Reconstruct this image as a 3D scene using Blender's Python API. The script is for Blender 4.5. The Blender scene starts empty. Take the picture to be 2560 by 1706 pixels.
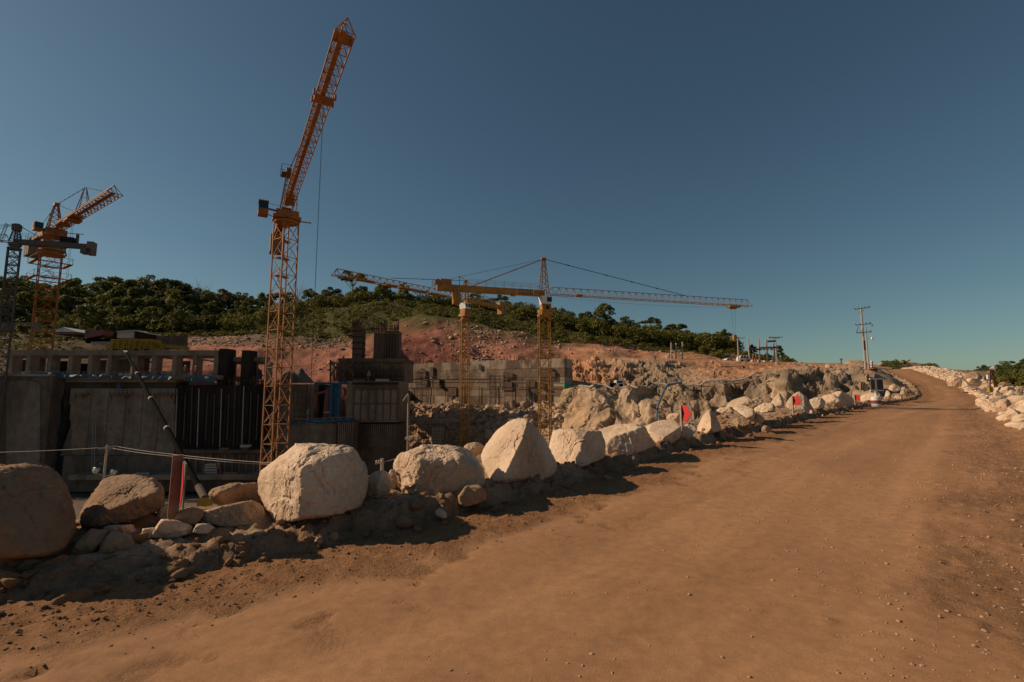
import bpy, math, random
import numpy as np
from mathutils import Vector

sc = bpy.context.scene
col = sc.collection

# ---------------------------------------------------------------- camera
FPX = 1209.0                      # focal length in pixels of a 2560 wide frame
CAMZ = 1.8
PITCH = math.atan(132.0 / FPX)
cam_d = bpy.data.cameras.new('camera')
cam_d.sensor_width = 36.0
cam_d.lens = FPX / 2560.0 * 36.0
cam_d.clip_start = 0.05
cam_d.clip_end = 8000
cam = bpy.data.objects.new('camera', cam_d)
col.objects.link(cam)
cam.location = (0, 0, CAMZ)
cam.rotation_euler = (math.radians(90) + PITCH, 0, 0)
sc.camera = cam

# ---------------------------------------------------------------- sky, sun, exposure
SUN_AZ = math.radians(84)         # to the left of the viewing direction
SUN_EL = math.radians(30)
world = bpy.data.worlds.new('World')
sc.world = world
world.use_nodes = True
wn = world.node_tree.nodes
wl = world.node_tree.links
bg = wn['Background']
sky = wn.new('ShaderNodeTexSky')
sky.sky_type = 'NISHITA'
sky.sun_disc = False
sky.sun_elevation = SUN_EL
sky.sun_rotation = -SUN_AZ
sky.altitude = 300
sky.air_density = 1.0
sky.dust_density = 0.6
sky.ozone_density = 2.2
tint = wn.new('ShaderNodeMix'); tint.data_type = 'RGBA'; tint.blend_type = 'MULTIPLY'
tint.inputs[0].default_value = 1.0
tint.inputs[7].default_value = (0.91, 1.04, 0.92, 1)
wl.new(sky.outputs[0], tint.inputs[6])
wl.new(tint.outputs[2], bg.inputs['Color'])
bg.inputs['Strength'].default_value = 0.058

sun_d = bpy.data.lights.new('sun', 'SUN')
sun_d.energy = 5.0
sun_d.angle = math.radians(0.55)
sun_d.color = (1.0, 0.76, 0.53)
sun = bpy.data.objects.new('sun', sun_d)
col.objects.link(sun)
SUN_DIR = Vector((-math.sin(SUN_AZ) * math.cos(SUN_EL), math.cos(SUN_AZ) * math.cos(SUN_EL), math.sin(SUN_EL)))
sun.rotation_euler = SUN_DIR.to_track_quat('Z', 'Y').to_euler()
sun.location = (-40, 20, 60)

sc.view_settings.view_transform = 'Standard'
sc.view_settings.look = 'None'
sc.view_settings.exposure = -0.22
sc.view_settings.gamma = 1.0
sc.view_settings.use_curve_mapping = False
try:
    sc.cycles.max_bounces = 6
    sc.cycles.diffuse_bounces = 3
    sc.cycles.glossy_bounces = 2
    sc.cycles.transparent_max_bounces = 6
    sc.cycles.use_denoising = True
except Exception:
    pass

# ---------------------------------------------------------------- geometry helpers
CP, SP = math.cos(PITCH), math.sin(PITCH)
CAMP = np.array([0.0, 0.0, CAMZ])

def W(px, py, Y):
    """point on the sight line of photograph pixel (2560 wide) at forward distance Y"""
    u = (853.0 - py) / FPX
    yy = CP - SP * u
    zz = SP + CP * u
    k = Y / yy
    return np.array([(px - 1280.0) / FPX * k, Y, CAMZ + zz * k])

def WZ(px, py, z):
    u = (853.0 - py) / FPX
    zz = SP + CP * u
    yy = CP - SP * u
    return W(px, py, (z - CAMZ) / zz * yy)

def unit(v):
    v = np.asarray(v, float)
    return v / max(1e-9, np.linalg.norm(v))

# -------- noise
_rs = np.random.RandomState(7)
_perm = _rs.permutation(512).astype(np.int64)
_perm = np.concatenate([_perm, _perm, _perm])
_grad = _rs.normal(size=(512, 3))
_grad /= np.linalg.norm(_grad, axis=1)[:, None]

def pn(p):
    """gradient noise, p (N,3) -> (N,) roughly -1..1"""
    p = np.asarray(p, float)
    i = np.floor(p).astype(np.int64)
    f = p - i
    w = f * f * f * (f * (f * 6 - 15) + 10)
    i &= 511
    out = np.zeros(len(p))
    for dx in (0, 1):
        wx = w[:, 0] if dx else 1 - w[:, 0]
        hx = _perm[(i[:, 0] + dx) & 511]
        for dy in (0, 1):
            wy = w[:, 1] if dy else 1 - w[:, 1]
            hy = _perm[(hx + i[:, 1] + dy) & 511]
            for dz in (0, 1):
                wz = w[:, 2] if dz else 1 - w[:, 2]
                h = _perm[(hy + i[:, 2] + dz) & 511]
                g = _grad[h]
                d = g[:, 0] * (f[:, 0] - dx) + g[:, 1] * (f[:, 1] - dy) + g[:, 2] * (f[:, 2] - dz)
                out += wx * wy * wz * d
    return out * 1.6

def fbm(p, oct=4, gain=0.5, lac=2.03):
    p = np.asarray(p, float)
    o = np.zeros(len(p)); a = 1.0; f = 1.0
    for k in range(oct):
        o += a * pn(p * f + 17.3 * k)
        a *= gain; f *= lac
    return o

def ridged(p, oct=3, gain=0.5):
    o = np.zeros(len(p)); a = 1.0; f = 1.0
    for k in range(oct):
        o += a * (1 - 2 * np.abs(pn(p * f + 9.1 * k)))
        a *= gain; f *= 2.1
    return o

def cells(p, seed=0, tilt=1.0):
    """broken-block noise: every cell has its own level and tilt; returns (level, edge distance)"""
    p = np.asarray(p, float); b = np.floor(p).astype(np.int64)
    d1 = np.full(len(p), 1e9); d2 = d1.copy(); lv = np.zeros(len(p))
    for dx in (-1, 0, 1):
        for dy in (-1, 0, 1):
            for dz in (-1, 0, 1):
                c = b + (dx, dy, dz)
                h = _perm[((_perm[((_perm[(c[:, 0] + seed) & 511]) + c[:, 1]) & 511]) + c[:, 2]) & 511]
                g = _grad[h]; o = c + .5 + g * .42
                v = p - o; d = (v * v).sum(1)
                l = _grad[(h * 7 + 3) & 511]
                val = l[:, 0] * .8 + tilt * (v * _grad[(h * 13 + 5) & 511]).sum(1)
                near = d < d1
                d2 = np.where(near, d1, np.minimum(d2, d)); lv = np.where(near, val, lv); d1 = np.where(near, d, d1)
    return lv, np.sqrt(d2) - np.sqrt(d1)

def sstep(a, b, x):
    t = np.clip((x - a) / (b - a), 0, 1)
    return t * t * (3 - 2 * t)

# -------- objects
ORIGIN = {}

def tag(o, label=None, cat=None, group=None, kind=None):
    if label: o['label'] = label
    if cat: o['category'] = cat
    if group: o['group'] = group
    if kind: o['kind'] = kind
    return o

def thing(name, label, cat, loc=(0, 0, 0), group=None):
    o = bpy.data.objects.new(name, None)
    o.empty_display_size = 0.3
    col.objects.link(o)
    o.location = loc
    ORIGIN[o.name] = np.array(loc, float)
    return tag(o, label, cat, group, 'thing')

def mesh_obj(name, verts, faces, mat, parent=None, smooth=False, colors=None, rgh=None):
    """verts in world coordinates; stored relative to the parent's origin"""
    v = np.asarray(verts, float)
    off = ORIGIN.get(parent.name, np.zeros(3)) if parent is not None else None
    if off is None:
        c = v.mean(axis=0); c[2] = v[:, 2].min()
        off = c
        loc = c
    else:
        loc = None
    me = bpy.data.meshes.new(name)
    v = v - off
    if isinstance(faces, np.ndarray):
        n, k = faces.shape
        me.vertices.add(len(v)); me.vertices.foreach_set('co', v.astype(np.float32).ravel())
        me.loops.add(n * k); me.loops.foreach_set('vertex_index', faces.astype(np.int32).ravel())
        me.polygons.add(n)
        me.polygons.foreach_set('loop_start', np.arange(0, n * k, k, dtype=np.int32))
        me.polygons.foreach_set('loop_total', np.full(n, k, dtype=np.int32))
        me.update(calc_edges=True)
    else:
        me.from_pydata(v.tolist(), [], faces)
    if smooth:
        me.polygons.foreach_set('use_smooth', np.ones(len(me.polygons), dtype=bool))
    if colors is not None:
        a = me.attributes.new('Col', 'FLOAT_COLOR', 'POINT')
        c4 = np.ones((len(v), 4), np.float32); c4[:, :3] = colors
        a.data.foreach_set('color', c4.ravel())
    if rgh is not None:
        a = me.attributes.new('Rgh', 'FLOAT', 'POINT'); a.data.foreach_set('value', np.asarray(rgh, np.float32))
    me.materials.append(mat)
    me.update()
    o = bpy.data.objects.new(name, me)
    col.objects.link(o)
    if parent is not None:
        o.parent = parent
        ORIGIN[o.name] = off
    else:
        o.location = loc
        ORIGIN[o.name] = np.array(off)
    return o

class MB:
    def __init__(self):
        self.v = []; self.f = []
    def quad_box(self, p8):
        b = len(self.v)
        self.v += [list(p) for p in p8]
        for q in ((0, 3, 2, 1), (4, 5, 6, 7), (0, 1, 5, 4), (1, 2, 6, 5), (2, 3, 7, 6), (3, 0, 4, 7)):
            self.f.append([b + k for k in q])
        return self
    def box(self, lo, hi):
        x0, y0, z0 = lo; x1, y1, z1 = hi
        return self.quad_box([(x0, y0, z0), (x1, y0, z0), (x1, y1, z0), (x0, y1, z0),
                              (x0, y0, z1), (x1, y0, z1), (x1, y1, z1), (x0, y1, z1)])
    def obox(self, c, ax, ay, az, hx, hy, hz):
        c = np.asarray(c, float); ax = np.asarray(ax, float) * hx; ay = np.asarray(ay, float) * hy; az = np.asarray(az, float) * hz
        return self.quad_box([c - ax - ay - az, c + ax - ay - az, c + ax + ay - az, c - ax + ay - az,
                              c - ax - ay + az, c + ax - ay + az, c + ax + ay + az, c - ax + ay + az])
    def bar(self, p, q, w, h=None, up=(0, 0, 1)):
        p = np.asarray(p, float); q = np.asarray(q, float)
        d = q - p; L = np.linalg.norm(d)
        if L < 1e-6: return self
        d = d / L
        u = np.asarray(up, float)
        if abs(d @ u) > 0.95: u = np.array([1.0, 0, 0]) if abs(d[0]) < .9 else np.array([0, 1.0, 0])
        s = unit(np.cross(d, u)); u = np.cross(s, d)
        return self.obox((p + q) / 2, d, s, u, L / 2, w / 2, (h or w) / 2)
    def tube(self, pts, rads, n=8, cap=True):
        pts = [np.asarray(p, float) for p in pts]
        if not hasattr(rads, '__len__'): rads = [rads] * len(pts)
        b = len(self.v)
        pu = None
        for i, p in enumerate(pts):
            d = unit(pts[min(i + 1, len(pts) - 1)] - pts[max(i - 1, 0)])
            u = np.array([0, 0, 1.0]) if abs(d[2]) < .9 else np.array([1.0, 0, 0])
            if pu is not None and np.linalg.norm(np.cross(d, pu)) > .2: u = pu
            s = unit(np.cross(d, u)); u = np.cross(s, d); pu = u
            for k in range(n):
                a = 2 * math.pi * k / n
                self.v.append(list(p + rads[i] * (math.cos(a) * s + math.sin(a) * u)))
        for i in range(len(pts) - 1):
            for k in range(n):
                a = b + i * n + k; c = b + i * n + (k + 1) % n
                self.f.append([a, c, c + n, a + n])
        if cap:
            self.f.append([b + k for k in range(n)][::-1])
            e = b + (len(pts) - 1) * n
            self.f.append([e + k for k in range(n)])
        return self
    def prism(self, poly, off):
        """closed polygon (3D points) extruded by vector off"""
        b = len(self.v); n = len(poly); off = np.asarray(off, float)
        for p in poly: self.v.append(list(np.asarray(p, float)))
        for p in poly: self.v.append(list(np.asarray(p, float) + off))
        self.f.append([b + k for k in range(n)][::-1])
        self.f.append([b + n + k for k in range(n)])
        for k in range(n):
            j = (k + 1) % n
            self.f.append([b + k, b + j, b + n + j, b + n + k])
        return self
    def lathe(self, c, prof, n=16, axis=(0, 0, 1)):
        """prof: list of (radius, distance along axis)"""
        ax = unit(axis); u = np.array([1.0, 0, 0]) if abs(ax[0]) < .9 else np.array([0, 1.0, 0])
        s = unit(np.cross(ax, u)); u = np.cross(s, ax); c = np.asarray(c, float)
        b = len(self.v)
        for r, h in prof:
            for k in range(n):
                a = 2 * math.pi * k / n
                self.v.append(list(c + ax * h + r * (math.cos(a) * u + math.sin(a) * s)))
        for i in range(len(prof) - 1):
            for k in range(n):
                a = b + i * n + k; d = b + i * n + (k + 1) % n
                self.f.append([a, d, d + n, a + n])
        self.f.append([b + k for k in range(n)][::-1])
        e = b + (len(prof) - 1) * n
        self.f.append([e + k for k in range(n)])
        return self
    def pbox(self, x0, y0, x1, y1, Y, dep):
        """box whose front face covers photo pixels x0..x1, y0..y1 at distance Y, dep metres deep"""
        ym = (y0 + y1) / 2
        a = W(x0, ym, Y); b = W(x1, ym, Y)
        zt = W(x0, y0, Y)[2]; zb = W(x0, y1, Y)[2]
        return self.box((a[0], Y, zb), (b[0], Y + dep, zt))
    def build(self, name, mat, parent=None, smooth=False):
        return mesh_obj(name, self.v, self.f, mat, parent, smooth)

def copy_tree(o, parent=None, loc=None, rotz=None, scale=None):
    c = o.copy(); col.objects.link(c)
    if parent is not None: c.parent = parent
    if loc is not None: c.location = loc
    if rotz is not None: c.rotation_euler = (0, 0, rotz)
    if scale is not None: c.scale = (scale, scale, scale) if not hasattr(scale, '__len__') else scale
    for ch in o.children: copy_tree(ch, c)
    return c

# ---------------------------------------------------------------- materials
def new_mat(name):
    m = bpy.data.materials.new(name); m.use_nodes = True
    nt = m.node_tree
    return m, nt, nt.nodes, nt.links, nt.nodes['Principled BSDF']

def noise_node(nt, vec, scale, detail=4, rough=0.55):
    n = nt.nodes.new('ShaderNodeTexNoise')
    n.inputs['Scale'].default_value = scale
    n.inputs['Detail'].default_value = detail
    n.inputs['Roughness'].default_value = rough
    if vec is not None: nt.links.new(vec, n.inputs['Vector'])
    return n

def ramp(nt, fac, stops):
    r = nt.nodes.new('ShaderNodeValToRGB')
    el = r.color_ramp.elements
    while len(el) < len(stops): el.new(0.5)
    for e, (p, c) in zip(el, stops):
        e.position = p; e.color = (*c, 1) if len(c) == 3 else c
    nt.links.new(fac, r.inputs[0])
    return r

def mixc(nt, fac, a, b, mode='MIX'):
    m = nt.nodes.new('ShaderNodeMix'); m.data_type = 'RGBA'; m.blend_type = mode
    for s, v in ((m.inputs[0], fac), (m.inputs[6], a), (m.inputs[7], b)):
        if hasattr(v, 'is_linked'): nt.links.new(v, s)
        elif hasattr(v, '__len__'): s.default_value = (*v, 1)
        else: s.default_value = v
    return m.outputs[2]

def bump(nt, height, strength, dist, prev=None):
    b = nt.nodes.new('ShaderNodeBump')
    b.inputs['Strength'].default_value = strength
    b.inputs['Distance'].default_value = dist
    nt.links.new(height, b.inputs['Height'])
    if prev is not None: nt.links.new(prev, b.inputs['Normal'])
    return b.outputs[0]

def grey(v): return (v, v, v)

def mat_soil(name, s1=0.6, s2=9.0, s3=55.0, bd=0.02, lo=0.72, hi=1.22, fine=0.5, rough_attr=False):
    """vertex colour zone x procedural variation"""
    m, nt, N, L, P = new_mat(name)
    at = N.new('ShaderNodeAttribute'); at.attribute_name = 'Col'
    g = N.new('ShaderNodeNewGeometry')
    a = noise_node(nt, g.outputs['Position'], s1, 5, 0.6)
    b = noise_node(nt, g.outputs['Position'], s2, 5, 0.65)
    c = noise_node(nt, g.outputs['Position'], s3, 3, 0.6)
    r1 = ramp(nt, a.outputs[0], [(0.3, grey(lo)), (0.7, grey(hi))])
    r2 = ramp(nt, b.outputs[0], [(0.3, grey(0.84)), (0.7, grey(1.14))])
    r3 = ramp(nt, c.outputs[0], [(0.3, grey(0.86)), (0.7, grey(1.12))])
    c1 = mixc(nt, 1.0, at.outputs['Color'], r1.outputs[0], 'MULTIPLY')
    c2 = mixc(nt, 1.0, c1, r2.outputs[0], 'MULTIPLY')
    c2 = mixc(nt, 1.0, c2, r3.outputs[0], 'MULTIPLY')
    L.new(c2, P.inputs['Base Color'])
    P.inputs['Roughness'].default_value = 0.95
    P.inputs['Specular IOR Level'].default_value = 0.15
    n1 = bump(nt, b.outputs[0], 0.6, bd)
    n2 = bump(nt, c.outputs[0], fine, bd * 0.35, n1)
    if rough_attr:
        ra = N.new('ShaderNodeAttribute'); ra.attribute_name = 'Rgh'
        e = noise_node(nt, g.outputs['Position'], 26.0, 6, 0.72)
        sh = ramp(nt, e.outputs[0], [(0.36, grey(0)), (0.62, grey(1))])
        mu = N.new('ShaderNodeMath'); mu.operation = 'MULTIPLY'
        L.new(sh.outputs[0], mu.inputs[0]); L.new(ra.outputs['Fac'], mu.inputs[1])
        n2 = bump(nt, mu.outputs[0], 0.8, 0.020, n2)
        dk = ramp(nt, e.outputs[0], [(0.38, grey(0.84)), (0.58, grey(1.06))])
        dm = mixc(nt, ra.outputs['Fac'], (1, 1, 1), dk.outputs[0])
        L.new(mixc(nt, 1.0, c2, dm, 'MULTIPLY'), P.inputs['Base Color'])
    L.new(n2, P.inputs['Normal'])
    return m

def mat_rock(name, c_lo, c_mid, c_hi, s=2.5, bd=0.02, stain=(0.30, 0.20, 0.12), stain_amt=0.5):
    m, nt, N, L, P = new_mat(name)
    tc = N.new('ShaderNodeTexCoord')
    oi = N.new('ShaderNodeObjectInfo')
    v = N.new('ShaderNodeVectorMath'); v.operation = 'ADD'
    sc3 = N.new('ShaderNodeVectorMath'); sc3.operation = 'SCALE'
    L.new(oi.outputs['Random'], sc3.inputs['Scale']); sc3.inputs[0].default_value = (37, 21, 13)
    L.new(tc.outputs['Object'], v.inputs[0]); L.new(sc3.outputs[0], v.inputs[1])
    vec = v.outputs[0]
    a = noise_node(nt, vec, s, 6, 0.62)
    b = noise_node(nt, vec, s * 9, 5, 0.7)
    d = noise_node(nt, vec, s * 34, 3, 0.6)
    e = noise_node(nt, vec, s * 0.5, 4, 0.55)
    r = ramp(nt, a.outputs[0], [(0.28, c_lo), (0.5, c_mid), (0.75, c_hi)])
    st = ramp(nt, e.outputs[0], [(0.48, grey(0)), (0.62, grey(stain_amt))])
    c1 = mixc(nt, st.outputs[0], r.outputs[0], stain)
    r2 = ramp(nt, b.outputs[0], [(0.3, grey(0.82)), (0.68, grey(1.12))])
    c2 = mixc(nt, 1.0, c1, r2.outputs[0], 'MULTIPLY')
    rv = ramp(nt, oi.outputs['Random'], [(0.0, (0.84, 0.80, 0.76)), (0.45, (1.0, 0.98, 0.96)), (1.0, (1.10, 1.10, 1.10))])
    c2 = mixc(nt, 1.0, c2, rv.outputs[0], 'MULTIPLY')
    L.new(c2, P.inputs['Base Color'])
    P.inputs['Roughness'].default_value = 0.9
    P.inputs['Specular IOR Level'].default_value = 0.2
    n0 = bump(nt, a.outputs[0], 0.4, bd * 2)
    n1 = bump(nt, b.outputs[0], 0.7, bd, n0)
    n2 = bump(nt, d.outputs[0], 0.6, bd * 0.35, n1)
    L.new(n2, P.inputs['Normal'])
    return m

def mat_plain(name, color, rough=0.6, metal=0.0, var=0.25, scale=6.0, dirt=None, dirt_amt=0.5, bd=0.0, spec=0.3):
    m, nt, N, L, P = new_mat(name)
    tc = N.new('ShaderNodeTexCoord')
    a = noise_node(nt, tc.outputs['Object'], scale, 5, 0.65)
    r = ramp(nt, a.outputs[0], [(0.3, grey(1 - var)), (0.7, grey(1 + var * .5))])
    c = mixc(nt, 1.0, color, r.outputs[0], 'MULTIPLY')
    if dirt is not None:
        b = noise_node(nt, tc.outputs['Object'], scale * 0.45, 6, 0.7)
        d = ramp(nt, b.outputs[0], [(0.48, grey(0)), (0.66, grey(dirt_amt))])
        c = mixc(nt, d.outputs[0], c, dirt)
    L.new(c, P.inputs['Base Color'])
    P.inputs['Roughness'].default_value = rough
    P.inputs['Metallic'].default_value = metal
    P.inputs['Specular IOR Level'].default_value = spec
    if bd: L.new(bump(nt, a.outputs[0], 0.5, bd), P.inputs['Normal'])
    return m

def mat_concrete(name, base, stain, amt=0.6, sc_=(0.35, 0.35, 0.08), lo=0.46, hi=0.6, bd=0.02):
    """poured concrete: vertical run-off streaks, blotches and lift tint"""
    m, nt, N, L, P = new_mat(name)
    g = N.new('ShaderNodeNewGeometry')
    mp = N.new('ShaderNodeMapping'); mp.inputs['Scale'].default_value = sc_
    L.new(g.outputs['Position'], mp.inputs['Vector'])
    a = noise_node(nt, mp.outputs[0], 1.0, 7, 0.62)
    b = noise_node(nt, g.outputs['Position'], 0.9, 6, 0.65)
    c = noise_node(nt, g.outputs['Position'], 6.0, 4, 0.6)
    d1 = ramp(nt, a.outputs[0], [(lo, grey(0)), (hi, grey(amt))])
    r2 = ramp(nt, b.outputs[0], [(0.3, grey(0.72)), (0.7, grey(1.15))])
    r3 = ramp(nt, c.outputs[0], [(0.3, grey(0.88)), (0.7, grey(1.08))])
    k = mixc(nt, d1.outputs[0], base, stain)
    k = mixc(nt, 1.0, k, r2.outputs[0], 'MULTIPLY')
    k = mixc(nt, 1.0, k, r3.outputs[0], 'MULTIPLY')
    L.new(k, P.inputs['Base Color'])
    P.inputs['Roughness'].default_value = 0.9
    P.inputs['Specular IOR Level'].default_value = 0.2
    L.new(bump(nt, c.outputs[0], 0.5, bd), P.inputs['Normal'])
    return m

def mat_leaf(name, c1, c2, c3, trans=0.35):
    m, nt, N, L, P = new_mat(name)
    g = N.new('ShaderNodeNewGeometry')
    oi = N.new('ShaderNodeObjectInfo')
    a = noise_node(nt, g.outputs['Position'], 0.45, 4, 0.6)
    r = ramp(nt, a.outputs[0], [(0.3, c1), (0.5, c2), (0.72, c3)])
    rr = ramp(nt, oi.outputs['Random'], [(0.0, (0.7, 0.75, 0.7)), (0.5, (1.0, 1.0, 1.0)), (1.0, (1.35, 1.15, 0.85))])
    c = mixc(nt, 1.0, r.outputs[0], rr.outputs[0], 'MULTIPLY')
    L.new(c, P.inputs['Base Color'])
    P.inputs['Roughness'].default_value = 0.6
    P.inputs['Specular IOR Level'].default_value = 0.15
    t = N.new('ShaderNodeBsdfTranslucent'); L.new(c, t.inputs['Color'])
    mx = N.new('ShaderNodeMixShader'); mx.inputs[0].default_value = trans
    L.new(P.outputs[0], mx.inputs[1]); L.new(t.outputs[0], mx.inputs[2])
    L.new(mx.outputs[0], N['Material Output'].inputs['Surface'])
    return m

M = {}
M['road'] = mat_soil('road_dirt', 0.35, 9.0, 90.0, 0.006, 0.88, 1.10, 0.9, True)
M['bank'] = mat_soil('bank_dirt', 0.8, 8.0, 40.0, 0.03, 0.7, 1.2, 0.6, True)
M['hill'] = mat_soil('hill_soil', 0.08, 0.7, 3.5, 0.35, 0.7, 1.25, 0.7)
M['cliff'] = mat_soil('cliff_rock', 0.12, 0.8, 4.0, 0.30, 0.72, 1.2, 0.7)
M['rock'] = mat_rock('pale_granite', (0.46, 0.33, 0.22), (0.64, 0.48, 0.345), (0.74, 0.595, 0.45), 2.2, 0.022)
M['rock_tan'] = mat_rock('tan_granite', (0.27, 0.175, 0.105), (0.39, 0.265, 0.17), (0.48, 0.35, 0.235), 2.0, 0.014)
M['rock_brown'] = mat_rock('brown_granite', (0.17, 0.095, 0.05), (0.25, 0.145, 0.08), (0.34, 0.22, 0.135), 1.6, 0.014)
M['clod'] = mat_rock('dirt_clod', (0.24, 0.125, 0.06), (0.33, 0.18, 0.09), (0.42, 0.25, 0.145), 6.0, 0.03)
M['pebble'] = mat_rock('pebble', (0.26, 0.155, 0.09), (0.42, 0.275, 0.175), (0.60, 0.45, 0.32), 9.0, 0.005)
# ================================================================ ground
# left edge of the haul road in plan, from behind the camera to beyond the crest
LPATH = np.array([(-22, -7), (-16, -3.2), (-9.5, 1.0), (-4.6, 4.15), (-2.35, 5.65), (-.6, 7.2), (1.6, 9.4), (4.3, 12.3), (8.8, 17.1),
                  (16.9, 26.0), (26.7, 36.3), (43.7, 52.5), (60, 72), (83, 105), (107, 140), (150, 205), (190, 270)], float)

def catmull(P, n=40):
    out = []
    for i in range(1, len(P) - 2):
        p0, p1, p2, p3 = P[i - 1], P[i], P[i + 1], P[i + 2]
        for k in range(n):
            t = k / n
            out.append(.5 * ((2 * p1) + (-p0 + p2) * t + (2 * p0 - 5 * p1 + 4 * p2 - p3) * t * t + (-p0 + 3 * p1 - 3 * p2 + p3) * t ** 3))
    return np.array(out)

_lp = catmull(LPATH)
_ls = np.concatenate([[0], np.cumsum(np.linalg.norm(np.diff(_lp, axis=0), axis=1))])
ZR = np.array([(-20, 0), (5, 0), (8, .12), (12, .38), (22, .62), (40, .9), (52, 1.2), (65, 1.9), (85, 3.8), (105, 5.6), (140, 8.8), (165, 9.6), (260, 9.2)])

def zr(Y): return np.interp(Y, ZR[:, 0], ZR[:, 1])

def lpos(s):
    return np.stack([np.interp(s, _ls, _lp[:, 0]), np.interp(s, _ls, _lp[:, 1])], -1)

def lnorm(s):
    d = lpos(s + .6) - lpos(s - .6)
    d /= np.linalg.norm(d, axis=-1)[..., None]
    return np.stack([-d[..., 1], d[..., 0]], -1)

def L_at(s, t):
    """plan point at arc length s along the left road edge, t metres to its left"""
    return lpos(s) + lnorm(s) * np.asarray(t)[..., None]

def s_of_px(px):
    """arc length where the road edge crosses a photo column"""
    q = _lp[:, 0] / np.maximum(_lp[:, 1], .1) * FPX + 1280
    ok = _lp[:, 1] > 2
    return np.interp(px, q[ok], _ls[ok])

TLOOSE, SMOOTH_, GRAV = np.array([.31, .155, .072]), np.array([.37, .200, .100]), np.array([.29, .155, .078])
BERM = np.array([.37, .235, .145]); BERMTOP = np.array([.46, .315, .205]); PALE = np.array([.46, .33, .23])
BACK = np.array([.30, .20, .13])

def narrow(Yc):
    """the road narrows towards the bend: shift of its right edge"""
    return np.interp(Yc, [28, 42, 60, 72, 95, 140], [0, .9, 1.8, 1.6, .8, 0])

def ground_h(s, t, X, Y, zc):
    tr = t - narrow(lpos(s)[:, 1])
    P = np.stack([X, Y, np.zeros_like(X)], -1)
    n1 = fbm(P * .55, 3); n2 = fbm(P * 1.9 + 5, 4); n3 = fbm(P * 7.0, 4, .6); n4 = ridged(P * 16.0 + 3, 2)
    far = sstep(30, 70, Y)
    z = zc + 0.02 * n1
    # loose soil band along the left edge, gravel shoulder along the right
    wob = .28 * n1 + .22 * n2
    ml = sstep(-1.35, -.75, t + wob) * (1 - sstep(-.05, .35, t))
    mr = sstep(-4.7, -5.6, tr + .7 * n1 + .4 * n2)
    pit = sstep(.25, .75, n2 + .35 * n3) * sstep(-2.6, -1.3, t) * (1 - ml)
    patch = sstep(.45, 1.0, n2 * .8 + n1 * .5) * (1 - ml) * sstep(-3.2, -4.6, t + n1)
    z = z + ml * (.020 * n3 + .014 * n4 + .010) - .022 * pit * (1 + .6 * n3 + .4 * n4) + mr * (.022 * n3 + .016 * n4) + patch * .018 * (n3 + n4)
    z = z + (1 - ml) * (1 - mr) * .0022 * n3
    # shallow wheel ruts
    rut = np.exp(-((t + 2.55) / .38) ** 2) + np.exp(-((t + 4.35) / .42) ** 2)
    z = z - .022 * rut * (1 - mr)
    # left berm and the drop into the excavation
    near_l = 1 - sstep(-3.2, -1.8, X)
    crest = (.25 - .09 * near_l + .05 * n1 + .05 * n2 + .03 * n3)
    b = sstep(0.0, .30, t + .09 * n2 + .05 * n3) * crest
    cl_, ce_ = cells(np.stack([X, Y, .3 * n2], -1) * 5.5, 4)
    lump = .022 * np.maximum(n2, -.3) + .022 * n3 + .014 * n4 + .018 * cl_
    bm = sstep(-.02, .2, t)
    Yc = lpos(s)[:, 1]
    pitw = 1 - sstep(57, 70, Yc)
    fall = np.maximum(t - 2.6, 0) * 1.15
    fall = np.minimum(fall, 15.0) * pitw
    bank = (1 - pitw) * (2.6 * sstep(.8, 5.5, t) + .35 * n1 * bm - np.maximum(t - 8, 0) * .9)
    z = z + np.where(t > -.3, b + bm * lump - fall + bank, 0)
    # right rubble bank
    rb = sstep(-5.9, -7.4, tr + .3 * n1) * (1 - sstep(-10.5, -13.5, t))
    z = z + rb * (.55 + .35 * n1 + .25 * n2 + .10 * n3) * (1 - .3 * far)
    z = z - np.clip((-t - 11) * .10, 0, 3.0)
    # colours
    c = SMOOTH_[None] * (1 + .05 * n1)[:, None]
    strk = fbm(np.stack([s * .10, t * 1.9, 0 * s], -1), 4, .6)
    c = c * (1 + .13 * strk + .07 * np.clip(rut, 0, 1))[:, None]
    z = z + .006 * strk * (1 - ml)
    dark = sstep(.2, .9, n1 + .4 * n2)[:, None] * .18
    c = c * (1 - dark) + (SMOOTH_ * .86)[None] * dark
    for mask, cc in ((ml * .85, TLOOSE), (pit * .8, TLOOSE), (patch * .55, TLOOSE), (mr * .8, GRAV)):
        c = c * (1 - mask[:, None]) + cc[None] * mask[:, None]
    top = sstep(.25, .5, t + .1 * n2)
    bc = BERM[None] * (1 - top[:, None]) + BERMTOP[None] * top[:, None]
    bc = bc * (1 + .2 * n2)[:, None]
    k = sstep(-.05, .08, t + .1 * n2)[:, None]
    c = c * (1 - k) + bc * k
    k = np.clip(rb * 1.6, 0, 1)[:, None] * sstep(-5.9, -6.9, tr + .35 * n2)[:, None] * sstep(9, 15, Y)[:, None]
    c = c * (1 - k) + PALE[None] * k
    k = sstep(-11, -14, t)[:, None]
    c = c * (1 - k) + BACK[None] * k
    rg = np.clip(ml * (.55 + .6 * sstep(-.3, .6, n2)) + pit * .8 + mr * .75 * sstep(-.6, .5, n2) + patch * .6 + bm * .8, 0, 1)
    return z, np.clip(c, .01, .9), rg

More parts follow.
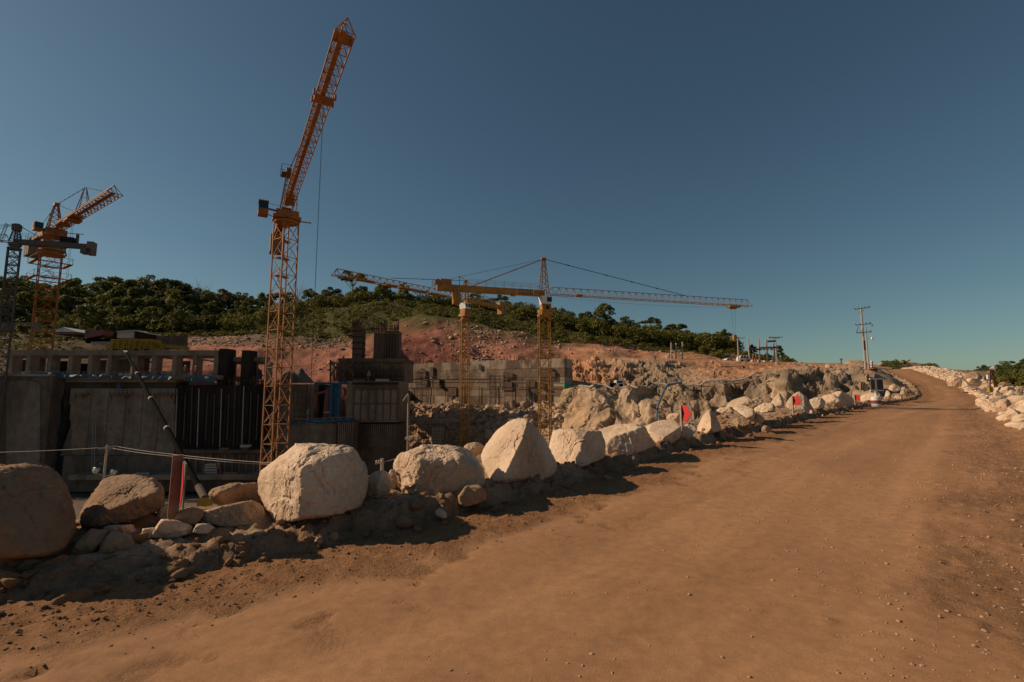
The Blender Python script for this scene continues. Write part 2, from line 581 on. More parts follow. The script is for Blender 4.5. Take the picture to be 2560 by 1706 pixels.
# stations: fine near the camera, coarser away
_st = []; s = 2.0
while s < _ls[-1] - 2:
    _st.append(s)
    p = lpos(np.array([s]))[0]
    d = math.hypot(p[0], p[1])
    s += max(.042, .0075 * d) if p[1] > 2 else .25
_st = np.array(_st)
T_ROAD = np.concatenate([np.arange(-6.8, -.3, .05), np.arange(-.3, .061, .04)])
T_LEFT = np.concatenate([np.arange(.06, 2.6, .045), np.arange(2.6, 18, .4)])
T_RIGHT = np.concatenate([[-90, -60, -40, -30, -24, -19, -16], np.arange(-14, -6.81, .12), [-6.8]])
T_LEFT[0] = T_ROAD[-1]; T_RIGHT[-1] = T_ROAD[0]

def strip(name, ts):
    S, Tm = np.meshgrid(_st, ts, indexing='ij')
    sf, tf = S.ravel(), Tm.ravel()
    xy = L_at(sf, tf)
    zc = zr(lpos(sf)[:, 1])
    z, c, rg = ground_h(sf, tf, xy[:, 0], xy[:, 1], zc)
    v = np.column_stack([xy, z])
    ns, nt_ = len(_st), len(ts)
    i = np.arange(ns - 1)[:, None] * nt_ + np.arange(nt_ - 1)[None]
    f = np.stack([i, i + nt_, i + nt_ + 1, i + 1], -1).reshape(-1, 4)
    return v, f, c, rg

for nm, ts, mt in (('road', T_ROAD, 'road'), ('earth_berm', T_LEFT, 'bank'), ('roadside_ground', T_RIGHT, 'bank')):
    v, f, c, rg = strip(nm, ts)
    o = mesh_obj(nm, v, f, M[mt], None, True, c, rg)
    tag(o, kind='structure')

def gz(x, y):
    """ground height at a plan point beside the road (nearest station)"""
    d = (_lp[:, 0] - x) ** 2 + (_lp[:, 1] - y) ** 2
    i = int(d.argmin()); s = _ls[i]
    n = lnorm(np.array([s]))[0]
    t = (np.array([x, y]) - _lp[i]) @ n
    z, _, _ = ground_h(np.array([s]), np.array([t]), np.array([float(x)]), np.array([float(y)]), zr(np.array([_lp[i][1]])))
    return float(z[0])

# the wide sheet that carries the excavation floor and reaches the horizon
g = 61
ax = np.sign(np.linspace(-1, 1, g)) * np.abs(np.linspace(-1, 1, g)) ** 3 * 4000
XX, YY = np.meshgrid(ax, ax + 60, indexing='ij')
P = np.stack([XX.ravel(), YY.ravel(), 0 * XX.ravel()], -1)
zz = -13.5 + .6 * fbm(P * .05, 3)
v = np.column_stack([P[:, :2], zz])
i = np.arange(g - 1)[:, None] * g + np.arange(g - 1)[None]
f = np.stack([i, i + g, i + g + 1, i + 1], -1).reshape(-1, 4)
o = mesh_obj('ground', v, f, M['hill'], None, True, np.tile(np.array([.16, .12, .09]), (len(v), 1)))
tag(o, kind='structure')

# ================================================================ boulders
def icosphere(level):
    t = (1 + 5 ** .5) / 2
    v = np.array([(-1, t, 0), (1, t, 0), (-1, -t, 0), (1, -t, 0), (0, -1, t), (0, 1, t), (0, -1, -t), (0, 1, -t), (t, 0, -1), (t, 0, 1), (-t, 0, -1), (-t, 0, 1)], float)
    v /= np.linalg.norm(v[0])
    f = np.array([(0, 11, 5), (0, 5, 1), (0, 1, 7), (0, 7, 10), (0, 10, 11), (1, 5, 9), (5, 11, 4), (11, 10, 2), (10, 7, 6), (7, 1, 8),
                  (3, 9, 4), (3, 4, 2), (3, 2, 6), (3, 6, 8), (3, 8, 9), (4, 9, 5), (2, 4, 11), (6, 2, 10), (8, 6, 7), (9, 8, 1)])
    for _ in range(level):
        e = np.concatenate([f[:, [0, 1]], f[:, [1, 2]], f[:, [2, 0]]]); e.sort(axis=1)
        key, inv = np.unique(e[:, 0] * 10000000 + e[:, 1], return_inverse=True)
        mid = v[key // 10000000] + v[key % 10000000]
        mid /= np.linalg.norm(mid, axis=1)[:, None]
        b = len(v); v = np.vstack([v, mid]); n = len(f)
        m = b + inv.reshape(3, n).T
        f = np.concatenate([np.column_stack([f[:, 0], m[:, 0], m[:, 2]]), np.column_stack([f[:, 1], m[:, 1], m[:, 0]]),
                            np.column_stack([f[:, 2], m[:, 2], m[:, 1]]), m])
    return v, f
ICO = {k: icosphere(k) for k in (1, 2, 3, 4, 5, 6)}

def hull2(pts):
    pts = sorted(set(map(tuple, pts)))
    def half(ps):
        h = []
        for p in ps:
            while len(h) > 1 and (h[-1][0] - h[-2][0]) * (p[1] - h[-2][1]) - (h[-1][1] - h[-2][1]) * (p[0] - h[-2][0]) <= 0: h.pop()
            h.append(p)
        return h
    a, b = half(pts), half(pts[::-1])
    return a[:-1] + b[:-1]

def rock_noise(P, D, size, seed, amp, rough):
    q = P / size + seed * 3.7
    w = .25 * np.stack([fbm(q * 1.1 + 9, 2), fbm(q * 1.1 + 4, 2), fbm(q * 1.1 + 1, 2)], -1)
    c1, e1 = cells((q + w) * 1.5, int(seed) % 97)
    c2_, e2 = cells((q + w) * np.array([4.2, 4.2, 3.0]), int(seed) % 89, 1.3)
    c3_, e3 = cells((q + w) * np.array([8.5, 8.5, 6.0]), int(seed) % 71, 1.3)
    d = amp * (.35 * fbm(q * 1.6, 3) + .85 * c1) + rough * (.9 * c2_ + .45 * c3_ + .3 * fbm(q * 9, 3, .6) + .25 * ridged(q * 17 + 2, 2))
    d = d - .010 * np.exp(-(e1 / .035) ** 2) * (amp / .05)
    crack = np.exp(-(pn(q * 1.25 + 40) / .018) ** 2) * sstep(-.1, .35, pn(q * .9 + 12))
    return (d - .022 * crack) * size

def boulder(label, poly, Y, facets=(), crop=None, th=None, k=26, lev=4, amp=.06, rough=.03, mat='rock', name='boulder', group=None, seed=None, sink=0.0, chips=6):
    if crop:
        ox, oy, s_ = crop
        cv = lambda p: (ox + p[0] / s_, oy + p[1] / s_) + tuple(p[2:])
        poly = [cv(p) for p in poly]; facets = [[cv(p) for p in f] for f in facets]
    H = hull2(poly)
    if sink:
        ymax = max(p[1] for p in H); ymin = min(p[1] for p in H)
        H = [(p[0], p[1] + sink * (ymax - ymin) * max(0, (p[1] - ymin) / (ymax - ymin) - .6) / .4) for p in H]
    c2 = np.mean(np.array(H), axis=0)
    C = W(c2[0], c2[1], Y)
    size = np.mean([np.linalg.norm(W(p[0], p[1], Y) - C) for p in H])
    th = size * .95 if th is None else th
    Ns, hs = [], []
    def add(n, p):
        n = unit(n); h = n @ (np.asarray(p) - C)
        if h < 0: n, h = -n, -h
        Ns.append(n); hs.append(max(h, .05 * size))
    for i in range(len(H)):
        a, b = H[i], H[(i + 1) % len(H)]
        Pa, Pb = W(a[0], a[1], Y), W(b[0], b[1], Y)
        add(np.cross(Pa - CAMP, Pb - CAMP), Pa)
    view = unit(C - CAMP)
    add(view, C + view * th)
    if facets:
        for f3 in facets:
            p = [W(q[0], q[1], Y + q[2]) for q in f3]
            n = np.cross(p[1] - p[0], p[2] - p[0])
            if n @ view > 0: n = -n
            add(n, p[0])
    else:
        r_ = np.random.RandomState(seed or int(c2[0] * 7 + c2[1]))
        for j in range(4):
            n = unit(-view + r_.normal(size=3) * .55)
            add(n, C + n * th * r_.uniform(.62, .9))
    Ns, hs = np.array(Ns), np.array(hs)
    D, Fc = ICO[lev]
    D3 = ICO[3][0]
    r3 = 1 / (np.maximum(D3 @ Ns.T, 0) / hs).max(1); Q3 = D3 * r3[:, None]
    rc = np.random.RandomState(int(abs(c2[0] * 13 + c2[1] * 7)) % 99991)
    for j in range(chips):                                   # corners broken off along flat planes
        n = unit(rc.normal(size=3) + np.array([0, -.2, .3])); sup = (Q3 @ n).max()
        Ns = np.vstack([Ns, n]); hs = np.append(hs, sup * rc.uniform(.80, .97))
    A = np.maximum(D @ Ns.T, 0) / hs
    r = ((A ** k).sum(1)) ** (-1.0 / k)
    P = C + D * r[:, None]
    sd = seed if seed is not None else (c2[0] * .37 + c2[1] * .11)
    P = P + D * rock_noise(P, D, size, sd, amp, rough)[:, None]
    o = mesh_obj(name, P, Fc, M[mat], None, True)
    return tag(o, label, 'boulder' if name == 'boulder' else 'rock', group)

C3 = (0, 1100, 2.5875); C4 = (600, 1000, 3.484); C5 = (1200, 960, 3.564); C6 = (1780, 960, 4.357); C7 = (2260, 880, 7.127)
B = boulder
B('huge rounded brown boulder cut off by the left picture edge', [(-330, 420), (-300, 240), (-150, 170), (0, 160), (150, 155), (290, 146), (365, 175), (430, 265), (475, 400), (500, 505), (480, 640), (410, 735), (300, 770), (0, 800), (-300, 760)], 5.25,
  [[(-100, 330, -.75), (290, 150, -.1), (380, 200, -.1)], [(-100, 330, -.75), (500, 500, .0), (300, 750, -.6)], [(-100, 330, -.75), (-320, 300, 0), (-300, 760, -.3)], [(-100, 330, -.75), (-300, 700, -.9), (300, 740, -.7)]], C3, th=.9, k=14, lev=6, amp=.03, rough=.014, mat='rock_brown', chips=3)
B('tilted oval boulder behind the brown sign post, second from the left edge', [(540, 588), (508, 500), (525, 400), (580, 325), (690, 238), (850, 222), (960, 243), (1030, 290), (1057, 360), (1050, 440), (960, 490), (820, 540), (690, 562)], 6.1,
  [[(512, 480, .05), (630, 540, -.45), (740, 290, -.1)], [(650, 470, -.42), (1030, 330, -.12), (850, 240, .25)], [(650, 500, -.42), (1040, 340, -.12), (900, 510, -.15)]], C3, th=.5, k=24, lev=6, amp=.05, rough=.03, mat='rock_tan', chips=3)
B('largest angular pale boulder with a flat shaded face by the tall crane', [(148, 700), (146, 780), (190, 890), (265, 965), (330, 1060), (420, 1070), (560, 1050), (860, 1000), (1060, 930), (1105, 760), (1110, 630), (1098, 580), (1030, 495), (960, 405), (880, 396), (640, 388), (490, 382), (380, 455), (250, 590), (175, 630)], 6.45,
  [[(565, 600, -.62), (552, 1010, -.72), (1080, 640, -.1)], [(565, 600, -.62), (552, 1010, -.70), (200, 720, .22)], [(565, 600, -.62), (640, 520, -.5), (300, 560, .12)], [(640, 520, -.5), (940, 485, -.22), (640, 395, .1)]], C4, th=.75, k=34, lev=6, amp=.04, rough=.024)
B('small faceted pale boulder wedged between two large boulders', [(1075, 860), (1085, 760), (1100, 690), (1160, 640), (1245, 612), (1300, 650), (1322, 730), (1300, 800), (1230, 840), (1180, 865)], 7.2,
  [[(1110, 700, -.1), (1200, 690, -.25), (1240, 620, 0)], [(1200, 690, -.25), (1300, 740, -.05), (1240, 620, 0)], [(1200, 690, -.25), (1300, 740, -.05), (1190, 850, -.2)], [(1200, 690, -.25), (1090, 780, -.1), (1190, 850, -.2)]], C4, th=.25, k=24, lev=5)
B('pale stone peeking out behind the barrel shaped boulder, left end', [(1295, 640), (1310, 605), (1340, 610), (1370, 700), (1370, 780), (1310, 790)], 7.7, (), C4, lev=4)
B('barrel shaped pale boulder lying on its side before the long wall', [(1328, 545), (1345, 480), (1390, 428), (1480, 402), (1680, 408), (1900, 402), (2040, 435), (2100, 530), (2140, 690), (2152, 870), (1950, 900), (1700, 880), (1420, 820), (1362, 745), (1340, 620)], 7.7,
  [[(1400, 470, .0), (1560, 520, -.45), (1440, 790, -.2)], [(1480, 420, -.05), (1560, 520, -.45), (2000, 520, -.4)], [(1560, 530, -.45), (2000, 560, -.42), (1700, 880, -.35)], [(2000, 540, -.42), (2140, 700, -.05), (2050, 850, -.3)]], C4, th=.6, k=20, lev=6, amp=.06, rough=.026, chips=8)
B('rounded grey stone behind the pyramid boulder, left side', [(715, 1420), (760, 1385), (840, 1372), (900, 1385), (945, 1420), (950, 1500), (800, 1520)], 9.6, (), (1000, 800, 4.48), lev=4)
B('tall pyramid shaped pale boulder with a lit left face', [(8, 640), (60, 530), (150, 415), (240, 350), (330, 313), (415, 318), (480, 375), (600, 515), (680, 690), (690, 800), (400, 900), (80, 890), (40, 770)], 8.75,
  [[(420, 325, -.1), (370, 500, -.5), (60, 640, .2)], [(370, 500, -.5), (200, 850, -.75), (40, 680, .2)], [(420, 325, -.1), (370, 500, -.5), (660, 690, .15)], [(370, 500, -.5), (200, 850, -.75), (660, 760, .05)]], C5, th=.7, k=36, lev=6, amp=.045, rough=.022)
B('blocky pale boulder split into a lit and a shaded face right of the pyramid boulder', [(598, 560), (605, 480), (620, 428), (720, 398), (930, 408), (1070, 418), (1112, 520), (1110, 660), (900, 740), (740, 735), (670, 680)], 9.85,
  [[(922, 415, -.35), (885, 725, -.55), (610, 480, .25)], [(922, 415, -.3), (885, 725, -.55), (1105, 560, -.05)], [(922, 415, -.3), (700, 402, 0), (1060, 420, 0)]], C5, th=.55, k=44, lev=6, amp=.022, rough=.022)
B('low flat topped pale boulder with a sunlit top', [(960, 420), (1010, 390), (1160, 353), (1380, 358), (1460, 378), (1525, 470), (1575, 550), (1400, 620), (1200, 690), (1110, 650), (1095, 490)], 11.2,
  [[(1110, 490, -.45), (1420, 390, -.4), (1250, 358, .5)], [(1110, 500, -.5), (1420, 395, -.42), (1200, 670, -.6)], [(1420, 395, -.42), (1500, 480, -.1), (1400, 600, -.4)]], C5, th=.6, k=40, lev=5, amp=.032, rough=.024)
B('wedge shaped pale boulder left of the nearest red chevron sign', [(1455, 380), (1540, 345), (1640, 308), (1740, 318), (1792, 398), (1785, 480), (1720, 535), (1570, 540), (1520, 450)], 12.5,
  [[(1480, 390, .1), (1640, 480, -.5), (1780, 370, 0)], [(1640, 480, -.5), (1780, 380, -.1), (1700, 530, -.3)], [(1580, 520, -.4), (1640, 480, -.5), (1480, 390, -.1)]], C5, th=.5, k=28, lev=5, amp=.04, rough=.015)
B('pale stone rising behind the nearest red chevron sign post', [(1655, 305), (1690, 270), (1770, 262), (1800, 280), (1800, 350), (1700, 350)], 13.3, (), C5, lev=4)
B('rough low stone at the foot of the nearest red chevron sign', [(1735, 510), (1790, 440), (1850, 345), (1915, 370), (1930, 410), (1870, 490), (1800, 520)], 12.9, (), C5, lev=4, amp=.08, rough=.03)
B('upright pointed pale boulder right of the nearest red chevron sign', [(1922, 425), (1960, 340), (1995, 280), (2050, 218), (2075, 240), (2140, 320), (2165, 410), (2060, 440), (1960, 440)], 14.3,
  [[(2050, 225, 0), (2065, 420, -.5), (1930, 420, .3)], [(2050, 225, 0), (2065, 420, -.45), (2160, 400, .1)]], C5, th=.5, k=28, lev=5, amp=.05)
R1 = (1600, 740, 4.612)
B('long sunlit slab leaning on the rocks before the dark cliff', [(985, 1285), (1050, 1208), (1160, 1165), (1260, 1145), (1295, 1170), (1240, 1230), (1100, 1300), (1010, 1300)], 18.3,
  [[(990, 1280, -.2), (1280, 1165, .1), (1100, 1295, -.5)], [(1100, 1295, -.5), (1280, 1180, -.2), (1200, 1250, -.5)]], R1, th=.5, k=26, lev=4)
B('jagged pale block right of the long sunlit slab', [(1095, 1280), (1200, 1225), (1280, 1190), (1375, 1165), (1420, 1195), (1400, 1240), (1300, 1300), (1180, 1320)], 18.0, (), R1, lev=4, amp=.09, rough=.03)
B('rough tan boulder with a dark hole in its flat side', [(1075, 1300), (1110, 1275), (1190, 1258), (1310, 1310), (1320, 1370), (1300, 1440), (1230, 1410)], 16.5,
  [[(1085, 1300, -.1), (1310, 1320, -.5), (1230, 1410, -.6)], [(1190, 1262, .1), (1310, 1315, -.45), (1100, 1285, -.1)]], R1, th=.5, k=26, lev=4)
B('low pale stone left of the boulder with the dark hole', [(875, 1325), (930, 1290), (1060, 1280), (1085, 1320), (1060, 1345), (930, 1350)], 17.0, (), R1, lev=4)
B('low brown stone lit from the left below the holed boulder', [(1055, 1455), (1075, 1415), (1190, 1400), (1280, 1440), (1270, 1510), (1190, 1560), (1090, 1500)], 14.8, (), R1, lev=4, mat='rock_tan')
B('shaded squat boulder just right of the holed boulder', [(1310, 1420), (1330, 1350), (1400, 1380), (1440, 1430), (1400, 1470), (1320, 1460)], 16.6, (), R1, lev=4)
B('rounded pale boulder below the jagged block, sunlit on its left', [(1305, 1330), (1330, 1280), (1420, 1242), (1520, 1240), (1560, 1275), (1540, 1340), (1400, 1350)], 19.0, (), R1, lev=4)
B('pointed pale boulder left of the middle red chevron sign', [(1500, 1245), (1550, 1180), (1605, 1115), (1650, 1175), (1665, 1265), (1600, 1290), (1520, 1270)], 20.5,
  [[(1605, 1120, 0), (1645, 1260, -.4), (1510, 1245, -.1)], [(1605, 1120, 0), (1645, 1260, -.4), (1662, 1240, 0)]], R1, th=.5, k=24, lev=4)
B('big sunlit boulder with a rounded top behind the middle red chevron sign', [(1675, 1280), (1720, 1190), (1780, 1130), (1840, 1106), (1895, 1145), (1950, 1220), (2000, 1310), (2005, 1365), (1900, 1360), (1750, 1330)], 23.4,
  [[(1890, 1150, -.1), (1900, 1330, -.6), (1690, 1270, -.2)], [(1890, 1150, -.1), (1900, 1330, -.6), (1995, 1310, 0)]], R1, th=.8, k=22, lev=5, amp=.05)
B('blocky pale boulder right of the middle red chevron sign', [(1955, 1200), (2010, 1175), (2090, 1175), (2140, 1220), (2130, 1280), (2060, 1310), (1990, 1300)], 26.0,
  [[(2085, 1180, -.1), (2075, 1290, -.4), (1960, 1210, 0)], [(2085, 1180, -.1), (2075, 1290, -.4), (2138, 1240, .1)]], R1, th=.6, k=26, lev=4)
B('pale boulder with a dark right face, second beyond the middle chevron sign', [(2080, 1175), (2130, 1145), (2230, 1140), (2306, 1190), (2380, 1250), (2300, 1300), (2150, 1290)], 29.0, (), R1, th=.8, lev=4)
B('sharp ridged shaded boulder left of the farthest red chevron sign', [(1300, 100), (1405, 80), (1460, 105), (1540, 160), (1555, 225), (1500, 250), (1290, 240), (1310, 150)], 32.0,
  [[(1405, 84, 0), (1330, 235, -.8), (1300, 150, 0)], [(1405, 84, 0), (1330, 235, -.8), (1550, 220, .1)]], C6, th=1.0, k=26, lev=4)
B('smooth grey boulder behind the red and white barrel', [(1590, 190), (1640, 130), (1720, 100), (1820, 100), (1870, 150), (1860, 215), (1700, 235)], 40.5, (), C6, th=.9, lev=4)
B('small round boulder lying alone at the road edge', [(540, 500), (550, 465), (590, 455), (630, 470), (655, 515), (600, 535), (545, 530)], 14.4, (), C6, lev=4, mat='rock_tan')
B('pale tilted slab left of the barrel at the berm end', [(1880, 160), (1895, 75), (1920, 70), (1955, 120), (1950, 165), (1910, 180)], 38.5, (), C6, lev=3)
B('pale upright block on the bank before the far road', [(1920, 60), (1940, 20), (1990, 0), (2040, 30), (2060, 70), (1990, 90)], 44.5, (), C6, lev=4)
B('pale faceted stone at the berm end, lowest of the heap', [(1975, 160), (2000, 125), (2060, 135), (2075, 170), (2020, 180)], 39, (), C6, lev=3)
B('brown topped stone at the tip of the berm', [(2100, 90), (2125, 55), (2165, 62), (2180, 95), (2140, 110)], 46, (), C6, lev=3, mat='rock_tan')
for k, (x0, y0, x1, y1, yy) in enumerate([(2060, 30, 2110, 75, 47), (2050, 70, 2100, 120, 44), (2110, 105, 2160, 140, 44), (2160, 80, 2215, 125, 47), (1840, 200, 1885, 230, 36), (1640, 185, 1690, 220, 34), (1195, 330, 1215, 362, 20.5), (1060, 280, 1100, 330, 19.5)]):
    B('pale broken stone in the heap at the berm end', [(x0, y0 + (y1 - y0) * .6), (x0 + (x1 - x0) * .3, y0), (x0 + (x1 - x0) * .8, y0 + 4), (x1, y0 + (y1 - y0) * .5), (x1 - 6, y1), (x0 + 8, y1)], yy, (), C6, lev=3, group='stones along the berm end')
# stones under and between the first boulders
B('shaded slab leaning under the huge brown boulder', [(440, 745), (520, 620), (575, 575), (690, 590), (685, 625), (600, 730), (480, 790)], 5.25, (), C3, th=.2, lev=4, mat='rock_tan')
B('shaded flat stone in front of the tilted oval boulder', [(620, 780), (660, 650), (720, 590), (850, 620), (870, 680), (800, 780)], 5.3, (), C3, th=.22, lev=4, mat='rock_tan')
B('pale stone under the tilted oval boulder, lit on top', [(655, 575), (700, 556), (860, 550), (885, 590), (860, 640), (720, 600)], 5.7, (), C3, th=.2, lev=4)
B('angular reddish stone left of the brown sign post foot', [(915, 630), (925, 575), (1000, 568), (1010, 620), (960, 640)], 5.6, (), C3, th=.15, lev=4)
B('triangular pale stone touching the brown sign post foot', [(965, 630), (1050, 515), (1150, 525), (1240, 560), (1255, 605), (1100, 640)], 5.75, (), C3, th=.2, lev=4)
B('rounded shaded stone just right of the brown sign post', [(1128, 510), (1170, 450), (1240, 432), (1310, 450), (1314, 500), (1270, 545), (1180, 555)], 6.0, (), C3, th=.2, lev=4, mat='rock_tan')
B('grey wedge stone low between sign post and largest boulder', [(1245, 600), (1270, 545), (1350, 540), (1385, 570), (1340, 610)], 5.8, (), C3, th=.15, lev=4)
B('long low pale boulder left of the largest boulder', [(1305, 510), (1320, 460), (1480, 425), (1620, 395), (1700, 430), (1720, 520), (1560, 560), (1400, 556)], 6.3, (), C3, th=.35, lev=5)
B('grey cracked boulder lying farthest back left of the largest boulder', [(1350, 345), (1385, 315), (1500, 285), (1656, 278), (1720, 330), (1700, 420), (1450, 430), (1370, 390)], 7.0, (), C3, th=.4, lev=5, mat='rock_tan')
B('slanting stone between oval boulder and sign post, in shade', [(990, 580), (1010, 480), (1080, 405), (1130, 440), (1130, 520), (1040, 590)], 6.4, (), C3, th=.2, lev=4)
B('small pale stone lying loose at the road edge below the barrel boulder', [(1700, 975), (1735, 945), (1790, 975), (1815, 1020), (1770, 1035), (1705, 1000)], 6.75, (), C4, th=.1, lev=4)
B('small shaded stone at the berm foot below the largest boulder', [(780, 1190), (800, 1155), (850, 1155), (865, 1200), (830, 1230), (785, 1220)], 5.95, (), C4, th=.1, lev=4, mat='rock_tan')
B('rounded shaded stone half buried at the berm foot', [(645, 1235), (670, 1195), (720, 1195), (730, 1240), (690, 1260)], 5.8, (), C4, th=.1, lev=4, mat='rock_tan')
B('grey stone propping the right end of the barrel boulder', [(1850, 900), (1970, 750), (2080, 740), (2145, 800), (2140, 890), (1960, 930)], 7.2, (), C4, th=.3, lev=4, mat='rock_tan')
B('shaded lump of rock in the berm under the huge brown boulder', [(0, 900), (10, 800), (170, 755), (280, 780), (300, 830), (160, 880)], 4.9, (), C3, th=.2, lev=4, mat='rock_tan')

# ---- loose clods, stones and pebbles nobody could count
def scatter_rocks(name, pts, sizes, level, mat, seed=1, flat=.75, parent=None, squash=None):
    rs = np.random.RandomState(seed)
    D, Fc = ICO[level]
    protos = []
    for k in range(10):
        n = rs.normal(size=(10, 3)); n /= np.linalg.norm(n, axis=1)[:, None]
        h = rs.uniform(.45, .95, 10)
        A = np.maximum(D @ n.T, 0) / h
        r = np.minimum(((A ** 40).sum(1)) ** (-1 / 40), 1.3)
        protos.append(D * (r * (1 + .06 * fbm(D * 2.5 + k * 5, 2)))[:, None])
    V = []; Fs = []
    nv = len(D)
    for i, (p, sz) in enumerate(zip(pts, sizes)):
        a = rs.uniform(0, 6.28)
        R = np.array([[math.cos(a), -math.sin(a), 0], [math.sin(a), math.cos(a), 0], [0, 0, 1]])
        q = protos[i % 10] * np.array([1, rs.uniform(.7, 1), flat * rs.uniform(.7, 1.1)])
        V.append((q @ R.T) * sz + p); Fs.append(Fc + i * nv)
    o = mesh_obj(name, np.vstack(V), np.vstack(Fs), M[mat], parent, False)
    return tag(o, kind='stuff')

rs = np.random.RandomState(11)
def strip_points(n, px0, px1, tfun, szfun, power=1.0, lift=.2):
    s0, s1 = s_of_px(px0), s_of_px(px1)
    u = rs.uniform(0, 1, n) ** power
    S = s0 + (s1 - s0) * u
    T = tfun(n)
    T = np.where(T < -6.2, T + narrow(lpos(S)[:, 1]), T)
    xy = L_at(S, T)
    z, _, _ = ground_h(S, T, xy[:, 0], xy[:, 1], zr(lpos(S)[:, 1]))
    sz = szfun(n)
    return np.column_stack([xy, z + sz * lift]), sz

def lognorm(m, sg, lo, hi): return lambda n: np.clip(np.exp(rs.normal(math.log(m), sg, n)), lo, hi)

p1, z1 = strip_points(2600, -200, 2285, lambda n: np.clip(rs.normal(.16, .24, n), -.3, 1.4), lognorm(.032, .65, .01, .14), 1.7, .05)
p2, z2 = strip_points(700, -150, 2280, lambda n: rs.uniform(.35, 2.2, n), lognorm(.07, .55, .02, .26), 1.4)
o = scatter_rocks('berm_clods', np.vstack([p1, p2]), np.concatenate([z1, z2]), 2, 'clod', 3)
tag(o, 'loose brown clods and broken stone pushed along the berm', 'clods')
p1, z1 = strip_points(15000, -100, 2285, lambda n: np.clip(rs.normal(-.55, .36, n), -1.5, .1), lognorm(.0085, .45, .004, .021), 1.9, .0)
o = scatter_rocks('loose_soil_crumbs', p1, z1, 1, 'clod', 4)
tag(o, 'fine brown soil crumbs in the loose band along the road edge', 'soil')
p1, z1 = strip_points(6500, -300, 2000, lambda n: -rs.uniform(2.6, 7.2, n) ** 1.0, lognorm(.0065, .5, .003, .018), 1.3, .05)
keep = (rs.uniform(0, 1, len(z1)) < .25) | ((p1[:, 0] - p1[:, 1] * .3) > 1.2)
p2, z2 = strip_points(9000, 300, 2150, lambda n: -np.abs(rs.normal(6.3, .8, n)), lognorm(.008, .5, .003, .026), 1.8, .05)
o = scatter_rocks('road_gravel', np.vstack([p1[keep], p2]), np.concatenate([z1[keep], z2]), 1, 'pebble', 5)
tag(o, 'small pale pebbles scattered over the right side of the road', 'gravel')
# right rubble bank
p1, z1 = strip_points(4200, 1600, 2330, lambda n: -np.clip(rs.normal(8.2, 1.1, n), 6.5, 11.5), lognorm(.10, .6, .03, .42), .9, .05)
kp = p1[:, 1] > 11
p1, z1 = p1[kp], z1[kp]
s0 = s_of_px(2286); s1 = _ls[-1] - 40
def bank_points(n, s0, s1, t0, t1, m, sg, lo, hi, lift=.25, pw=1.0):
    S = s0 + (s1 - s0) * rs.uniform(0, 1, n) ** pw; T = rs.uniform(t0, t1, n)
    T = np.where(T < -6.2, T + narrow(lpos(S)[:, 1]), T)
    xy = L_at(S, T); z, _, _ = ground_h(S, T, xy[:, 0], xy[:, 1], zr(lpos(S)[:, 1]))
    sz = lognorm(m, sg, lo, hi)(n)
    return np.column_stack([xy, z + sz * lift]), sz
p2, z2 = bank_points(1600, s0 - 15, s1, -10.5, -6.7, .26, .5, .08, .7)
p3, z3 = bank_points(6500, s_of_px(1850), s0 - 5, -11.5, -6.4, .12, .6, .03, .5, .05)
p2 = np.vstack([p2, p3]); z2 = np.concatenate([z2, z3])
o = scatter_rocks('rubble_bank', np.vstack([p1, p2]), np.concatenate([z1, z2]), 2, 'rock', 6)
tag(o, 'pale broken rubble heaped along the right edge of the road', 'rubble')
p2, z2 = bank_points(500, s0 + 4, s1 - 60, .3, 2.2, .22, .5, .08, .6)
o = scatter_rocks('left_rubble', p2, z2, 2, 'rock', 8)
tag(o, 'pale rubble lining the left edge of the far uphill road', 'rubble')
# ================================================================ hillside, cliffs
ZC = {'forest': (.040, .045, .016), 'scrub': (.075, .075, .022), 'red': (.28, .105, .070), 'redl': (.37, .165, .105), 'orange': (.46, .235, .125),
      'gravel': (.30, .195, .13), 'brown': (.085, .058, .030), 'shot': (.31, .225, .15), 'shotd': (.21, .157, .11), 'pale': (.46, .335, .23), 'tan': (.41, .28, .175), 'plateau': (.42, .25, .15)}

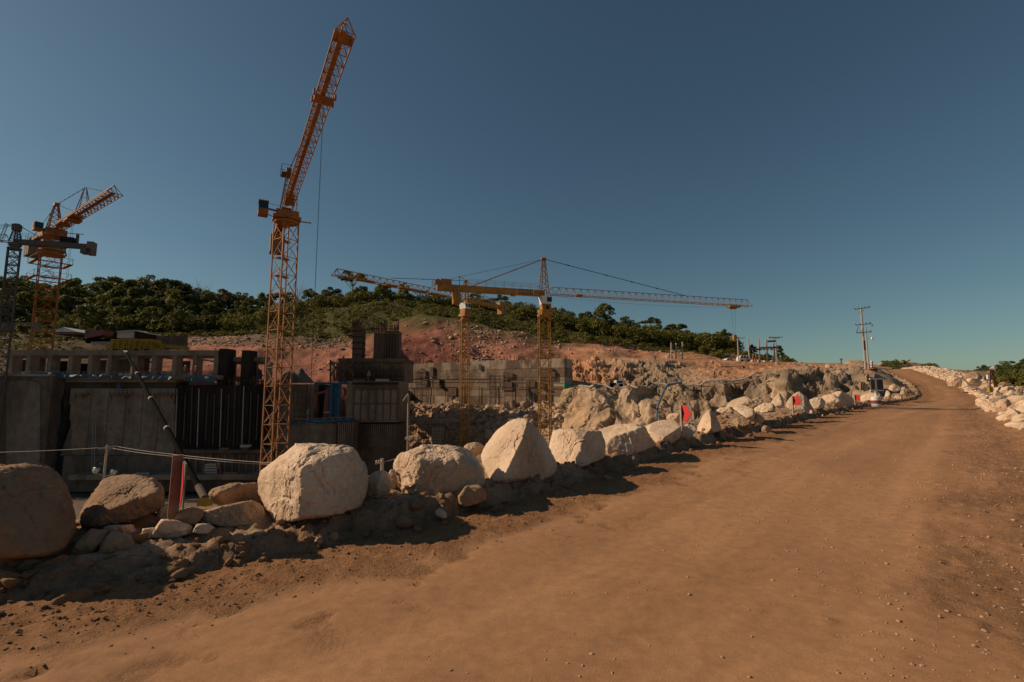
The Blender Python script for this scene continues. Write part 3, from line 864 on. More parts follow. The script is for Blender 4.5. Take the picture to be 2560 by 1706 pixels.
def loft(name, cols, nu, spans, mat, disp, jitter=.12, kind='structure', smooth=True):
    """cols: [(px, [(py, Y, zone), ...])] - a real surface through those points; returns grid too"""
    pxs = np.array([c[0] for c in cols], float); nr = len(cols[0][1])
    u = np.linspace(pxs[0], pxs[-1], nu)
    vs = np.concatenate([np.linspace(k, k + 1, n, endpoint=False) for k, n in enumerate(spans)] + [[nr - 1]])
    U, V = np.meshgrid(u, vs, indexing='ij')
    uf, vf = U.ravel(), V.ravel()
    PY = np.array([[r[0] for r in c[1]] for c in cols], float); YY = np.array([[r[1] for r in c[1]] for c in cols], float)
    ZN = np.array([[ZC[r[2]] for r in c[1]] for c in cols], float)
    # control points to 3D first, then interpolate in 3D
    CT = np.array([[W(pxs[i], PY[i, j], YY[i, j]) for j in range(nr)] for i in range(len(pxs))])
    def interp(A, uu, vv):
        ui = np.interp(uu, pxs, np.arange(len(pxs))); i0 = np.clip(ui.astype(int), 0, len(pxs) - 2); a = (ui - i0)
        a = a * a * (3 - 2 * a) * .5 + a * .5
        vv = np.clip(vv, 0, nr - 1); j0 = np.clip(vv.astype(int), 0, nr - 2); b = vv - j0
        a = a[:, None]; b = b[:, None]
        return (A[i0, j0] * (1 - a) + A[i0 + 1, j0] * a) * (1 - b) + (A[i0, j0 + 1] * (1 - a) + A[i0 + 1, j0 + 1] * a) * b
    P = interp(CT, uf, vf)
    n1 = fbm(P * .09 + 31, 4); 
    Cc = interp(ZN, uf + 60 * jitter * n1 * 4, vf + jitter * n1 * 3)
    G = P.reshape(nu, len(vs), 3)
    du = np.gradient(G, axis=0); dv = np.gradient(G, axis=1)
    Nn = np.cross(du, dv).reshape(-1, 3); Nn /= np.linalg.norm(Nn, axis=1)[:, None] + 1e-9
    flip = (Nn @ np.array([0, -1.0, .3])) < 0
    Nn[flip] *= -1
    d, tint = disp(P, uf, vf)
    P = P + Nn * d[:, None]
    Cc = np.clip(Cc * tint[:, None], .008, .9)
    nvv = len(vs)
    i = np.arange(nu - 1)[:, None] * nvv + np.arange(nvv - 1)[None]
    f = np.stack([i, i + 1, i + nvv + 1, i + nvv], -1).reshape(-1, 4)
    o = mesh_obj(name, P, f, mat, None, smooth, Cc)
    tag(o, kind=kind)
    G = P.reshape(nu, nvv, 3)
    def at(px, v):
        a = np.interp(px, u, np.arange(nu)); b = np.interp(v, vs, np.arange(nvv))
        a0, b0 = min(int(a), nu - 2), min(int(b), nvv - 2); fa, fb = a - a0, b - b0
        return (G[a0, b0] * (1 - fa) + G[a0 + 1, b0] * fa) * (1 - fb) + (G[a0, b0 + 1] * (1 - fa) + G[a0 + 1, b0 + 1] * fa) * fb
    return o, at

F_, S_, R_, RL, O_, GR, BR = 'forest', 'scrub', 'red', 'redl', 'orange', 'gravel', 'brown'
hill_cols = [
 (-420, [(830, 260, F_), (812, 195, F_), (828, 152, F_), (830, 149, BR), (850, 125, BR), (935, 94, BR), (1215, 91, BR)]),
 (0, [(830, 260, F_), (810, 195, F_), (826, 152, F_), (829, 149, BR), (850, 125, BR), (935, 94, BR), (1215, 91, BR)]),
 (150, [(830, 260, F_), (812, 195, F_), (830, 152, F_), (836, 148, BR), (855, 125, BR), (935, 94, BR), (1215, 91, BR)]),
 (300, [(830, 260, F_), (812, 195, F_), (836, 152, F_), (843, 148, S_), (858, 130, BR), (935, 94, BR), (1215, 91, BR)]),
 (450, [(830, 260, F_), (815, 195, F_), (841, 152, F_), (847, 148, GR), (868, 128, RL), (945, 96, R_), (1215, 93, BR)]),
 (600, [(830, 260, F_), (815, 195, F_), (836, 154, F_), (843, 148, GR), (868, 125, RL), (965, 98, R_), (1215, 95, BR)]),
 (700, [(830, 260, F_), (800, 195, F_), (802, 168, S_), (847, 146, S_), (872, 125, RL), (965, 98, R_), (1215, 95, BR)]),
 (800, [(820, 260, F_), (790, 195, F_), (772, 178, S_), (849, 146, S_), (876, 125, RL), (965, 98, R_), (1215, 95, BR)]),
 (900, [(800, 260, F_), (785, 195, F_), (756, 180, S_), (838, 146, S_), (872, 125, RL), (965, 98, R_), (1215, 95, BR)]),
 (1000, [(800, 260, F_), (785, 195, F_), (757, 180, S_), (802, 155, S_), (850, 130, R_), (965, 117, R_), (1215, 115, BR)]),
 (1090, [(802, 260, F_), (790, 195, F_), (766, 178, S_), (792, 150, S_), (850, 129, R_), (965, 117, R_), (1215, 115, BR)]),
 (1200, [(810, 260, F_), (797, 192, F_), (776, 174, S_), (809, 148, S_), (856, 127, RL), (965, 115, RL), (1215, 113, BR)]),
 (1300, [(820, 260, F_), (808, 188, F_), (797, 166, S_), (830, 143, S_), (870, 125, RL), (960, 107, RL), (1215, 104, BR)]),
 (1400, [(850, 260, F_), (838, 182, F_), (828, 158, S_), (853, 140, S_), (886, 123, RL), (960, 106, O_), (1215, 103, BR)]),
 (1500, [(864, 260, F_), (852, 178, F_), (847, 153, S_), (863, 138, RL), (891, 122, O_), (955, 108, O_), (1215, 105, BR)]),
 (1600, [(878, 260, F_), (866, 172, F_), (863, 149, S_), (873, 136, RL), (895, 121, O_), (935, 111, O_), (1215, 108, BR)]),
 (1700, [(888, 260, F_), (876, 168, F_), (873, 147, S_), (883, 134, O_), (897, 121, O_), (935, 112, O_), (1215, 109, BR)]),
 (1800, [(898, 260, F_), (886, 164, F_), (884, 146, S_), (890, 134, O_), (900, 122, O_), (935, 113, O_), (1215, 110, BR)]),
 (1900, [(912, 260, F_), (898, 164, F_), (897, 147, S_), (900, 135, O_), (904, 122, 'plateau'), (935, 113, O_), (1215, 110, BR)]),
 (2000, [(920, 260, 'plateau'), (908, 172, 'plateau'), (909, 152, 'plateau'), (910, 140, 'plateau'), (911, 125, 'plateau'), (935, 113, O_), (1215, 110, BR)]),
 (2130, [(925, 260, 'plateau'), (908, 195, 'plateau'), (910, 165, 'plateau'), (911, 142, 'plateau'), (913, 122, 'plateau'), (937, 106, O_), (1215, 103, BR)]),
 (2230, [(930, 300, 'plateau'), (915, 230, 'plateau'), (917, 190, 'plateau'), (919, 165, 'plateau'), (922, 140, 'plateau'), (945, 120, O_), (1215, 117, BR)]),
]
def hill_disp(P, u, v):
    a = fbm(P * .06, 4); b = fbm(P * .35 + 9, 4, .55); r = ridged(P * .22 + 4, 3)
    dirt = sstep(2.9, 3.3, v)
    flat = sstep(1850, 1990, u)
    d = (1 - flat) * (1.2 * a * (1 - dirt) + dirt * (.9 * a + .22 * b + .14 * r)) + .06 * b
    # cut terraces in the bare slope
    ter = np.sin(P[:, 2] * 1.1 + a * 2) * .22 * dirt * (1 - flat)
    tint = 1 + .16 * b + .10 * a
    return d + ter, tint
hill, hill_at = loft('hillside', hill_cols, 420, [6, 26, 40, 44, 34, 6], M['hill'], hill_disp)

cl = [
 (1395, [(896, 118, O_), (903, 111, O_), (945, 101, O_), (985, 95, 'shotd'), (1030, 92, 'shotd'), (1180, 89, 'tan')]),
 (1430, [(894, 118, O_), (901, 110, O_), (958, 98, O_), (974, 88, 'tan'), (1030, 85, 'tan'), (1180, 80, 'tan')]),
 (1475, [(893, 118, O_), (902, 109, O_), (964, 97, O_), (971, 81, 'pale'), (1030, 78, 'tan'), (1180, 75, 'tan')]),
 (1550, [(894, 118, O_), (905, 107, 'tan'), (965, 96, O_), (973, 76, 'pale'), (1030, 73, 'shot'), (1180, 70, 'tan')]),
 (1610, [(896, 117, O_), (906, 106, 'shot'), (966, 95, 'shot'), (971, 72, 'shot'), (1025, 69, 'pale'), (1170, 66, 'tan')]),
 (1670, [(896, 116, O_), (904, 106, 'shot'), (964, 94, 'shot'), (967, 69, 'shot'), (1020, 66, 'shot'), (1150, 63, 'tan')]),
 (1740, [(898, 116, O_), (906, 107, O_), (956, 93, 'tan'), (962, 67, 'shotd'), (1012, 64, 'shot'), (1130, 61, 'shot')]),
 (1800, [(899, 116, O_), (907, 107, O_), (948, 92, O_), (957, 65, 'shotd'), (1005, 62, 'shot'), (1110, 59, 'shot')]),
 (1860, [(901, 116, O_), (908, 107, O_), (946, 91, O_), (952, 64, 'shotd'), (1000, 61, 'shotd'), (1100, 58, 'shot')]),
 (1915, [(903, 115, O_), (909, 106, O_), (941, 90, O_), (946, 64, 'shot'), (992, 61, 'shotd'), (1085, 57, 'shot')]),
 (1940, [(904, 115, O_), (909, 106, O_), (938, 89, O_), (944, 66, 'shot'), (990, 62, 'pale'), (1080, 57, 'shot')]),
 (1965, [(905, 115, O_), (909, 106, O_), (935, 88, 'tan'), (941, 64, 'shotd'), (988, 60, 'shot'), (1070, 56, 'shot')]),
 (2020, [(908, 114, O_), (911, 105, O_), (924, 88, O_), (928, 66, 'shotd'), (975, 60, 'shotd'), (1050, 55, 'shot')]),
 (2080, [(910, 113, O_), (913, 103, O_), (923, 86, 'tan'), (926, 70, 'shotd'), (965, 61, 'shot'), (1035, 54, 'tan')]),
 (2140, [(911, 112, 'plateau'), (914, 101, 'plateau'), (921, 86, 'tan'), (926, 76, 'tan'), (955, 64, 'shotd'), (1020, 53, 'tan')]),
 (2185, [(913, 111, 'plateau'), (916, 100, 'plateau'), (923, 86, 'tan'), (930, 77, 'tan'), (958, 64, 'shotd'), (1015, 52, 'tan')]),
]
def cliff_disp(P, u, v):
    a = fbm(P * np.array([.13, .13, .09]) + 3, 3); b = fbm(P * np.array([.55, .55, .40]) + 7, 4, .55)
    st = fbm(P * np.array([1.6, 1.6, .22]), 3)                       # runs of sprayed concrete
    blk = ridged(P * np.array([.33, .33, .5]) + 11, 3)
    low = sstep(2.75, 3.15, v); up = sstep(.7, 1.1, v) * (1 - sstep(1.8, 2.1, v))
    w = np.clip(low + up, 0, 1)
    fl = fbm(P * np.array([.34, .34, .07]) + 5, 3, .5)
    wv = np.stack([fbm(P * .25 + 2, 2), fbm(P * .25 + 8, 2), fbm(P * .25 + 5, 2)], -1)
    q1, g1 = cells(P * np.array([.20, .20, .15]) + wv * .5, 3); q2, g2 = cells(P * np.array([.55, .55, .42]) + wv * .5, 11); q3, g3 = cells(P * np.array([1.5, 1.5, 1.1]), 5)
    d = low * (1.6 * a + 1.25 * q1 + .26 * q2 + .09 * q3 + .45 * fl) + up * (.7 * a + .7 * q1 + .30 * q2 + .10 * q3 + .25 * fl) + .04 * q3
    d = d - w * (.18 * np.exp(-(g1 / .05) ** 2) + .08 * np.exp(-(g2 / .06) ** 2))
    d *= 1 - .8 * sstep(1950, 2080, u) * (1 - sstep(3.2, 3.6, v))
    d *= (1 - .75 * sstep(4.6, 5, v))
    sm = sstep(1690, 1720, u) * (1 - sstep(1990, 2010, u)) * up      # vertical soil cut below the substation
    d = d * (1 - .7 * sm)
    tint = 1 + .10 * b + .16 * st * w + .10 * a + .10 * q2 + .08 * q3
    return d, tint
cliff, cliff_at = loft('rock_cliff', cl, 460, [3, 34, 12, 40, 40], M['cliff'], cliff_disp, .05, smooth=False)

rb = [(990,  [(1010, 106, 'gravel'), (1050, 99, 'tan'), (1090, 95, 'tan'), (1230, 88, 'brown')]),
      (1130, [(1008, 103, 'tan'), (1050, 96, 'tan'), (1090, 92, 'tan'), (1230, 86, 'brown')]),
      (1230, [(1018, 99, 'tan'), (1050, 93, 'tan'), (1090, 89, 'tan'), (1230, 84, 'brown')]),
      (1300, [(1008, 96, 'pale'), (1045, 91, 'pale'), (1090, 87, 'tan'), (1230, 83, 'brown')]),
      (1411, [(1008, 92, 'pale'), (1045, 88, 'pale'), (1090, 84, 'tan'), (1230, 80, 'brown')]),
      (1470, [(1000, 86, 'pale'), (1045, 82, 'tan'), (1090, 79, 'tan'), (1230, 74, 'brown')])]
def rub_disp(P, u, v):
    a, e_ = cells(P * .55, 2); b, e2_ = cells(P * 1.3, 6); c = fbm(P * 1.1, 4, .6)
    return .5 * a + .28 * b + .12 * c, 1 + .12 * c + .12 * a + .08 * b
rubble, rubble_at = loft('rubble_slope', rb, 200, [26, 26, 20], M['cliff'], rub_disp, .1, smooth=False)

# boulders and stones lying on the slopes
M['hrock'] = mat_rock('slope_stone', (.30, .19, .13), (.44, .28, .20), (.58, .42, .32), .7, .05)
M['hrockg'] = mat_rock('grey_stone', (.25, .175, .12), (.38, .27, .19), (.52, .39, .28), .7, .05)
rs = np.random.RandomState(23)
pts, sz = [], []
for k in range(650):
    px = rs.choice([rs.uniform(1010, 1400), rs.uniform(1120, 1330), rs.uniform(1140, 1260)]); v = rs.uniform(3.15, 4.7)
    pts.append(hill_at(px, v)); sz.append(np.exp(rs.normal(math.log(.28), .5)))
for k in range(600):
    px = rs.choice([rs.uniform(1330, 1850), rs.uniform(450, 900)]); v = rs.uniform(2.95, 4.7); pts.append(hill_at(px, v)); sz.append(np.exp(rs.normal(math.log(.25), .5)))
o = scatter_rocks('slope_stones', pts, np.clip(sz, .1, .95), 1, 'hrock', 31); tag(o, 'pinkish broken stones strewn over the red cut slope', 'stones')
pts, sz = [], []
for k in range(1500):
    px = rs.uniform(430, 900); v = rs.uniform(3.0, 4.05); pts.append(hill_at(px, v)); sz.append(np.exp(rs.normal(math.log(.26), .45)))
o = scatter_rocks('gravel_heap', pts, np.clip(sz, .1, .8), 1, 'hrockg', 32); tag(o, 'grey brown rubble heaped below the scrub hillside', 'rubble')
pts, sz = [], []
for k in range(900):
    px = rs.uniform(1000, 1460); v = rs.uniform(.1, 2.3); pts.append(rubble_at(px, v)); sz.append(np.exp(rs.normal(math.log(.34), .5)))
o = scatter_rocks('slope_rubble', pts, np.clip(sz, .12, 1.3), 2, 'hrockg', 33); tag(o, 'tan broken rock tumbled below the long concrete wall', 'rubble')
pts, sz = [], []
for k in range(500):
    px = rs.uniform(1450, 2180); v = rs.uniform(2.05, 3.02) if k % 3 else rs.uniform(1.0, 2.0); pts.append(cliff_at(px, v)); sz.append(np.exp(rs.normal(math.log(.22), .5)))
o = scatter_rocks('bench_stones', pts, np.clip(sz, .08, .9), 1, 'hrockg', 34); tag(o, 'loose stones strewn along the cliff bench', 'stones')

# ================================================================ vegetation
M['leaf'] = mat_leaf('leaf_green', (.09, .10, .026), (.145, .155, .040), (.21, .21, .06))
M['leafd'] = mat_leaf('leaf_dark', (.07, .082, .025), (.115, .13, .036), (.17, .178, .052))
M['leafb'] = mat_leaf('leaf_brown', (.075, .065, .034), (.115, .098, .050), (.16, .135, .072))
M['leafs'] = mat_leaf('leaf_scrub', (.085, .085, .018), (.14, .132, .032), (.20, .18, .05))
M['bark'] = mat_plain('bark', (.17, .13, .10), .9, var=.4)
M['barkp'] = mat_plain('bark_pale', (.34, .29, .24), .9, var=.3)

def leaves(centres, radii, n_per, size, rs, flat=.8, up=.35):
    """clumps of leaf faces on the shells of ellipsoids"""
    V = []; Fq = []
    for c, r in zip(centres, radii):
        n = max(6, int(n_per * r * r))
        d = rs.normal(size=(n, 3)); d /= np.linalg.norm(d, axis=1)[:, None]
        d[:, 2] = np.where(d[:, 2] < -.35, -d[:, 2], d[:, 2])
        rad = r * rs.uniform(.72, 1.08, n)
        p = c + d * rad[:, None] * np.array([1, 1, flat])
        nn = d + rs.normal(size=(n, 3)) * .55 + np.array([0, 0, up]); nn /= np.linalg.norm(nn, axis=1)[:, None]
        t = np.cross(nn, rs.normal(size=(n, 3))); t /= np.linalg.norm(t, axis=1)[:, None]
        b = np.cross(nn, t)
        s = size * rs.uniform(.6, 1.5, n)[:, None]
        base = len(V) * 0
        q = np.stack([p - t * s, p - b * s * .55, p + t * s, p + b * s * .55], 1)
        V.append(q.reshape(-1, 3))
    V = np.vstack(V)
    Fq = np.arange(len(V)).reshape(-1, 4)
    return V, Fq

def make_tree(name, H, kind, seed, leafmat, barkmat, lsize=.34):
    rs = np.random.RandomState(seed)
    root = thing(name, 'x', 'tree')
    tb = MB()
    hb = H * {'round': .30, 'tall': .62, 'flat': .70, 'bare': .5, 'bush': .15}[kind]
    lean = rs.normal(0, .05, 2) * H
    top = np.array([lean[0], lean[1], H * .92])
    r0 = H * .016 + .06
    mid = np.array([lean[0] * .3, lean[1] * .3, hb])
    tb.tube([(0, 0, -1.5), (0, 0, hb * .3), mid, (mid + top) / 2, top], [r0 * 1.3, r0, r0 * .75, r0 * .45, r0 * .12], 7)
    cs, rads = [], []
    nl = {'round': 11, 'tall': 9, 'flat': 10, 'bare': 14, 'bush': 8}[kind]
    for k in range(nl):
        a = 2 * math.pi * (k * .382) + rs.uniform(-.4, .4)
        f = (k + .5) / nl
        if kind == 'flat':
            z0 = hb * rs.uniform(.85, 1.05); z1 = H * rs.uniform(.86, 1.0); rr = H * rs.uniform(.12, .34)
        elif kind == 'tall':
            z0 = hb * rs.uniform(.8, 1.1); z1 = hb + (H - hb) * (f * .95 + .05); rr = H * .17 * (1 - .5 * abs(f - .4)) * rs.uniform(.6, 1.1)
        elif kind == 'bush':
            z0 = H * .1; z1 = H * rs.uniform(.3, .95); rr = H * rs.uniform(.1, .5)
        else:
            z0 = hb * rs.uniform(.6, 1.1); z1 = hb * .7 + (H - hb * .7) * (f * .92 + .08); rr = H * .30 * (1 - .75 * max(0, f - .35)) * rs.uniform(.55, 1.1)
        end = np.array([lean[0] * z1 / H + math.cos(a) * rr, lean[1] * z1 / H + math.sin(a) * rr, z1])
        st_ = np.array([lean[0] * z0 / H * .4, lean[1] * z0 / H * .4, min(z0, z1 - .2)])
        md = (st_ + end) / 2 + np.array([0, 0, -.06 * H * rs.uniform(0, 1)])
        tb.tube([st_, md, end], [r0 * .42, r0 * .26, r0 * .08], 5)
        if kind == 'bare':
            for j in range(5):
                e2 = end + rs.normal(size=3) * H * .09 + np.array([0, 0, H * .05]); m2 = md + (end - md) * rs.uniform(.1, .9)
                tb.tube([m2, (m2 + e2) / 2 + rs.normal(size=3) * .1, e2], [r0 * .16, r0 * .1, r0 * .04], 4)
        else:
            cs.append(end); rads.append(H * {'flat': .105, 'tall': .10, 'round': .135, 'bush': .26}[kind] * rs.uniform(.75, 1.25))
            for j in range({'flat': 3, 'tall': 2, 'round': 3, 'bush': 2}[kind]):
                cs.append(end + rs.normal(size=3) * H * np.array([.085, .085, .02 if kind == 'flat' else .06])); rads.append(rads[-1] * rs.uniform(.45, .85))
    t = tb.build('trunk', barkmat, root, True)
    if cs:
        V, Fq = leaves(np.array(cs), rads, 62 if kind != 'bush' else 80, lsize, rs, .5 if kind == 'flat' else .85)
        mesh_obj('crown', V, Fq, leafmat, root)
    return root

TP = [make_tree('forest_tree', 12.5, 'round', 1, M['leaf'], M['bark']), make_tree('forest_tree', 11.5, 'round', 2, M['leafd'], M['bark']),
      make_tree('forest_tree', 14, 'tall', 3, M['leafd'], M['barkp']), make_tree('forest_tree', 13, 'round', 4, M['leafd'], M['bark']),
      make_tree('forest_tree', 13, 'tall', 5, M['leaf'], M['barkp']), make_tree('forest_tree', 14, 'flat', 6, M['leafd'], M['barkp']),
      make_tree('forest_tree', 11, 'round', 7, M['leafb'], M['barkp']), make_tree('bare_tree', 12, 'bare', 8, M['leaf'], M['barkp']),
      make_tree('forest_bush', 4.5, 'bush', 9, M['leafs'], M['bark'], .26), make_tree('forest_bush', 5.5, 'bush', 10, M['leaf'], M['bark'], .28)]
used = set()
def plant(k, pos, scale, label, group, rot=None, name=None):
    rot = random.Random(int(abs(pos[0] * 31 + pos[1] * 7))).uniform(0, 6.28) if rot is None else rot
    if k in used:
        o = copy_tree(TP[k])
    else:
        o = TP[k]; used.add(k)
    o.location = pos; o.rotation_euler = (0, 0, rot)
    o.scale = (scale, scale, scale)
    if name: o.name = name
    o['label'] = label
    if group: o['group'] = group
    elif 'group' in o: del o['group']
    if k >= 8: o['category'] = 'bush'
    return o

def plant_top(k, px, ytop, Y, label, group=None, ground=None, name=None, rot=None):
    """a tree whose crown tip reaches photo pixel (px, ytop); stands on the hillside surface"""
    H = {0: 12.5, 1: 11.5, 2: 14, 3: 13, 4: 13, 5: 14, 6: 11, 7: 12, 8: 4.5, 9: 5.5}[k]
    # hillside height under that spot
    best = None
    for v in np.linspace(.4, 4.5, 60):
        p = hill_at(px, v)
        if best is None or abs(p[1] - Y) < abs(best[1] - Y): best = p
    x = W(px, ytop, best[1])
    sc_ = (x[2] - best[2]) / H
    return plant(k, (x[0], best[1], best[2] - .3), max(.35, sc_), label, group, rot, name)

LF = 'dense dark green forest tree packed on the ridge behind the cranes'
GF = 'forest trees on the ridge'
rs = np.random.RandomState(5)
# crown line of the ridge, left to right (photo pixels)
TL = np.array([(-200, 690), (0, 694), (60, 702), (130, 716), (190, 704), (270, 716), (330, 706), (400, 708), (450, 716), (540, 728), (620, 738), (690, 736), (760, 728), (830, 722), (880, 714), (960, 722), (1040, 738), (1120, 744), (1200, 752), (1300, 752), (1370, 770), (1440, 778), (1510, 785), (1560, 800), (1640, 815), (1720, 822), (1800, 834), (1850, 875), (1930, 880)], float)
n = 0
for row, (v, dy, cnt) in enumerate([(.95, 0, 78), (1.25, 14, 76), (1.55, 34, 72), (1.88, 58, 72)]):
    for i in range(cnt):
        px = -120 + (1960 + 120) * (i + rs.uniform(-.45, .45)) / cnt
        if row >= 2 and 690 < px < 1180: continue
        if row == 3 and 1180 < px < 1300: continue
        if px > 1835 and row > 0 and rs.rand() < .3: continue
        p = hill_at(px, v + rs.uniform(-.12, .12))
        yt = np.interp(px, TL[:, 0], TL[:, 1]) + dy + abs(rs.normal(0, 9)) - 2
        zt = W(px, yt, p[1])[2]
        brown = 1500 < px < 1830
        k = rs.choice([0, 1, 2, 3, 4, 5, 6], p=[.2, .22, .13, .25, .1, .04, .06] if not brown else [.12, .12, .1, .14, .08, .09, .35])
        H = [12.5, 11.5, 14, 13, 13, 14, 11][k]
        s_ = (zt - p[2]) / H
        if s_ < .35: continue
        s_ = min(s_, 1.5)
        if px < 260: lab = 'dark forest tree on the far left ridge behind the two left cranes'
        elif px < 640: lab = 'dense forest tree on the ridge between the left cranes and the tall crane'
        elif px < 1180: lab = 'forest tree on the skyline above the scrub covered hillside'
        elif px < 1500: lab = 'dark forest tree on the slope behind the yellow crane mast'
        else: lab = 'thin brownish forest tree at the right end of the ridge'
        plant(k, (p[0], p[1], p[2] - .3), s_, lab, GF)
        n += 1
cs, rads = [], []
for i in range(2600):
    px = rs.uniform(-150, 1850); v = rs.uniform(1.0, 2.03)
    if 660 < px < 1250 and v > 1.9: continue
    p = hill_at(px, v); r = rs.uniform(1.1, 2.3)
    cs.append(p + np.array([0, 0, rs.uniform(.2, 4.2)])); rads.append(r)
V, Fq = leaves(np.array(cs), rads, 20, .34, rs, 1.1)
o = mesh_obj('forest_understory', V, Fq, M['leafd']); tag(o, 'dark tangled undergrowth filling the forest edge', 'undergrowth', kind='stuff')
# trees that stand out
plant_top(5, 882, 688, 188, 'tall flat crowned tree rising behind the tip of the left pointing jib')
plant_top(5, 300, 702, 190, 'wide flat topped tree on the skyline left of the tall crane')
plant_top(5, 425, 706, 188, 'spreading flat topped tree on the ridge nearer the tall crane')
plant_top(2, 965, 708, 188, 'slim tree sticking up under the middle of the left pointing jib')
plant_top(0, 1012, 716, 186, 'round dark tree crossing the lower jib on the skyline')
plant_top(7, 502, 707, 188, 'bare leafless tree standing on the skyline left of the tall crane')
plant_top(7, 745, 708, 188, 'bare grey tree just right of the tall crane mast')
plant_top(7, 1395, 762, 180, 'leafless pale tree right of the yellow crane mast')
plant_top(3, 1510, 763, 160, 'tallest broad dark tree right of the yellow crane')
plant_top(4, 1565, 794, 156, 'bright tipped slender tree right of the broad dark tree')
plant_top(5, 1625, 798, 160, 'thin umbrella shaped brown tree on the right ridge')
plant_top(5, 1690, 812, 160, 'greyish sparse crowned tree left of the hook block')
plant_top(1, 1810, 828, 150, 'last dark leaning tree of the ridge beside the hook block')
plant_top(5, 1187, 736, 186, 'lone thin stemmed tree above the counter jib of the rear crane')
plant_top(5, 1250, 742, 186, 'flat crowned pale tree over the rear crane counterweight')
plant_top(1, 1880, 868, 150, 'low dark tree behind the substation posts, left one')
plant_top(3, 1945, 866, 150, 'low dark tree behind the substation posts, right one')
plant_top(9, 1915, 880, 148, 'dark bush between the substation posts')
plant_top(9, 1965, 892, 148, 'dark bush at the right foot of the substation')

# scrub that covers the hillside
cs, rads = [], []
for i in range(1500):
    px = rs.uniform(640, 1420); v = rs.uniform(1.9, 2.98)
    p = hill_at(px, v); r = rs.uniform(.5, 1.15)
    cs.append(p + np.array([0, 0, r * .3])); rads.append(r)
for i in range(900):
    px = rs.choice([rs.uniform(-100, 640), rs.uniform(1420, 1980), rs.uniform(-100, 420)]); v = rs.uniform(2.0, 2.95) if px > 430 or rs.rand() < .4 else rs.uniform(3.0, 4.6)
    p = hill_at(px, v); r = rs.uniform(.5, 1.3)
    cs.append(p + np.array([0, 0, r * .3])); rads.append(r)
V, Fq = leaves(np.array(cs), rads, 30, .28, rs, .8)
o = mesh_obj('hillside_scrub', V, Fq, M['leafs']); tag(o, 'low yellow green scrub covering the hillside below the trees', 'scrub', kind='stuff')
# a few bushes on the lower dirt
for k, (px, v) in enumerate([(150, 3.2), (240, 3.3), (60, 3.6), (110, 3.9), (330, 3.4), (860, 3.05), (1540, 2.9), (1470, 3.0), (1760, 2.95)]):
    plant(8 + k % 2, hill_at(px, v), .45 + .12 * (k % 3), 'low green bush on the bare dirt below the forest', 'bushes on the dirt slope')
# ================================================================ tower cranes
M['orange'] = mat_plain('crane_orange', (.37, .150, .038), .65, var=.34, scale=.9, dirt=(.17, .075, .04), dirt_amt=.6)
M['yellow'] = mat_plain('crane_yellow', (.40, .20, .042), .65, var=.34, scale=.9, dirt=(.19, .085, .04), dirt_amt=.55)
M['cgrey'] = mat_plain('crane_grey', (.12, .105, .092), .7, var=.2, scale=1.5, dirt=(.08, .06, .05), dirt_amt=.5)
M['cdark'] = mat_plain('crane_dark', (.03, .03, .032), .8, var=.2, spec=.05)
M['cable'] = mat_plain('cable', (.02, .019, .018), .9, spec=.03)
M['glass'] = mat_plain('cab_glass', (.02, .03, .045), .12, var=.1)
M['white'] = mat_plain('white_paint', (.72, .70, .66), .5, var=.12, scale=3)
M['conc_w'] = mat_plain('counterweight', (.20, .16, .13), .85, var=.25, scale=2)

def mast(root, x, y, z0, z1, s, rot, cw, bw, panel, mat, ladder=True):
    ca, sa = math.cos(rot), math.sin(rot)
    cn = [np.array([x + ca * i * s / 2 - sa * j * s / 2, y + sa * i * s / 2 + ca * j * s / 2, 0]) for i, j in ((-1, -1), (1, -1), (1, 1), (-1, 1))]
    n = max(1, round((z1 - z0) / panel)); dz = (z1 - z0) / n
    mb = MB(); V = lambda c, z: np.array([c[0], c[1], z])
    for k in range(n):
        za, zb = z0 + k * dz, z0 + (k + 1) * dz
        for e in range(4):
            a, b = cn[e], cn[(e + 1) % 4]
            if k % 2: a, b = b, a
            m_ = (a + b) / 2
            mb.bar(V(a, za), V(b, zb), bw); mb.bar(V(cn[e], zb), V(cn[(e + 1) % 4], zb), bw)
            mb.bar(V(b, za), V(m_, (za + zb) / 2), bw * .8)
    m = mb.build('mast', mat, root)
    for c in cn:
        MB().bar(V(c, z0), V(c, z1), cw, up=(ca, sa, 0)).build('chord', mat, m)
    if ladder:
        lb = MB(); c0 = np.array([x, y, 0]); ex = np.array([ca, sa, 0]) * s * .26; ey = np.array([-sa, ca, 0]) * s * .26
        for k in range(n):
            za, zb = z0 + k * dz, z0 + (k + 1) * dz
            sgn = 1 if k % 2 else -1
            for o_ in (-.16, .16):
                lb.bar(V(c0 - ex * sgn + ey, za) + np.array([0, o_, 0]), V(c0 + ex * sgn + ey, zb) + np.array([0, o_, 0]), bw * .7)
            lb.obox(V(c0 + ey * .6, zb), (ca, sa, 0), (-sa, ca, 0), (0, 0, 1), s * .36, s * .2, .02)
        lb.build('ladder', mat, m)
    return m

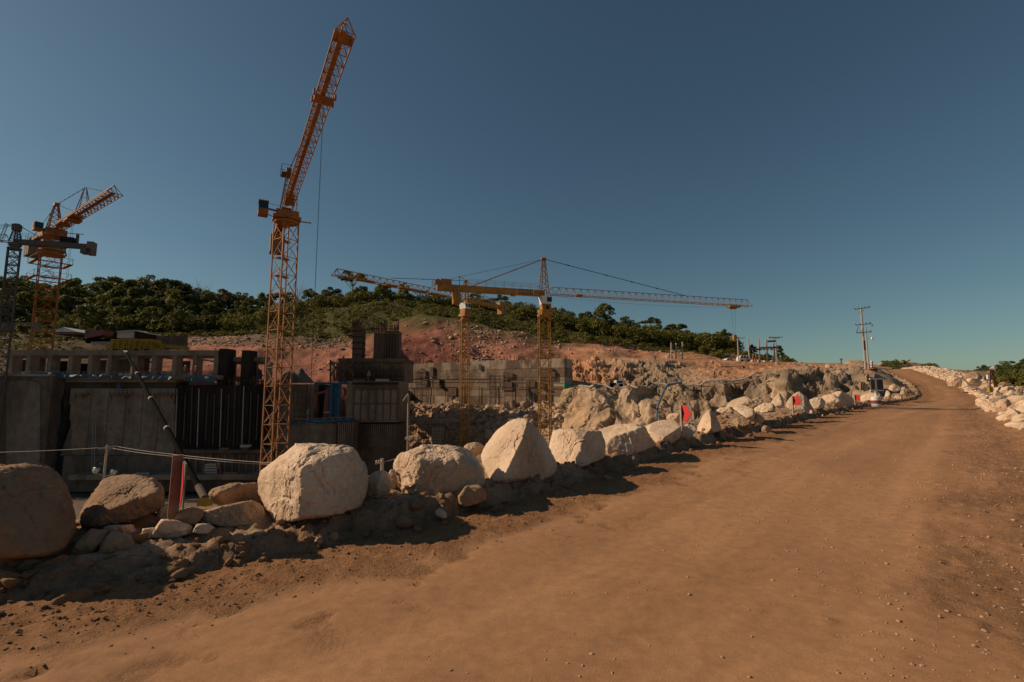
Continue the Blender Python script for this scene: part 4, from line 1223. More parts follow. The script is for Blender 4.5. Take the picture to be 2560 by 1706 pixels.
def jib(root, p0, p1, w, h, panel, cw, bw, mat, name='jib', walkway=0.0, taper=1.0, up_off=0.0):
    """triangular trussed jib from p0 to p1 (centre of the bottom chords)"""
    p0, p1 = np.asarray(p0, float), np.asarray(p1, float)
    d = unit(p1 - p0); s = unit(np.cross(d, (0, 0, 1))); u = np.cross(s, d); L = np.linalg.norm(p1 - p0)
    n = max(2, round(L / panel))
    def pt(k, i):
        f = k / n; ww = w * (1 + (taper - 1) * f); hh = h * (1 + (taper - 1) * f)
        return p0 + d * L * f + {0: s * ww / 2, 1: -s * ww / 2, 2: u * hh}[i]
    def mid(k): return p0 + d * L * (k + .5) / n + u * h * (1 + (taper - 1) * k / n)
    mb = MB()
    for k in range(n):
        for i in (0, 1):
            mb.bar(pt(k, i), mid(k), bw); mb.bar(mid(k), pt(k + 1, i), bw)
        mb.bar(pt(k, k % 2), pt(k + 1, 1 - k % 2), bw * .8); mb.bar(pt(k + 1, 0), pt(k + 1, 1), bw)
    mb.bar(mid(n - 1), pt(n, 0), bw); mb.bar(mid(n - 1), pt(n, 1), bw)
    m = mb.build(name, mat, root)
    MB().bar(pt(0, 0), pt(n, 0), cw).build('chord', mat, m)
    MB().bar(pt(0, 1), pt(n, 1), cw).build('chord', mat, m)
    MB().bar(mid(0), mid(n - 1), cw).build('chord', mat, m)
    if walkway:
        MB().obox((p0 + p1) / 2 + s * w * .10 + u * .03, d, s, u, L / 2, walkway / 2, .015).build('walkway', mat, m)
    return m, d, s, u, L

def apex_tower(root, base, top, w, mat, cw, bw, d, s, n=6, name='tower_head'):
    base, top = np.asarray(base, float), np.asarray(top, float)
    mb = MB(); cs = []
    for i, j in ((-1, -1), (1, -1), (1, 1), (-1, 1)):
        a = base + d * i * w / 2 + s * j * w / 2; b = top + d * i * w * .12 + s * j * w * .12
        mb.bar(a, b, cw); cs.append((a, b))
    for k in range(n):
        f0, f1 = k / n, (k + 1) / n
        for e in range(4):
            (a0, a1), (b0, b1) = cs[e], cs[(e + 1) % 4]
            mb.bar(a0 + (a1 - a0) * f0, b0 + (b1 - b0) * f1, bw); mb.bar(a0 + (a1 - a0) * f1, b0 + (b1 - b0) * f1, bw * .8)
    mb.obox(top, d, s, (0, 0, 1), w * .3, w * .2, w * .12)
    return mb.build(name, mat, root)

def tie(root, p, q, r, joints, mat, sag=0.0, name='tie_rod', jr=2.6):
    p, q = np.asarray(p, float), np.asarray(q, float)
    pts = [p + (q - p) * f - np.array([0, 0, sag * 4 * f * (1 - f)]) for f in np.linspace(0, 1, 13 if sag else 3)]
    mb = MB(); mb.tube(pts, r, 6)
    for f in joints:
        c = p + (q - p) * f - np.array([0, 0, sag * 4 * f * (1 - f)])
        mb.bar(c - unit(q - p) * r * 5, c + unit(q - p) * r * 5, r * jr)
    return mb.build(name, mat, root)

def rope(root, p, q, r=.02, mat=None):
    return MB().tube([p, q], r, 5).build('hoist_rope', mat or M['cable'], root)

def slew(root, c, s, mat, h=1.3):
    c = np.asarray(c, float)
    mb = MB()
    mb.lathe(c - np.array([0, 0, h]), [(s * .62, 0), (s * .66, h * .25), (s * .5, h * .3), (s * .5, h * .55), (s * .6, h * .6), (s * .6, h)], 12)
    return mb.build('slewing_ring', mat, root)

PITZ = -13.5
# ---------- the tall crane whose jib reaches over the camera
Y0 = 60.0
top = W(716, 558, Y0); x, y = top[0], Y0
root = thing('tower_crane', 'tallest orange tower crane, its jib reaching high up into the sky', 'crane', (x, y, PITZ))
zj = W(716, 522, Y0)[2]
mast(root, x, y, PITZ, top[2], 2.05, math.radians(60), .15, .07, 2.35, M['orange'])
slew(root, (x, y, top[2] + .75), 2.2, M['orange'], .8)
tip = WZ(864, 80, zj)
d = unit(np.array([tip[0] - x, tip[1] - y, 0])); s = unit(np.cross(d, (0, 0, 1)))
A0 = np.array([x, y, zj])
mb = MB(); mb.obox((x, y, top[2] + 1.0), d, s, (0, 0, 1), 1.3, 1.3, .32); mb.obox((x, y, top[2] + .5), d, s, (0, 0, 1), 1.2, 1.6, .18)
mb.bar((x, y, top[2] + .4), np.array([x, y, top[2] + .4]) - s * 2.9 + d * .4, .12); mb.build('turntable', M['orange'], root)
jib(root, A0 + d * .9, tip, 1.25, 1.15, 1.25, .085, .05, M['orange'], 'jib', .36)
mb = MB(); mb.obox(A0 + d * 2.4 + np.array([0, 0, .35]), d, s, (0, 0, 1), 1.3, .5, .3); mb.build('jib_root', M['orange'], root)
mb = MB(); tc_ = tip - d * 1.0
mb.obox(tc_ + np.array([0, 0, .25]), d, s, (0, 0, 1), .35, .6, .12); mb.bar(tip + s * .6, tip + np.array([0, 0, .6]) + d * .55, .06); mb.bar(tip - s * .6, tip + np.array([0, 0, .6]) + d * .55, .06); mb.bar(tc_ + np.array([0, 0, 1.1]), tip + np.array([0, 0, .6]) + d * .55, .06)
mb.build('jib_nose', M['orange'], root)
# trolley half way out, with the hoist rope hanging from it
tr = WZ(806, 245, zj); tr = A0 + d * ((tr - A0) @ d)
mb = MB(); mb.obox(tr - np.array([0, 0, .18]), d, s, (0, 0, 1), .55, .72, .07)
for a in (-.55, .55):
    for b in (-.8, .8): mb.obox(tr + d * a + s * b, d, s, (0, 0, 1), .12, .07, .22)
mb.build('trolley', M['orange'], root)
hk = np.array([tr[0], tr[1], -4.0])
for e in (-.12, .12): rope(root, tr + d * e - np.array([0, 0, .3]), hk + d * e, .011)
mb = MB(); mb.obox(hk - np.array([0, 0, .5]), d, s, (0, 0, 1), .25, .15, .5); mb.build('hook_block', M['orange'], root)
ap = W(730, 424, Y0); ap = np.array([x, y, ap[2]]) - d * .3
apex_tower(root, A0 + np.array([0, 0, .2]), ap, 1.5, M['orange'], .11, .055, d, s, 7)
mb = MB(); mb.obox(ap - np.array([0, 0, .7]), d, s, (0, 0, 1), .9, .9, .04)
for a in (-.9, .9):
    for b in (-.9, .9): mb.bar(ap + d * a + s * b - np.array([0, 0, .7]), ap + d * a + s * b + np.array([0, 0, .35]), .04)
    mb.bar(ap + d * a - s * .9 + np.array([0, 0, .35]), ap + d * a + s * .9 + np.array([0, 0, .35]), .04)
    mb.bar(ap + s * a - d * .9 + np.array([0, 0, .35]), ap + s * a + d * .9 + np.array([0, 0, .35]), .04)
mb.build('platform', M['cgrey'], root)
jt = WZ(792, 290, zj + 1.15)
att = A0 + d * ((jt - A0) @ d) + np.array([0, 0, 1.15])
tie(root, ap, att, .05, (.12, .35, .5, .6, .8, .93), M['cdark'])
# counter jib running away behind the mast
ce = WZ(700, 628, zj); L = np.linalg.norm(ce - A0)
ce = A0 - d * 15.5
mb = MB()
for o_ in (-.55, .55): mb.bar(A0 + s * o_ - d * .5, ce + s * o_, .16, .42)
for k in range(9): mb.bar(A0 - d * (1 + k * 1.7) + s * .55, A0 - d * (1 + k * 1.7) - s * .55, .1)
mb.obox((A0 + ce) / 2 + np.array([0, 0, .2]), d, s, (0, 0, 1), 7.5, .52, .02)
cj = mb.build('counter_jib', M['orange'], root)
for k in range(3): MB().obox(ce + d * (.6 + k * .95) - np.array([0, 0, 1.0]), d, s, (0, 0, 1), .42, .95, 1.25).build('counterweight', M['conc_w'], root)
tie(root, ap, ce + d * 1.5, .035, (.3, .6), M['cdark'])
cb = np.array([x, y, top[2] + 1.6]) + s * -0.0
sl = s if s[0] < 0 else -s
cabc = np.array([x, y, 0]) + sl * 2.75 + d * .7; zc0 = W(678, 553, Y0)[2]
mb = MB(); mb.obox(cabc + np.array([0, 0, zc0 + .35]), d, s, (0, 0, 1), .75, .55, .35); mb.obox(cabc + np.array([0, 0, zc0 + 1.68]), d, s, (0, 0, 1), .78, .57, .05)
cab = mb.build('cab', M['orange'], root)
MB().obox(cabc + np.array([0, 0, zc0 + 1.16]), d, s, (0, 0, 1), .72, .53, .46).build('window', M['glass'], cab)
mb = MB(); mb.bar(cabc + np.array([0, 0, zc0 + 1.0]), np.array([x, y, zc0 + 1.0]), .4, .12); mb.bar(cabc + np.array([0, 0, zc0 + 1.75]), np.array([x, y, zc0 + 1.75]), .04); mb.bar(cabc + np.array([0, 0, zc0 + .4]), np.array([x, y, zc0 - .2]), .08)
mb.build('cab_bracket', M['orange'], root)
sr = -sl
mb = MB(); mb.obox(np.array([x, y, zj + 1.0]) + sr * 1.05, d, s, (0, 0, 1), .9, .03, 1.1); mb.build('ladder_cage', M['cgrey'], root)

# ---------- horizontal cranes
def saddle_crane(label, px, Y, z0, slew_py, apex_py, jib_py, tip, cend, s_m, rot, panel, mat, cjh, jw, jh, jp, ctie, jtie, cab_white=True, cw=.13, bw=.06, jcw=.09, jbw=.045, zend=None):
    top = W(px, slew_py, Y); x = W(px, jib_py, Y)[0]; zj = W(px, jib_py, Y)[2]
    root = thing('tower_crane', label, 'crane', (x, Y, z0))
    mast(root, x, Y, z0, top[2], s_m, rot, cw, bw, panel, mat)
    A0 = np.array([x, Y, zj])
    T = WZ(tip[0], tip[1], zj); Cn = WZ(cend[0], cend[1], zj)
    d = unit(np.array([T[0] - x, T[1] - Y, 0])); sd = unit(np.cross(d, (0, 0, 1)))
    Lj = np.linalg.norm(T - A0)
    cl_ = ((cend[0] - 1280) / FPX)                       # length that puts the counter jib end on its photo column
    CC = [A0 - d * l for l in np.arange(4, 30, .1)]
    Ce = min(CC, key=lambda p: abs(p[0] / (p[1] * CP + (p[2] - CAMZ) * SP) - cl_))
    slew(root, (x, Y, top[2] + .9), s_m * 1.02, mat, 1.1)
    jib(root, A0 + d * s_m * .4, T, jw, jh, jp, jcw, jbw, mat)
    apt = np.array([x, Y, W(px, apex_py, Y)[2]])
    apex_tower(root, A0, apt, s_m * .78, mat, .13, .06, d, sd)
    # counter jib girder with hand rail
    mb = MB(); mb.obox((A0 + Ce) / 2 + np.array([0, 0, cjh * .1]), d, sd, (0, 0, 1), np.linalg.norm(A0 - Ce) / 2, .45, cjh / 2)
    for f in (.3, .62): mb.obox(A0 + (Ce - A0) * f - np.array([0, 0, cjh * .45]), d, sd, (0, 0, 1), .35, .3, .18)
    cj = mb.build('counter_jib', mat, root)
    mb = MB(); Lc = np.linalg.norm(A0 - Ce); n = 9
    for o_ in (-.42, .42):
        for k in range(n): 
            q = A0 - d * (1 + (Lc * .72 - 1) * k / (n - 1)) + sd * o_ + np.array([0, 0, cjh * .6]); mb.bar(q, q + np.array([0, 0, 1.0]), .035)
        q0, q1 = A0 - d * 1 + sd * o_, A0 - d * Lc * .72 + sd * o_
        for hh in (.55, 1.0): mb.bar(q0 + np.array([0, 0, cjh * .6 + hh]), q1 + np.array([0, 0, cjh * .6 + hh]), .03)
    mb.build('hand_rail', mat, cj)
    return dict(root=root, A0=A0, d=d, s=sd, T=T, Ce=Ce, ap=apt, Lj=Lj, Lc=Lc, zj=zj, top=top, x=x, Y=Y)

# front yellow crane
K = saddle_crane('front yellow crane with a white cab and jib pointing right over the cliff', 1360, 78.0, PITZ, 790, 648, 736, (1876, 767), (1092, 716), 1.75, 0.12, 1.75, M['yellow'], .95, 1.1, 1.25, 1.3, 0, 0)
r, A0, d, s, ap, Ce = K['root'], K['A0'], K['d'], K['s'], K['ap'], K['Ce']
up = np.array([0, 0, 1.0])
tie(r, ap, A0 + d * K['Lj'] * .66 + up * 1.25, .05, (.16, .42, .60, .78), M['cdark'])
for o_ in (-.3, .3): tie(r, ap + s * o_, Ce + d * K['Lc'] * .30 + up * .5 + s * o_, .04, (.42, .75) if o_ > 0 else (), M['orange'])
tie(r, ap, Ce + d * 2.2 + up * 1.6, .02, (), M['cable'])
MB().obox(Ce + d * 1.35 + up * .92, d, s, up, .85, .5, .46).build('winch_house', M['orange'], r)
mb = MB(); mb.lathe(Ce + d * .1 + up * .9 - s * .55, [(.15, 0), (.42, .05), (.42, 1.05), (.15, 1.1)], 14, s); mb.build('winch_drum', M['orange'], r)
mb = MB()
for a in (-.3, -.7):
    for o_ in (-.6, .6): mb.bar(Ce + d * a + s * o_, Ce + d * a + s * o_ + up * 1.1, .04)
    mb.bar(Ce + d * a - s * .6 + up * 1.1, Ce + d * a + s * .6 + up * 1.1, .04)
for o_ in (-.6, .6):
    for hh in (0, .55, 1.1): mb.bar(Ce + s * o_ + up * hh, Ce - d * .7 + s * o_ + up * hh, .04)
mb.build('end_cage', M['orange'], r)
mb = MB(); mb.bar(Ce + d * 3.5 + up * .3, Ce + d * 3.5 + up * 2.1, .09); mb.bar(Ce + d * 3.5 + up * 2.0, Ce + d * 4.3 + up * 1.6, .07); mb.build('davit', M['orange'], r)
for k in range(2): MB().obox(Ce + d * (2.75 + .56 * k) - up * 1.15, d, s, up, .27, .7, 1.25).build('counterweight', M['yellow'], r)
# wording on the girder
def text_mesh(body, size):
    cu = bpy.data.curves.new('lettering', 'FONT'); cu.body = body; cu.size = size; cu.extrude = .012; cu.align_x = 'CENTER'; cu.align_y = 'CENTER'
    o = bpy.data.objects.new('lettering', cu); col.objects.link(o)
    bpy.context.view_layer.update()
    me = bpy.data.meshes.new_from_object(o.evaluated_get(bpy.context.evaluated_depsgraph_get()))
    bpy.data.objects.remove(o)
    return me
n_ = s if s[1] < 0 else -s
rx = d if d[0] > 0 else -d
cw_ = A0 - d * 3.35 + up * .10 + n_ * .462
pl = MB().obox(cw_, rx, n_, up, 1.42, .012, .36).build('sign_panel', mat_plain('sign_brown', (.20, .075, .02), .6), r)
me = text_mesh('MORROW', .62)
vv = np.array([v.co[:] for v in me.vertices]); vv = cw_ + n_ * .03 + vv[:, 0:1] * rx * 1.0 + vv[:, 1:2] * up + vv[:, 2:3] * n_
fs = [list(p.vertices) for p in me.polygons]
mesh_obj('lettering', vv, fs, mat_plain('letter_pale', (.62, .42, .26), .6, var=.1), pl)
mb = MB()
for e in (-1.36, 1.36): mb.obox(cw_ + n_ * .02 + rx * e, rx, n_, up, .05, .012, .36)
mb.build('sign_border', M['white'], pl)
# white cab under the jib
cc = A0 + n_ * .25 + rx * .15 - up * 1.2
mb = MB(); mb.quad_box([cc + rx * a * w_ + (-n_) * b * .8 + up * h for h, w_ in ((-.55, .72), (.75, .92)) for a, b in ((-1, -1), (1, -1), (1, 1), (-1, 1))])
cab = mb.build('cab', M['white'], r)
MB().obox(cc + n_ * .80 + rx * .40 + up * .16, rx, n_, up, .40, .05, .38).build('window', M['glass'], cab)
MB().obox(cc + rx * .86 + up * .2, rx, n_, up, .03, .6, .36).build('window', M['glass'], cab)
mb = MB(); mb.obox(cc - up * 1.2, rx, n_, up, .74, .74, .62); mb.obox(cc - up * 2.1, rx, n_, up, .95, .9, .24); mb.obox(cc - up * 2.0 - rx * .98, rx, n_, up, .12, .3, .4); mb.obox(cc - up * 2.0 + rx * .98, rx, n_, up, .12, .3, .4)
mb.build('turntable', M['yellow'], r)
mb = MB(); mb.obox(cc - up * 1.15 + n_ * .75 + rx * .1, rx, n_, up, .25, .03, .3); mb.build('motor_opening', M['cdark'], r)
# trolley and hook
tr = A0 + d * (K['Lj'] * .905)
mb = MB(); mb.obox(tr - up * .28, d, s, up, 1.15, .62, .12)
for a in (-.9, -.3, .3, .9):
    for b in (-.6, .6): mb.obox(tr + d * a + s * b - up * .1, d, s, up, .12, .06, .2)
mb.obox(tr - up * .5, d, s, up, .5, .3, .16); mb.build('trolley', M['yellow'], r)
hz = W(1834, 838, tr[1])[2]
for e in (-.42, .42): rope(r, tr + d * e - up * .6, np.array([tr[0], tr[1], hz]) + d * e * .45, .016)
mb = MB(); hc = np.array([tr[0], tr[1], hz]); mb.obox(hc - up * .45, d, s, up, .32, .2, .45); mb.obox(hc - up * .95, d, s, up, .14, .12, .14); mb.build('hook_block', M['yellow'], r)
rope(r, hc - up * 1.0, hc - up * 5.4, .03)
tie(r, A0 + d * 2 - up * .3, tr - up * .3, .014, (), M['cable'], .5, 'trolley_rope')
mb = MB(); mb.obox(A0 + d * 6.2 + up * .12, d, s, up, .6, .35, .16); mb.build('winch', M['yellow'], r)

# rear crane, jib to the left
K = saddle_crane('rear yellow crane with a small white cab, jib pointing left', 1163, 89.0, PITZ, 800, 702, 752, (832, 688), (1262, 770), 1.40, .35, 1.4, M['yellow'], .65, .9, 1.08, 1.2, 0, 0, cw=.13, bw=.065, jcw=.10, jbw=.06)
r, A0, d, s, ap, Ce = K['root'], K['A0'], K['d'], K['s'], K['ap'], K['Ce']
n_ = s if s[1] < 0 else -s; rx = d if d[0] > 0 else -d
tie(r, ap, A0 + d * K['Lj'] * .62 + up * 1.35, .045, (.3, .6), M['cdark'])
tie(r, ap, Ce + d * 2 + up * .4, .04, (.4,), M['orange'])
for k in range(2): MB().obox(Ce + d * (.5 + .75 * k) - up * .6, d, s, up, .34, .6, .8).build('counterweight', M['conc_w'] if k == 0 else M['yellow'], r)
MB().obox(Ce + d * 1.0 + up * .6, d, s, up, 1.0, .5, .34).build('winch_house', M['yellow'], r)
cc = A0 - up * 1.05
mb = MB(); mb.quad_box([cc + rx * a * w_ + (-n_) * b * .8 + up * h for h, w_ in ((-.55, .62), (.55, .74)) for a, b in ((-1, -1), (1, -1), (1, 1), (-1, 1))])
cab = mb.build('cab', M['white'], r)
MB().obox(cc + n_ * .80 + rx * .34 + up * .08, rx, n_, up, .26, .05, .34).build('window', M['glass'], cab)
MB().obox(cc + n_ * .80 - rx * .34 + up * .04, rx, n_, up, .20, .05, .28).build('window', M['glass'], cab)
mb = MB(); mb.obox(cc - up * 1.05, rx, n_, up, .66, .66, .45); mb.obox(cc - up * 1.75, rx, n_, up, .85, .85, .22); mb.build('turntable', M['yellow'], r)
for f, w_ in ((.25, 2.0), (.45, 2.8), (.62, 1.0), (.80, 1.6)):
    MB().obox(A0 + d * K['Lj'] * f + up * .12, d, s, up, w_, .42, .10).build('cable_tray', M['yellow'], r)

# ---------- left orange crane, jib coming forward
Y0 = 90.0
top = W(128, 640, Y0); x = top[0]; zj = W(134, 578, Y0)[2]
g0 = 3.0
root = thing('tower_crane', 'broad orange lattice crane at far left with a raised looking jib', 'crane', (x, Y0, g0))
mast(root, x, Y0, g0, top[2], 3.0, math.radians(40), .16, .07, 2.1, M['orange'])
slew(root, (x, Y0, top[2] + 1.4), 3.2, M['orange'], 1.4)
A0 = np.array([x, Y0, zj]); tip = WZ(288, 484, zj)
d = unit(np.array([tip[0] - x, tip[1] - Y0, 0])); s = unit(np.cross(d, up))
mb = MB(); mb.obox((x, Y0, zj - .6), d, s, up, 2.2, 1.5, .6); mb.obox((x, Y0, zj - 2.4), d, s, up, 1.6, 1.6, .25)
for a in (-1, 1):
    for b in (-1, 1): mb.bar((x + a * 1.5, Y0 + b * 1.5, top[2] + .3), (x + a * .9, Y0 + b * .9, zj - .9), .16)
mb.build('turntable', M['orange'], root)
jib(root, A0 + d * 1.2, tip, 1.9, 1.5, 1.5, .13, .075, M['orange'], 'jib', .6)
L = np.linalg.norm(tip - A0)
for f, w_ in ((.18, 1.6), (.40, 1.6)): MB().obox(A0 + d * L * f + up * .2, d, s, up, w_ * .7, .8, .18).build('jib_box', M['orange'], root)
tr = A0 + d * L * .36
MB().obox(tr - up * .3, d, s, up, 1.1, 1.05, .14).build('trolley', M['orange'], root)
for e in (-.5, .5): rope(root, tr + d * e - up * .5, np.array([tr[0], tr[1], 6.0]) + d * e, .022)
ap = np.array([x, Y0, W(157, 512, Y0)[2]])
apex_tower(root, A0, ap, 2.0, M['orange'], .16, .08, d, s, 6)
kp = A0 + d * L * .53
kt = kp + up * 4.6
mb = MB()
for e in (-.55, .55):
    for a in (-.9, .9): mb.bar(kp + s * e * 1.5 + d * a + up * .3, kt + s * e * .2, .09)
for f in (.3, .6): mb.bar(kp + (kt - kp) * f + s * .6 * (1 - f), kp + (kt - kp) * f - s * .6 * (1 - f), .06)
mb.build('king_post', M['orange'], root)
tie(root, ap, kt, .045, (.15, .3, .45, .6, .75, .9), M['cdark'])
tie(root, kt, A0 + d * L * .84 + up * 1.5, .04, (.2, .4, .6, .8), M['cdark'])
tie(root, ap, A0 + d * L * .36 + up * 1.5, .045, (.2, .4, .6, .8), M['cdark'])
ce = A0 - d * 15
mb = MB()
for o_ in (-.9, .9): mb.bar(A0 + s * o_, ce + s * o_, .22, .6)
mb.obox((A0 + ce) / 2 + up * .3, d, s, up, 7.5, .9, .03); mb.build('counter_jib', M['orange'], root)
for k in range(3): MB().obox(ce + d * (.8 + k * 1.3) - up * 1.2, d, s, up, .55, 1.2, 1.7).build('counterweight', M['conc_w'], root)
for e in (-.7, .7): tie(root, ap, ce + d * 1.5 + s * e, .04, (.25, .5, .75), M['cdark'])
cc = np.array([x, Y0, zj + .2]) + (s if s[0] < 0 else -s) * 2.3
cab = MB().obox(cc, d, s, up, .9, .6, .75).build('cab', M['orange'], root)
MB().obox(cc + d * .5 + up * .1, d, s, up, .45, .63, .5).build('window', M['glass'], cab)
mb = MB()
for zz_ in (-6.5, -9.5):
    for a in (-2.4, 2.4): mb.obox(np.array([x, Y0, zj + zz_]) + d * a, d, s, up, .3, 2.6, .04); mb.obox(np.array([x, Y0, zj + zz_]) + s * a, d, s, up, 2.6, .3, .04)
    for a in (-2.6, 2.6):
        for b in (-2.6, 0, 2.6): mb.bar(np.array([x, Y0, zj + zz_]) + d * a + s * b, np.array([x, Y0, zj + zz_ + 1.1]) + d * a + s * b, .06)
        mb.bar(np.array([x, Y0, zj + zz_ + 1.1]) + d * a - s * 2.6, np.array([x, Y0, zj + zz_ + 1.1]) + d * a + s * 2.6, .05)
        mb.bar(np.array([x, Y0, zj + zz_ + 1.1]) + s * a - d * 2.6, np.array([x, Y0, zj + zz_ + 1.1]) + s * a + d * 2.6, .05)
mb.build('climbing_frame', M['orange'], root)

# ---------- grey crane at the left edge
K = saddle_crane('slim dark grey crane at the left edge with a counterweight block hanging right', 38, 74.0, PITZ, 622, 562, 606, (-220, 588), (228, 628), 1.35, .7, 1.3, M['cgrey'], .75, 1.0, 1.1, 1.4, 0, 0, cw=.15, bw=.085)
r, A0, d, s, ap, Ce = K['root'], K['A0'], K['d'], K['s'], K['ap'], K['Ce']
n_ = s if s[1] < 0 else -s; rx = d if d[0] > 0 else -d
for e in (-.3, .3): tie(r, ap + s * e, A0 + d * K['Lj'] * .8 + up * 1.1, .03, (), M['cable'])
tie(r, ap, A0 + d * K['Lj'] * .35 + up * 1.1, .03, (), M['cable'])
tie(r, ap, Ce + d * 6.0 + up * .5, .05, (.2,), M['cgrey'])
MB().obox(ap - up * .5, d, s, up, .45, .42, .5).build('head_block', M['cgrey'], r)
mb = MB()
for k in range(14): mb.bar(A0 + d * 1.9 + s * .3 + (ap - A0 - d * .6) * (k / 13), A0 + d * 1.9 - s * .3 + (ap - A0 - d * .6) * (k / 13), .05)
for e in (-.3, .3): mb.bar(A0 + d * 1.9 + s * e, ap + d * 1.3 + s * e, .05)
mb.build('ladder', M['cgrey'], r)
for k in range(2): MB().obox(Ce - d * (.45 * k - .2) - up * .2, d, s, up, .22, .6, 1.05).build('counterweight', M['conc_w'], r)
MB().obox(Ce + d * 3.2 + up * .9, d, s, up, .9, .5, .45).build('winch', M['cdark'], r)
mb = MB(); mb.bar(Ce + d * 2.0 + up * .5, Ce + d * 2.0 + up * 2.0, .3); mb.bar(Ce + d * 1.2 + up * 2.1, Ce + d * 4.0 + up * 2.1, .09); mb.build('jack_frame', M['cgrey'], r)
MB().obox(A0 - d * 9.5 - up * .7, d, s, up, .7, .6, .45).build('cab', M['cgrey'], r)
# ================================================================ concrete works in the excavation
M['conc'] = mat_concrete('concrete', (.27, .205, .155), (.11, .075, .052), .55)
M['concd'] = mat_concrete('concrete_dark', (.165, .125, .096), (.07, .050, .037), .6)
M['conclit'] = mat_concrete('concrete_pale', (.44, .345, .265), (.11, .070, .046), .85, (.24, .24, .10), .44, .56)
M['conclit2'] = mat_concrete('concrete_damp', (.32, .24, .175), (.12, .078, .05), .85, (.24, .24, .10), .44, .56)
M['conclit3'] = mat_concrete('concrete_stained', (.20, .14, .098), (.34, .26, .19), .8, (.3, .3, .12), .5, .6)
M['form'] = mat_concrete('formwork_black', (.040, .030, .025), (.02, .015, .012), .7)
M['rust'] = mat_plain('rusty_steel', (.13, .08, .055), .8, var=.4, scale=2)
M['rebar'] = mat_plain('rebar', (.11, .072, .05), .8, var=.3, scale=2)
M['bluep'] = mat_plain('blue_steel', (.026, .105, .18), .7, var=.3, scale=1.2)
M['bluet'] = mat_plain('blue_tarp', (.045, .11, .17), .6, var=.45, scale=1.0)
M['bluen'] = mat_plain('navy_net', (.012, .020, .030), .8, var=.4, scale=.8)
M['redp'] = mat_plain('red_pipe', (.26, .085, .075), .6, var=.3, scale=2)
M['green'] = mat_plain('green_sheet', (.03, .28, .17), .6, var=.3, scale=2)
M['ypaint'] = mat_plain('site_yellow', (.42, .25, .02), .6, var=.35, scale=1.2, dirt=(.14, .08, .03), dirt_amt=.6)
M['wood'] = mat_plain('wood', (.22, .12, .07), .8, var=.3, scale=4)
M['pipe'] = mat_plain('pale_pipe', (.38, .32, .26), .6, var=.2, scale=2)
M['rodg'] = mat_plain('rod_grey', (.10, .082, .07), .7, var=.3)
M['tin'] = mat_plain('tin_roof', (.42, .40, .37), .5, var=.2, scale=1)
M['red'] = mat_plain('sign_red', (.62, .035, .035), .5, var=.15, scale=8)
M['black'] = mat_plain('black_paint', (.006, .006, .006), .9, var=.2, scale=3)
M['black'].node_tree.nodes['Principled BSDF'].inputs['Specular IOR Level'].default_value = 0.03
M['steelg'] = mat_plain('grey_steel', (.30, .29, .28), .5, var=.2, scale=2)
up = np.array([0, 0, 1.0])

def px_thing(name, label, cat, px, py, Y, group=None):
    return thing(name, label, cat, W(px, py, Y), group)

YC = 78.0
rnd = random.Random(3)
# ---- colonnade along the crest of the left block
def colonnade(label, xs, ytop, ybeam, ybot, Y, depth, colw, xr=None):
    x0, x1 = xs[0], xs[-1]
    t = px_thing('concrete_colonnade', label, 'colonnade', (x0 + x1) / 2, ybot, Y)
    MB().pbox(x0 - 3, ytop, x1 + colw, ybeam, Y - .06, .9).build('top_beam', M['conc'], t)
    MB().pbox(x0 - 3, ytop + 6, x1 + colw, ybeam + 7, Y + depth, .7).build('back_beam', M['conc'], t)
    for x in xs:
        MB().pbox(x, ybeam + .2, x + colw, ybot, Y, depth * .95).build('column', M['conc'], t)
        MB().pbox(x, ybeam - 4, x + colw, ybeam + 5, Y + .85, depth - .9).build('cross_beam', M['conc'], t)
    return t
colonnade('long concrete colonnade of square openings above the left dam block', [20, 64, 117, 170, 219, 268, 331, 378, 430, 481, 534], 876, 889, 938, YC, 1.7, 10)
colonnade('short lower concrete colonnade left of the tall crane mast', [568, 624, 660], 893, 904, 962, YC + 2, 1.7, 9)

# infill behind the openings: dark panels and stores
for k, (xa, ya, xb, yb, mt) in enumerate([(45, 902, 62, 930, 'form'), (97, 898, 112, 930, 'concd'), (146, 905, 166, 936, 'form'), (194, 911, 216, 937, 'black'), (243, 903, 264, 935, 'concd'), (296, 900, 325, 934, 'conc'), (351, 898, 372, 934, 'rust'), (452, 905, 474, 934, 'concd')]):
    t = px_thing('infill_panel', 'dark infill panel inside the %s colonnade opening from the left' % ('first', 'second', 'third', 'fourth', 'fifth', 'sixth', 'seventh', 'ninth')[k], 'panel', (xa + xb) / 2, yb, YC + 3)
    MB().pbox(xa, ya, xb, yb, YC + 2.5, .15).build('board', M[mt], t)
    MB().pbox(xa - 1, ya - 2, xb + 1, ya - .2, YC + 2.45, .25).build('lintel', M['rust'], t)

# ---- deck and the tall wall below
t = px_thing('dam_block', 'tall shaded concrete dam wall with a pale diagonal band below the colonnade', 'wall', 300, 1200, YC)
MB().pbox(-60, 938.5, 545, 949, YC - 1.3, 6.5).build('deck', M['conc'], t)
MB().pbox(163, 949.3, 440, 956, YC - .9, 3).build('ledge', M['conc'], t)
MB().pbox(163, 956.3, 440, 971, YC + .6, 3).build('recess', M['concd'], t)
a = 971
for k, b in enumerate((1010, 1052, 1095, 1140)):
    MB().pbox(175 - (6 if k == 3 else 0), a + .25, 436, b, YC - .55 - .003 * k, 5).build('lift', M['conc'], t)
    a = b
for q in (222, 266, 310, 352, 394): MB().pbox(q, 972, q + 1.2, 1139, YC - .59, .1).build('form_joint', M['concd'], t)
for q in np.arange(190, 432, 22):
    for py in (990, 1030, 1072, 1116): MB().lathe(W(q, py, YC - .62), [(.07, 0), (.07, .06)], 7, (0, 1, 0)).build('tie_hole', M['form'], t)
